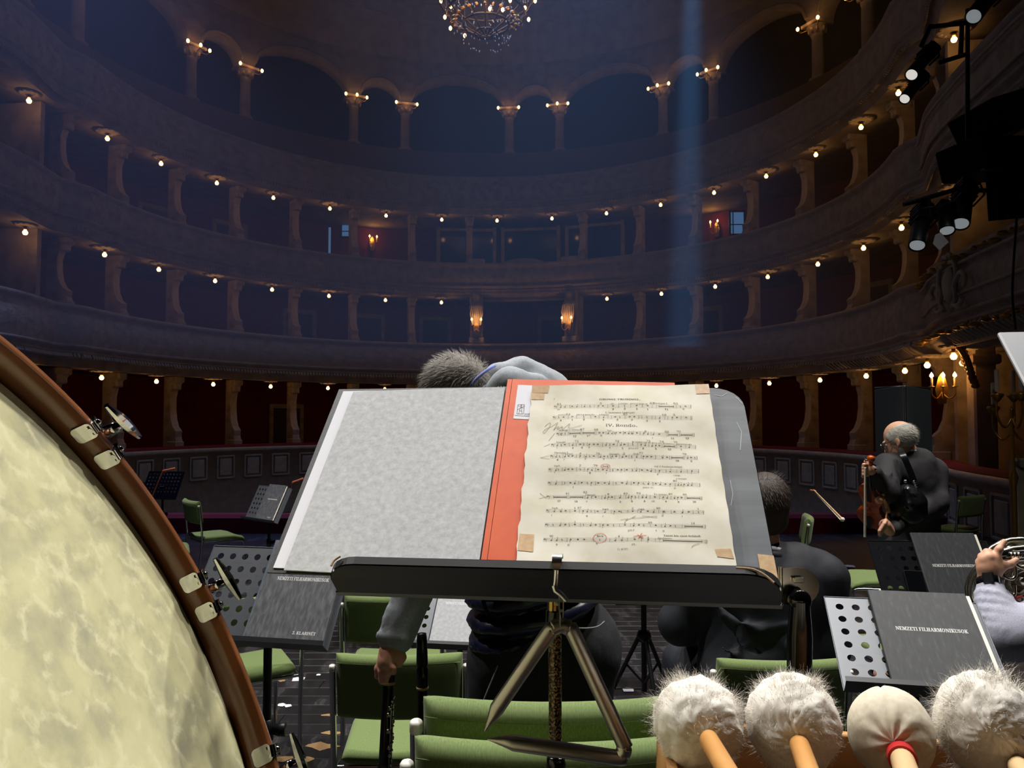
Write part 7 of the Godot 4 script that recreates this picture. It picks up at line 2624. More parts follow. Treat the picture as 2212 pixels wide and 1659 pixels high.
func person_seated():
	var o := thing("person", "person with short brown hair in a dark navy suit, seated with back turned", "person")
	var z := 2.98
	var hips := Vector3(0.93, 0.58, -2.92)
	var waist := at_z(1640, 1400, 2.98)
	var chest := at_z(1645, 1290, 3.02)
	var neck := at_z(1650, 1195, 3.02)
	var head := at_z(1650, 1098, 3.04)
	var sL := at_z(1520, 1262, 3.02)
	var sR := at_z(1775, 1250, 3.02)
	var eL := at_z(1462, 1345, 3.05)
	var wL := at_z(1500, 1372, 3.3)
	var eR := at_z(1790, 1400, 3.0)
	var wR := at_z(1760, 1400, 3.3)
	var hf := Transform3D(Basis.from_euler(Vector3(-0.12, 0.15, 0)), head)
	var hp := [hips + Vector3(-0.11, 0, 0), hips + Vector3(0.11, 0, 0)]
	var kn := [at_z(1478, 1430, 3.38), Vector3(1.1, 0.52, -3.42)]
	var an := [at_z(1452, 1545, 3.35), Vector3(1.1, 0.08, -3.4)]
	an[0].y = 0.08
	var f := Field.new(Vector3(0.5, 0.0, -3.75), Vector3(1.45, 1.6, -2.7), 0.016)
	f.chain([hips, waist, chest, neck], [0.09, 0.09, 0.10, 0.055], 0.05)
	f.cap(neck, head, 0.058, 0.06)
	f.cap(chest, sL, 0.08, 0.045, 0.04)
	f.cap(chest, sR, 0.08, 0.045, 0.04)
	f.chain([sL, eL, wL], [0.045, 0.035, 0.028])
	f.chain([sR, eR, wR], [0.045, 0.035, 0.028])
	for k in 2:
		f.chain([hp[k], kn[k], an[k]], [0.065, 0.048, 0.038])
		f.cap(an[k], an[k] + Vector3(0, -0.04, -0.14), 0.042, 0.032)
	var mb := MB.new()
	f.mesh(mb)
	var g := Field.new(head - Vector3.ONE * 0.18, head + Vector3.ONE * 0.18, 0.007)
	head_into(g, hf, 1.08)
	g.cap(head, neck, 0.055, 0.058)
	g.mesh(mb)
	for w in [wL, wR]:
		var d: Vector3 = (w - (eL if w == wL else eR)).normalized()
		g = Field.new(w - Vector3.ONE * 0.16, w + Vector3.ONE * 0.16, 0.005)
		var fg := []
		var side := d.cross(Vector3.UP).normalized()
		for k in 4:
			var b: Vector3 = w + d * 0.085 + side * (k - 1.5) * 0.019
			fg.append([[b, b + d * 0.04 + Vector3(0, -0.006, 0), b + d * (0.06 + 0.006 * (2 - absi(k - 1))) + Vector3(0, -0.028, 0)], [0.0095, 0.0088, 0.0075]])
		fg.append([[w + d * 0.03 + side * 0.03, w + d * 0.06 + side * 0.05, w + d * 0.085 + side * 0.05 + Vector3(0, -0.01, 0)], [0.012, 0.0105, 0.009]])
		hand_into(g, [[w, w + d * 0.05, w + d * 0.085], [0.028, 0.032, 0.032]], fg)
		g.mesh(mb)
	part(o, "body", mb, M.skin)
	eyes(o, hf, 1.08)
	mb = MB.new()
	var ht := hf * tfm(Vector3(0, 0.038, 0.018))
	var hs := Vector3(0.091, 0.104, 0.108)
	g = Field.new(head - Vector3.ONE * 0.18, head + Vector3.ONE * 0.18, 0.007)
	g.ell(ht, hs, 0.01)
	g.ell(hf * tfm(Vector3(0, -0.045, 0.045)), Vector3(0.07, 0.06, 0.055), 0.03)
	var cutn := (hf.basis * Vector3(0, -0.5, -0.86)).normalized()
	g.keep(cutn, cutn.dot(hf * Vector3(0, 0.0, -0.03)))
	g.mesh(mb)
	strands(mb, ht, hs, 5200, 0.026, 0.0007, Vector3(0.15, -0.8, 0.2), func(dd): return dd.y * 0.5 + dd.z * 0.86 > -0.05 and dd.y < 0.75, 0.35)
	strands(mb, ht, hs, 1500, 0.034, 0.0007, Vector3(0.5, 0.5, 0.3), func(dd): return dd.y > 0.6, 0.9)
	strands(mb, hf * tfm(Vector3(0, -0.045, 0.045)), Vector3(0.07, 0.06, 0.055), 1300, 0.016, 0.0006, Vector3(0, -1, 0), func(dd): return dd.z > 0.1, 0.2)
	part(o, "hair", mb, M.hair_brown)
	# jacket
	f = Field.new(Vector3(0.45, 0.42, -3.5), Vector3(1.5, 1.35, -2.7), 0.011)
	f.ell(Transform3D(Basis.from_euler(Vector3(0.08, 0, 0)), at_z(1648, 1300, 3.0)), Vector3(0.245, 0.2, 0.15), 0.05)
	f.ell(Transform3D(Basis.from_euler(Vector3(0, 0, 0)), at_z(1640, 1420, 2.99)), Vector3(0.235, 0.2, 0.15), 0.08)
	f.cap(at_z(1590, 1232, 3.03), at_z(1715, 1226, 3.03), 0.1, 0.1, 0.06)
	f.cap(at_z(1640, 1205, 3.02), at_z(1655, 1205, 3.02), 0.075, 0.075, 0.04)
	f.cap(chest, sL, 0.13, 0.095, 0.06)
	f.cap(chest, sR, 0.13, 0.095, 0.06)
	f.chain([sL, eL + Vector3(0.01, 0, 0), wL], [0.092, 0.078, 0.052], 0.04)
	f.chain([sR, eR, wR], [0.092, 0.075, 0.052], 0.04)
	f.cap(hips + Vector3(-0.07, 0.02, 0), hips + Vector3(0.07, 0.02, 0), 0.17, 0.17, 0.06)
	# cloth folds across the back
	for q in [[[1560, 1330], [1640, 1360], [1700, 1350]], [[1540, 1300], [1580, 1345], [1600, 1400]], [[1730, 1330], [1700, 1390], [1680, 1430]], [[1560, 1400], [1620, 1432], [1690, 1420]]]:
		var pts := []
		for e in q: pts.append(at_z(e[0], e[1], 2.845))
		f.chain(pts, [0.006, 0.012, 0.006], 0.03)
	f.rough(0.007, 6.0, 12, Vector3(1, 0.6, 1))
	mb = MB.new()
	f.mesh(mb)
	part(o, "jacket", mb, M.navy_suit)
	mb = MB.new()      # jacket collar and shirt collar
	var cr := []
	for k in 9:
		var a := lerpf(-1.25, 1.25, k / 8.0)
		cr.append(neck + Vector3(sin(a) * 0.084, 0.008 - 0.02 * absf(a), cos(a) * 0.083))
	mb.tube(cr, 0.019, 8)
	part(o, "collar", mb, M.navy_suit)
	mb = MB.new()
	var c2 := []
	for k in 9:
		var a := lerpf(-1.4, 1.4, k / 8.0)
		c2.append(neck + Vector3(sin(a) * 0.073, 0.03 - 0.012 * absf(a), cos(a) * 0.072))
	mb.tube(c2, 0.011, 8)
	part(o, "shirt_collar", mb, M.shirt_white)
	f = Field.new(Vector3(0.45, 0.04, -3.7), Vector3(1.45, 0.85, -2.65), 0.015)
	f.cap(hips + Vector3(-0.08, 0, 0), hips + Vector3(0.08, 0, 0), 0.13, 0.13, 0.05)
	for k in 2: f.chain([hp[k], kn[k], an[k] + Vector3(0, 0.03, 0)], [0.12, 0.088, 0.07], 0.04)
	f.rough(0.006, 8.0, 14)
	mb = MB.new()
	f.mesh(mb)
	part(o, "trousers", mb, M.navy_suit)
	for k in 2:
		mb = MB.new()
		mb.ball(Transform3D(Basis.from_scale(Vector3(0.05, 0.045, 0.14)), an[k] + Vector3(0, -0.035, -0.06)), 1.0, 14, 9)
		part(o, "shoe", mb, M.gloss_black)

func person_violin():
	var o := thing("person", "person with white hair and glasses in a dark suit, standing and holding a violin", "person")
	var z := 4.85
	var hips := at_z(1975, 1195, z)
	var chest := at_z(1965, 1045, z)
	var neck := at_z(1958, 978, z)
	var head := at_z(1944, 952, z - 0.03)
	var sL := at_z(1918, 1010, z - 0.05)
	var eL := at_z(1912, 1062, z - 0.28)
	var wL := at_z(1884, 1018, z - 0.34)
	var sR := at_z(2012, 1020, z + 0.05)
	var eR := at_z(2020, 1085, z - 0.05)
	var wR := at_z(1922, 1147, z - 0.34)
	var hf := Transform3D(Basis.from_euler(Vector3(-0.45, 0.75, 0.0)), head)
	var hp := [hips + Vector3(-0.09, 0, 0.03), hips + Vector3(0.1, 0, -0.03)]
	var an := [Vector3(hp[0].x - 0.03, 0.08, hp[0].z), Vector3(hp[1].x + 0.04, 0.08, hp[1].z)]
	var f := Field.new(Vector3(hips.x - 0.55, 0.0, -z - 0.4), Vector3(hips.x + 0.45, 1.72, -z + 0.6), 0.018)
	f.chain([hips, chest, neck, head], [0.09, 0.1, 0.055, 0.06], 0.05)
	f.cap(chest, sL, 0.08, 0.045, 0.04)
	f.cap(chest, sR, 0.08, 0.045, 0.04)
	f.chain([sL, eL, wL], [0.042, 0.032, 0.028])
	f.chain([sR, eR, wR], [0.042, 0.032, 0.028])
	for k in 2:
		f.chain([hp[k], (hp[k] + an[k]) * 0.5, an[k]], [0.07, 0.05, 0.038])
		f.cap(an[k], an[k] + Vector3(-0.08, -0.04, -0.12), 0.042, 0.032)
	var mb := MB.new()
	f.mesh(mb)
	var g := Field.new(head - Vector3.ONE * 0.16, head + Vector3.ONE * 0.16, 0.007)
	head_into(g, hf, 0.98)
	g.mesh(mb)
	# left hand round the violin neck
	var hb := lerp_box([wL, at_z(1862, 1000, z - 0.4), at_z(1882, 1030, z - 0.3)], 0.06)
	g = Field.new(hb[0], hb[1], 0.005)
	var fg := []
	for k in 4:
		var v := 1005.0 + k * 7.0
		fg.append([[at_z(1874, v, z - 0.38), at_z(1866, v - 1, z - 0.40), at_z(1864, v + 4, z - 0.36)], [0.011, 0.010, 0.009]])
	fg.append([[at_z(1880, 1010, z - 0.36), at_z(1876, 1000, z - 0.37), at_z(1869, 997, z - 0.37)], [0.013, 0.011, 0.009]])
	hand_into(g, [[wL, at_z(1879, 1014, z - 0.37)], [0.03, 0.034]], fg)
	g.mesh(mb)
	# right hand closed on the bow
	var rh := at_z(1912, 1134, z - 0.36)
	hb = lerp_box([wR, rh, at_z(1898, 1150, z - 0.36)], 0.06)
	g = Field.new(hb[0], hb[1], 0.005)
	fg = []
	for k in 4:
		var b := at_z(1913.0 - k * 3.2, 1126.0 + k * 5.0, z - 0.39)
		fg.append([[b, b + Vector3(-0.018, -0.012, 0.02), b + Vector3(-0.012, -0.04, 0.008)], [0.0115, 0.010, 0.009]])
	fg.append([[rh + Vector3(0.01, 0.01, 0.0), rh + Vector3(0.0, 0.028, 0.012), rh + Vector3(-0.02, 0.022, 0.015)], [0.012, 0.0105, 0.009]])
	hand_into(g, [[wR, rh], [0.03, 0.034]], fg)
	g.mesh(mb)
	part(o, "body", mb, M.skin_pale)
	eyes(o, hf, 0.98)
	# hair: white fringe round a bald crown
	mb = MB.new()
	var ht := hf * tfm(Vector3(0, 0.022, 0.018))
	var hs := Vector3(0.084, 0.086, 0.098)
	g = Field.new(head - Vector3.ONE * 0.16, head + Vector3.ONE * 0.16, 0.007)
	g.ell(ht, hs, 0.01)
	var cut := (hf.basis * Vector3(0, -0.45, -0.9)).normalized()
	g.keep(cut, cut.dot(hf * Vector3(0, 0.0, -0.03)))
	var up := (hf.basis * Vector3(0, 0.97, 0.22)).normalized()
	g.keep(up, up.dot(hf * Vector3(0, 0.094, 0.02)))
	g.mesh(mb)
	strands(mb, ht, hs, 2600, 0.03, 0.001, Vector3(0.1, -0.5, 0.6), func(dd): return dd.y * 0.45 + dd.z * 0.9 > -0.1 and dd.y < 0.72, 0.5)
	part(o, "hair", mb, M.hair_white)
	mb = MB.new()
	for s in [-1.0, 1.0]:
		var rim := []
		for k in 14: rim.append(hf * Vector3(s * 0.033 + cos(TAU * k / 14.0) * 0.023, 0.004 + sin(TAU * k / 14.0) * 0.019, -0.1))
		mb.tube(rim, 0.0022, 5, false, true)
		mb.tube([hf * Vector3(s * 0.056, 0.008, -0.1), hf * Vector3(s * 0.08, 0.01, 0.0)], 0.0022, 5)
	mb.tube([hf * Vector3(-0.01, 0.006, -0.102), hf * Vector3(0.01, 0.006, -0.102)], 0.0022, 5)
	part(o, "glasses", mb, M.steel)
	# suit
	f = Field.new(Vector3(hips.x - 0.5, 0.55, -z - 0.4), Vector3(hips.x + 0.45, 1.6, -z + 0.6), 0.014)
	f.ell(Transform3D(Basis.from_euler(Vector3(0.25, 0.3, -0.05)), at_z(1968, 1048, z)), Vector3(0.165, 0.23, 0.125), 0.05)
	f.cap(at_z(1972, 1090, z), at_z(1980, 1195, z), 0.14, 0.15, 0.08)
	f.cap(at_z(1980, 1195, z) , at_z(1984, 1235, z), 0.155, 0.17, 0.05)
	f.cap(chest, sL, 0.12, 0.085, 0.05)
	f.cap(chest, sR, 0.12, 0.09, 0.05)
	f.cap(at_z(1945, 990, z), at_z(1990, 995, z), 0.07, 0.075, 0.05)
	f.chain([sL, eL, wL.lerp(eL, 0.1)], [0.085, 0.07, 0.048], 0.04)
	f.chain([sR, eR, wR.lerp(eR, 0.08)], [0.085, 0.072, 0.048], 0.04)
	for q in [[[1925, 1020], [1910, 1040], [1906, 1060]], [[1935, 1035], [1922, 1055], [1915, 1072]], [[1905, 1040], [1897, 1050], [1898, 1064]]]:
		var pts := []
		for e in q: pts.append(at_z(e[0], e[1], z - 0.30))
		f.chain(pts, [0.008, 0.014, 0.008], 0.03)
	f.rough(0.008, 6.0, 22)
	mb = MB.new()
	f.mesh(mb)
	part(o, "jacket", mb, M.charcoal_suit)
	mb = MB.new()
	var cr := []
	for k in 9:
		var a := lerpf(-1.2, 1.3, k / 8.0)
		cr.append(neck + Vector3(sin(a) * 0.078, -0.004 - 0.016 * absf(a), cos(a) * 0.078))
	mb.tube(cr, 0.017, 8)
	part(o, "collar", mb, M.charcoal_suit)
	mb = MB.new()
	cr = []
	for k in 9:
		var a := lerpf(-1.3, 1.3, k / 8.0)
		cr.append(neck + Vector3(sin(a) * 0.068, 0.016 - 0.012 * absf(a), cos(a) * 0.068))
	mb.tube(cr, 0.011, 8)
	part(o, "shirt_collar", mb, M.shirt_white)
	f = Field.new(Vector3(hips.x - 0.4, 0.04, -z - 0.4), Vector3(hips.x + 0.45, 1.0, -z + 0.4), 0.018)
	for k in 2: f.chain([hp[k], (hp[k] + an[k]) * 0.5, an[k] + Vector3(0, 0.03, 0)], [0.125, 0.095, 0.08], 0.04)
	mb = MB.new()
	f.mesh(mb)
	part(o, "trousers", mb, M.charcoal_suit)
	for k in 2:
		mb = MB.new()
		mb.ball(Transform3D(Basis.from_euler(Vector3(0, 0.5, 0)) * Basis.from_scale(Vector3(0.05, 0.045, 0.14)), an[k] + Vector3(-0.03, -0.035, -0.06)), 1.0, 14, 9)
		part(o, "shoe", mb, M.gloss_black)
	# shoulder bag
	var bag := thing("shoulder_bag", "black leather shoulder bag hanging on the standing violinist's back", "bag")
	g = Field.new(at_z(1905, 1135, z - 0.2) - Vector3.ONE * 0.1, at_z(2005, 1030, z - 0.25) + Vector3.ONE * 0.14, 0.009)
	var bz := z - 0.25
	g.chain([at_z(1958, 1060, bz), at_z(1962, 1085, bz), at_z(1958, 1106, bz)], [0.035, 0.085, 0.085], 0.06)
	g.chain([at_z(1936, 1082, bz), at_z(1942, 1105, bz)], [0.045, 0.055], 0.06)
	g.chain([at_z(1975, 1075, bz), at_z(1982, 1105, bz)], [0.04, 0.045], 0.05)
	g.chain([at_z(1955, 1055, bz - 0.07), at_z(1966, 1090, bz - 0.1), at_z(1985, 1108, bz - 0.06)], [0.008, 0.012, 0.008], 0.03)
	g.rough(0.006, 8.0, 31)
	mb = MB.new()
	g.mesh(mb)
	part(bag, "pouch", mb, M.black_leather)
	mb = MB.new()
	var strap := spline([at_z(1943, 968, z - 0.14), at_z(1952, 985, z - 0.22), at_z(1964, 1012, z - 0.24), at_z(1975, 1040, z - 0.25)], 5)
	for k in strap.size() - 1:
		var a: Vector3 = strap[k]
		var b: Vector3 = strap[k + 1]
		var n := Vector3(0.017, 0.006, 0)
		mb.quad(a - n, a + n, b + n, b - n)
		mb.quad(a - n + Vector3(0, 0, -0.004), a + n + Vector3(0, 0, -0.004), b + n + Vector3(0, 0, -0.004), b - n + Vector3(0, 0, -0.004))
	part(bag, "strap", mb, M.black_leather)
	mb = MB.new()
	for q in [[1956, 1040], [1975, 1041], [1979, 1050]]:
		mb.ball(tfm(at_z(q[0], q[1], z - 0.33)), 0.011, 8, 6)
	mb.tube([at_z(1974, 1040, z - 0.33), at_z(1982, 1062, z - 0.33)], 0.004, 6)
	part(bag, "buckles", mb, M.chrome)
	build_violin(z)

func build_violin(z: float):
	var v := thing("violin", "orange-brown violin held upright by its neck, scroll up", "violin")
	var top := at_z(1880, 988, z - 0.42)
	var low := at_z(1886, 1136, z - 0.12)
	var ax := (top - low).normalized()
	# face turned to the left and a little to the camera
	var face := Vector3(-0.75, 0.1, 0.62)
	face = (face - ax * face.dot(ax)).normalized()
	var fr := Transform3D(Basis(ax.cross(face).normalized(), ax, face), low)
	var k := top.distance_to(low) / 0.59
	var outl := PackedVector2Array()
	var half := [Vector2(0.0, 0.0), Vector2(0.06, 0.004), Vector2(0.095, 0.04), Vector2(0.102, 0.08), Vector2(0.092, 0.115), Vector2(0.075, 0.135), Vector2(0.058, 0.165), Vector2(0.055, 0.2), Vector2(0.066, 0.225), Vector2(0.08, 0.25), Vector2(0.084, 0.285), Vector2(0.072, 0.325), Vector2(0.045, 0.35), Vector2(0.0, 0.356)]
	for p in half: outl.append(p * k)
	for j in range(half.size() - 2, 0, -1): outl.append(Vector2(-half[j].x, half[j].y) * k)
	var mb := MB.new()
	mb.plate(fr, outl, 0.034 * k, 0.0)
	part(v, "ribs", mb, M.violin_wood)
	for s in [-1.0, 1.0]:
		mb = MB.new()
		var rows := []
		for q in [1.03, 0.97, 0.8, 0.5, 0.05]:
			var row := []
			for p in outl:
				var c := Vector2(0, 0.178 * k)
				var w: Vector2 = c + (p - c) * q
				row.append(fr * Vector3(w.x, w.y, s * (0.017 + 0.012 * (1.0 - q * q)) * k))
			rows.append(row)
		mb.grid(rows, 0, false, true)
		part(v, "belly" if s > 0 else "back_plate", mb, M.violin_wood)
	mb = MB.new()
	mb.tube([fr * Vector3(0, 0.34 * k, 0.008), fr * Vector3(0, 0.5 * k, 0.004), fr * Vector3(0, 0.55 * k, -0.004)], [0.013, 0.011, 0.012], 8)
	mb.lathe(fr * Transform3D(Basis(Vector3.FORWARD, PI / 2), Vector3(-0.018, 0.575 * k, -0.006)), [Vector2(0, 0), Vector2(0.014, 0.0), Vector2(0.02, 0.01), Vector2(0.02, 0.026), Vector2(0.014, 0.036), Vector2(0, 0.036)], 12)
	part(v, "neck_and_scroll", mb, M.violin_wood)
	mb = MB.new()
	mb.box(fr * tfm(Vector3(0, 0.37 * k, 0.03)), Vector3(0.026, 0.26 * k, 0.008), 0.002)
	mb.box(fr * tfm(Vector3(0, 0.06 * k, 0.036)), Vector3(0.03, 0.1 * k, 0.008), 0.002)
	part(v, "fingerboard", mb, M.grenadilla)
	mb = MB.new()
	for s in 4:
		var y := (0.51 + 0.015 * s) * k
		mb.tube([fr * Vector3(-0.035 if s % 2 else 0.035, y, 0.0), fr * Vector3(0.0, y, 0.0)], 0.005, 6)
	part(v, "pegs", mb, M.grenadilla)
	var b := thing("violin_bow", "violin bow held upright alongside the orange-brown violin", "bow")
	mb = MB.new()
	mb.tube([at_z(1869, 1010, z - 0.42), at_z(1868, 1160, z - 0.36)], 0.006, 6)
	part(b, "stick", mb, M.bow_hair)
	var sc := thing("violin_scroll_neck", "second violin's ivory-lit scroll and neck beside the shoulder bag", "violin neck")
	mb = MB.new()
	mb.tube(spline([at_z(1920, 1106, z - 0.3), at_z(1913, 1086, z - 0.32), at_z(1907, 1074, z - 0.33), at_z(1899, 1080, z - 0.34)], 5), [0.013, 0.013, 0.013, 0.013, 0.013, 0.014, 0.014, 0.014, 0.014, 0.014, 0.014, 0.016, 0.016, 0.018, 0.018, 0.016], 8)
	mb.ball(tfm(at_z(1899, 1081, z - 0.34)), 0.022, 10, 8)
	mb.ball(tfm(at_z(1908, 1067, z - 0.33)), 0.02, 10, 8)
	part(sc, "scroll", mb, M.bow_wood)
	mb = MB.new()
	mb.tube([at_z(1917, 1098, z - 0.34), at_z(1910, 1146, z - 0.36)], 0.005, 6)
	part(sc, "bow_stick", mb, M.bow_wood)

func person_horn():
	var o := thing("person", "person in a lilac-grey sweatshirt with a black watch, hand raised by a horn", "person")
	var z := 2.3
	var hips := Vector3(2.12, 0.56, -2.35)
	var chest := Vector3(2.12, 1.0, -2.38)
	var neck := Vector3(2.1, 1.2, -2.42)
	var head := Vector3(2.08, 1.34, -2.46)
	var sL := Vector3(1.9, 1.12, -2.4)
	var eL := at_z(2160, 1372, 2.27)
	var wL := at_z(2137, 1248, 2.36)
	var sR := Vector3(2.33, 1.1, -2.36)
	var eR := Vector3(2.4, 0.84, -2.4)
	var wR := Vector3(2.2, 0.86, -2.62)
	var hf := Transform3D(Basis.from_euler(Vector3(-0.1, 0.3, 0)), head)
	var f := Field.new(Vector3(1.3, 0.0, -3.05), Vector3(2.55, 1.55, -2.0), 0.018)
	f.chain([hips, chest, neck], [0.09, 0.1, 0.05], 0.05)
	f.cap(neck, head, 0.055, 0.06)
	f.cap(chest, sL, 0.08, 0.045, 0.04)
	f.cap(chest, sR, 0.08, 0.045, 0.04)
	f.chain([sL, eL, wL], [0.05, 0.04, 0.028])
	f.chain([sR, eR, wR], [0.05, 0.04, 0.028])
	for s in [-1.0, 1.0]:
		f.chain([hips + Vector3(s * 0.1, 0, 0), Vector3(2.12 + s * 0.13, 0.52, -2.78), Vector3(2.12 + s * 0.13, 0.08, -2.74), Vector3(2.12 + s * 0.14, 0.04, -2.9)], [0.085, 0.06, 0.042, 0.032])
	var mb := MB.new()
	f.mesh(mb)
	var g := Field.new(head - Vector3.ONE * 0.16, head + Vector3.ONE * 0.16, 0.009)
	head_into(g, hf, 1.0)
	g.mesh(mb)
	# left hand: back of the hand to us, forefinger pointing up and right, thumb along the horn's lever
	var P := func(u: float, v: float, dz := 0.0) -> Vector3: return at_z(u, v, 2.36 + dz)
	g = Field.new(P.call(2105, 1275) - Vector3(0.02, 0.02, 0.12), P.call(2205, 1155) + Vector3(0.03, 0.02, 0.1), 0.0032)
	g.chain([wL, P.call(2131, 1230), P.call(2126, 1211)], [0.025, 0.021, 0.0175], 0.016)
	g.chain([wL, P.call(2139, 1226, -0.006), P.call(2136, 1205, -0.006)], [0.025, 0.022, 0.0175], 0.016)
	g.chain([wL, P.call(2146, 1228), P.call(2149, 1206)], [0.025, 0.021, 0.0165], 0.016)
	hand_into(g, [[P.call(2122, 1220, 0.004), P.call(2124, 1226)], [0.014, 0.016]], [
		[[P.call(2149, 1206), P.call(2158, 1187, -0.004), P.call(2169, 1170, 0.002)], [0.0145, 0.0108, 0.0082]],
		[[P.call(2136, 1204, -0.008), P.call(2132, 1193, 0.006), P.call(2138, 1191, 0.045)], [0.0135, 0.0108, 0.009]],
		[[P.call(2126, 1210, -0.004), P.call(2121, 1202, 0.01), P.call(2128, 1201, 0.05)], [0.0130, 0.0105, 0.009]],
		[[P.call(2121, 1220, 0.004), P.call(2115, 1214, 0.014), P.call(2122, 1214, 0.045)], [0.0115, 0.0095, 0.0082]],
		[[P.call(2148, 1230), P.call(2168, 1222, -0.008), P.call(2182, 1219, -0.004), P.call(2195, 1210, 0.004)], [0.017, 0.0125, 0.0108, 0.0088]]])
	g.cap(P.call(2149, 1210), P.call(2154, 1226), 0.012, 0.014, 0.02)
	g.mesh(mb)
	part(o, "body", mb, M.skin_pale)
	eyes(o, hf)
	mb = MB.new()
	mb.ball(hf * Transform3D(Basis.from_scale(Vector3(0.086, 0.098, 0.104)), Vector3(0, 0.045, 0.02)), 1.0, 18, 12)
	part(o, "hair", mb, M.hair_brown)
	# sweatshirt with bunched sleeve
	f = Field.new(Vector3(1.32, 0.45, -2.85), Vector3(2.6, 1.3, -2.0), 0.011)
	f.cap(hips, chest, 0.17, 0.185, 0.06)
	f.cap(chest, neck + Vector3(0, -0.05, 0), 0.16, 0.09, 0.05)
	f.cap(chest, sL, 0.12, 0.08, 0.05)
	f.cap(chest, sR, 0.12, 0.08, 0.05)
	var cuff := at_z(2141, 1275, 2.345)
	f.chain([sL, eL + Vector3(0.03, 0.0, 0), eL, cuff], [0.078, 0.07, 0.062, 0.041], 0.03)
	f.chain([sR, eR, wR], [0.078, 0.062, 0.042], 0.03)
	for q in [[0.08, 0.046, 0.011], [0.26, 0.051, 0.013], [0.44, 0.056, 0.014], [0.62, 0.061, 0.014], [0.8, 0.066, 0.012]]:
		var p := cuff.lerp(eL, q[0])
		var ring := []
		var rr := []
		for k in 9:
			var a: float = PI * (0.95 + 1.1 * k / 8.0) + q[0]
			ring.append(p + Vector3(cos(a) * q[1], 0.012 * sin(a * 2.0), -sin(a) * q[1]))
			rr.append(q[2])
		f.chain(ring, rr, 0.007)
	f.rough(0.005, 10.0, 41)
	mb = MB.new()
	f.mesh(mb)
	part(o, "sweatshirt", mb, M.lilac_jersey)
	mb = MB.new()
	f = Field.new(Vector3(1.75, 0.04, -3.05), Vector3(2.5, 0.75, -2.1), 0.018)
	for s in [-1.0, 1.0]:
		f.chain([hips + Vector3(s * 0.1, 0, 0), Vector3(2.12 + s * 0.13, 0.52, -2.78), Vector3(2.12 + s * 0.13, 0.1, -2.74)], [0.12, 0.085, 0.07], 0.04)
	f.mesh(mb)
	part(o, "trousers", mb, M.black_denim)
	# wrist watch
	var wt := thing("wrist_watch", "black wrist watch strapped round the horn player's wrist", "watch")
	mb = MB.new()
	var wc := at_z(2138, 1258, 2.353)
	var wf := look(wc, wL - eL, Vector3.BACK)
	mb.lathe(wf, [Vector2(0.033, -0.011), Vector2(0.0355, -0.010), Vector2(0.036, 0.0), Vector2(0.0355, 0.010), Vector2(0.033, 0.011)], 24)
	part(wt, "strap", mb, M.watch_black)
	mb = MB.new()
	mb.box(wf * tfm(Vector3(-0.022, 0.0, 0.028), -0.7), Vector3(0.03, 0.034, 0.009), 0.003)
	part(wt, "case", mb, M.watch_black)
	mb = MB.new()
	mb.box(wf * tfm(Vector3(0.006, 0.0, 0.0365)), Vector3(0.004, 0.024, 0.003), 0.001)
	mb.box(wf * tfm(Vector3(0.034, 0.0, 0.012), 1.2), Vector3(0.004, 0.022, 0.003), 0.001)
	part(wt, "buckle", mb, M.steel)
	# chair under the player
	build_horn()

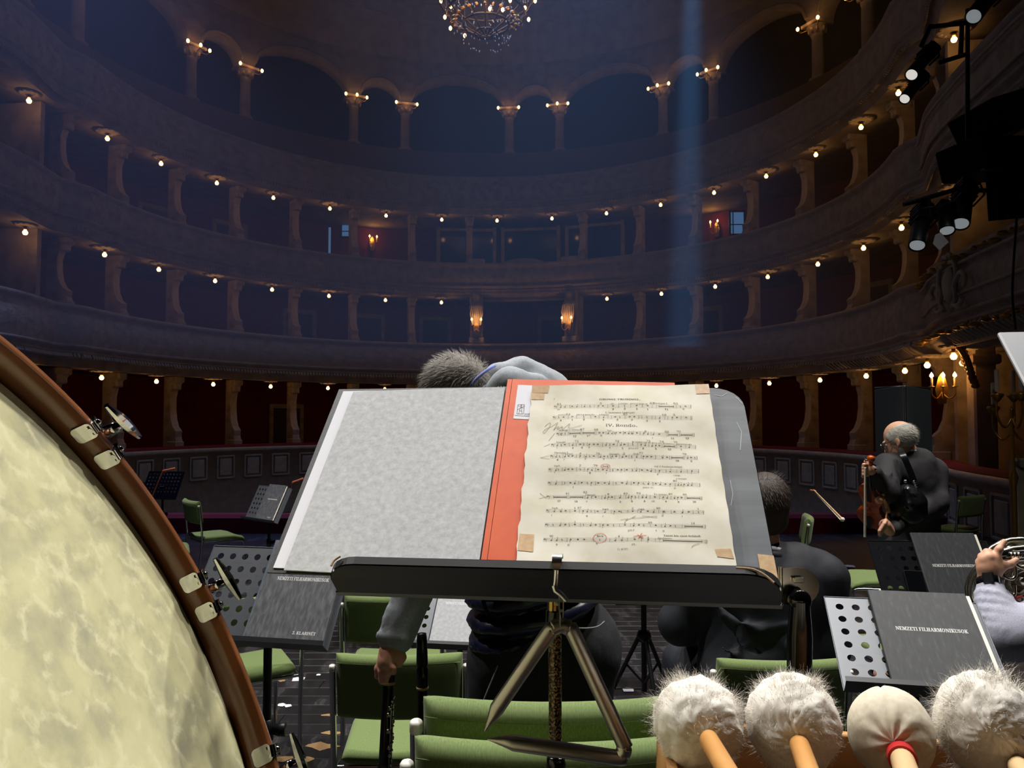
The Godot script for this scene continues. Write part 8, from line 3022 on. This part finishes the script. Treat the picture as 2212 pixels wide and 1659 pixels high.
func build_horn():
	var h := thing("french_horn", "silvery french horn with coiled tubes and levers beside the raised hand", "french horn")
	var c := at_z(2205, 1262, 2.46)
	var mb := MB.new()
	for k in 9:
		var pts := []
		var r := 0.05 + 0.0115 * k
		var n := 28
		var ax := Basis.from_euler(Vector3(0.25 * sin(k * 1.7), 0.35 * cos(k * 2.1), 0))
		for j in n:
			var a := TAU * j / n
			pts.append(c + Vector3(0.02 * sin(k * 1.3), 0.016 * cos(k * 1.9), 0.012 * (k % 3)) + ax * Vector3(cos(a) * r * 1.06, sin(a) * r * 0.98, 0.004 * sin(a * 3.0 + k)))
		mb.tube(pts, 0.0065 + 0.0005 * k, 8, false, true)
	part(h, "coiled_tubes", mb, M.nickel)
	for k in 8:
		mb = MB.new()
		var a := k * 0.8 + 1.8
		var p := c + Vector3(cos(a) * 0.075, sin(a) * 0.07 + 0.01, 0.035 + 0.008 * (k % 3))
		mb.tube(spline([p + Vector3(-0.018, 0.012, 0), p + Vector3(-0.02, -0.012, 0.006), p + Vector3(0.0, -0.02, 0.01), p + Vector3(0.016, -0.01, 0.006), p + Vector3(0.02, 0.016, 0)], 4), 0.0058, 8)
		part(h, "slide", mb, M.nickel)
	for k in 4:
		mb = MB.new()
		var p := c + Vector3(-0.03 + 0.022 * k, 0.02 - 0.012 * k, 0.055)
		mb.lathe(look(p, Vector3(0.1, 0.1, 1)), [Vector2(0, -0.02), Vector2(0.014, -0.02), Vector2(0.014, 0.006), Vector2(0.011, 0.009), Vector2(0.004, 0.010), Vector2(0, 0.010)], 14)
		part(h, "rotary_valve", mb, M.nickel)
	mb = MB.new()
	mb.tube([at_z(2156, 1200, 2.38), at_z(2181, 1195, 2.4)], [0.013, 0.012], 12)
	mb.tube([at_z(2160, 1210, 2.37), at_z(2183, 1206, 2.39)], [0.009, 0.009], 10)
	part(h, "leadpipe_grip", mb, M.gloss_black)
	mb = MB.new()
	mb.tube(spline([at_z(2181, 1195, 2.4), at_z(2196, 1194, 2.41), at_z(2225, 1190, 2.42)], 4), 0.008, 10)
	mb.tube(spline([at_z(2182, 1207, 2.39), at_z(2200, 1203, 2.4), at_z(2230, 1200, 2.41)], 4), 0.006, 10)
	for k in 3: mb.lathe(look(at_z(2183 + k * 8, 1200, 2.385), Vector3(1, 0, 0)), [Vector2(0.006, -0.004), Vector2(0.012, -0.004), Vector2(0.012, 0.004), Vector2(0.006, 0.004)], 12)
	part(h, "leadpipe", mb, M.nickel)
	mb = MB.new()
	mb.lathe(look(c + Vector3(0.16, -0.12, -0.05), Vector3(0.55, -0.35, -0.75)), [Vector2(0.012, -0.16), Vector2(0.018, -0.08), Vector2(0.03, 0.0), Vector2(0.055, 0.07), Vector2(0.1, 0.12), Vector2(0.15, 0.14), Vector2(0.152, 0.144)], 28)
	part(h, "bell", mb, M.nickel)
	mb = MB.new()
	mb.tube(spline([at_z(2119, 1242, 2.38), at_z(2114, 1262, 2.39), at_z(2116, 1285, 2.4), at_z(2135, 1310, 2.42), at_z(2180, 1330, 2.44)], 5), 0.0045, 8)
	part(h, "outer_tube", mb, M.nickel)
	mb = MB.new()
	mb.box(tfm(at_z(2200, 1290, 2.36), 0, 0, 0.25), Vector3(0.026, 0.008, 0.006), 0.002)
	part(h, "red_tag", mb, M.red_tape)
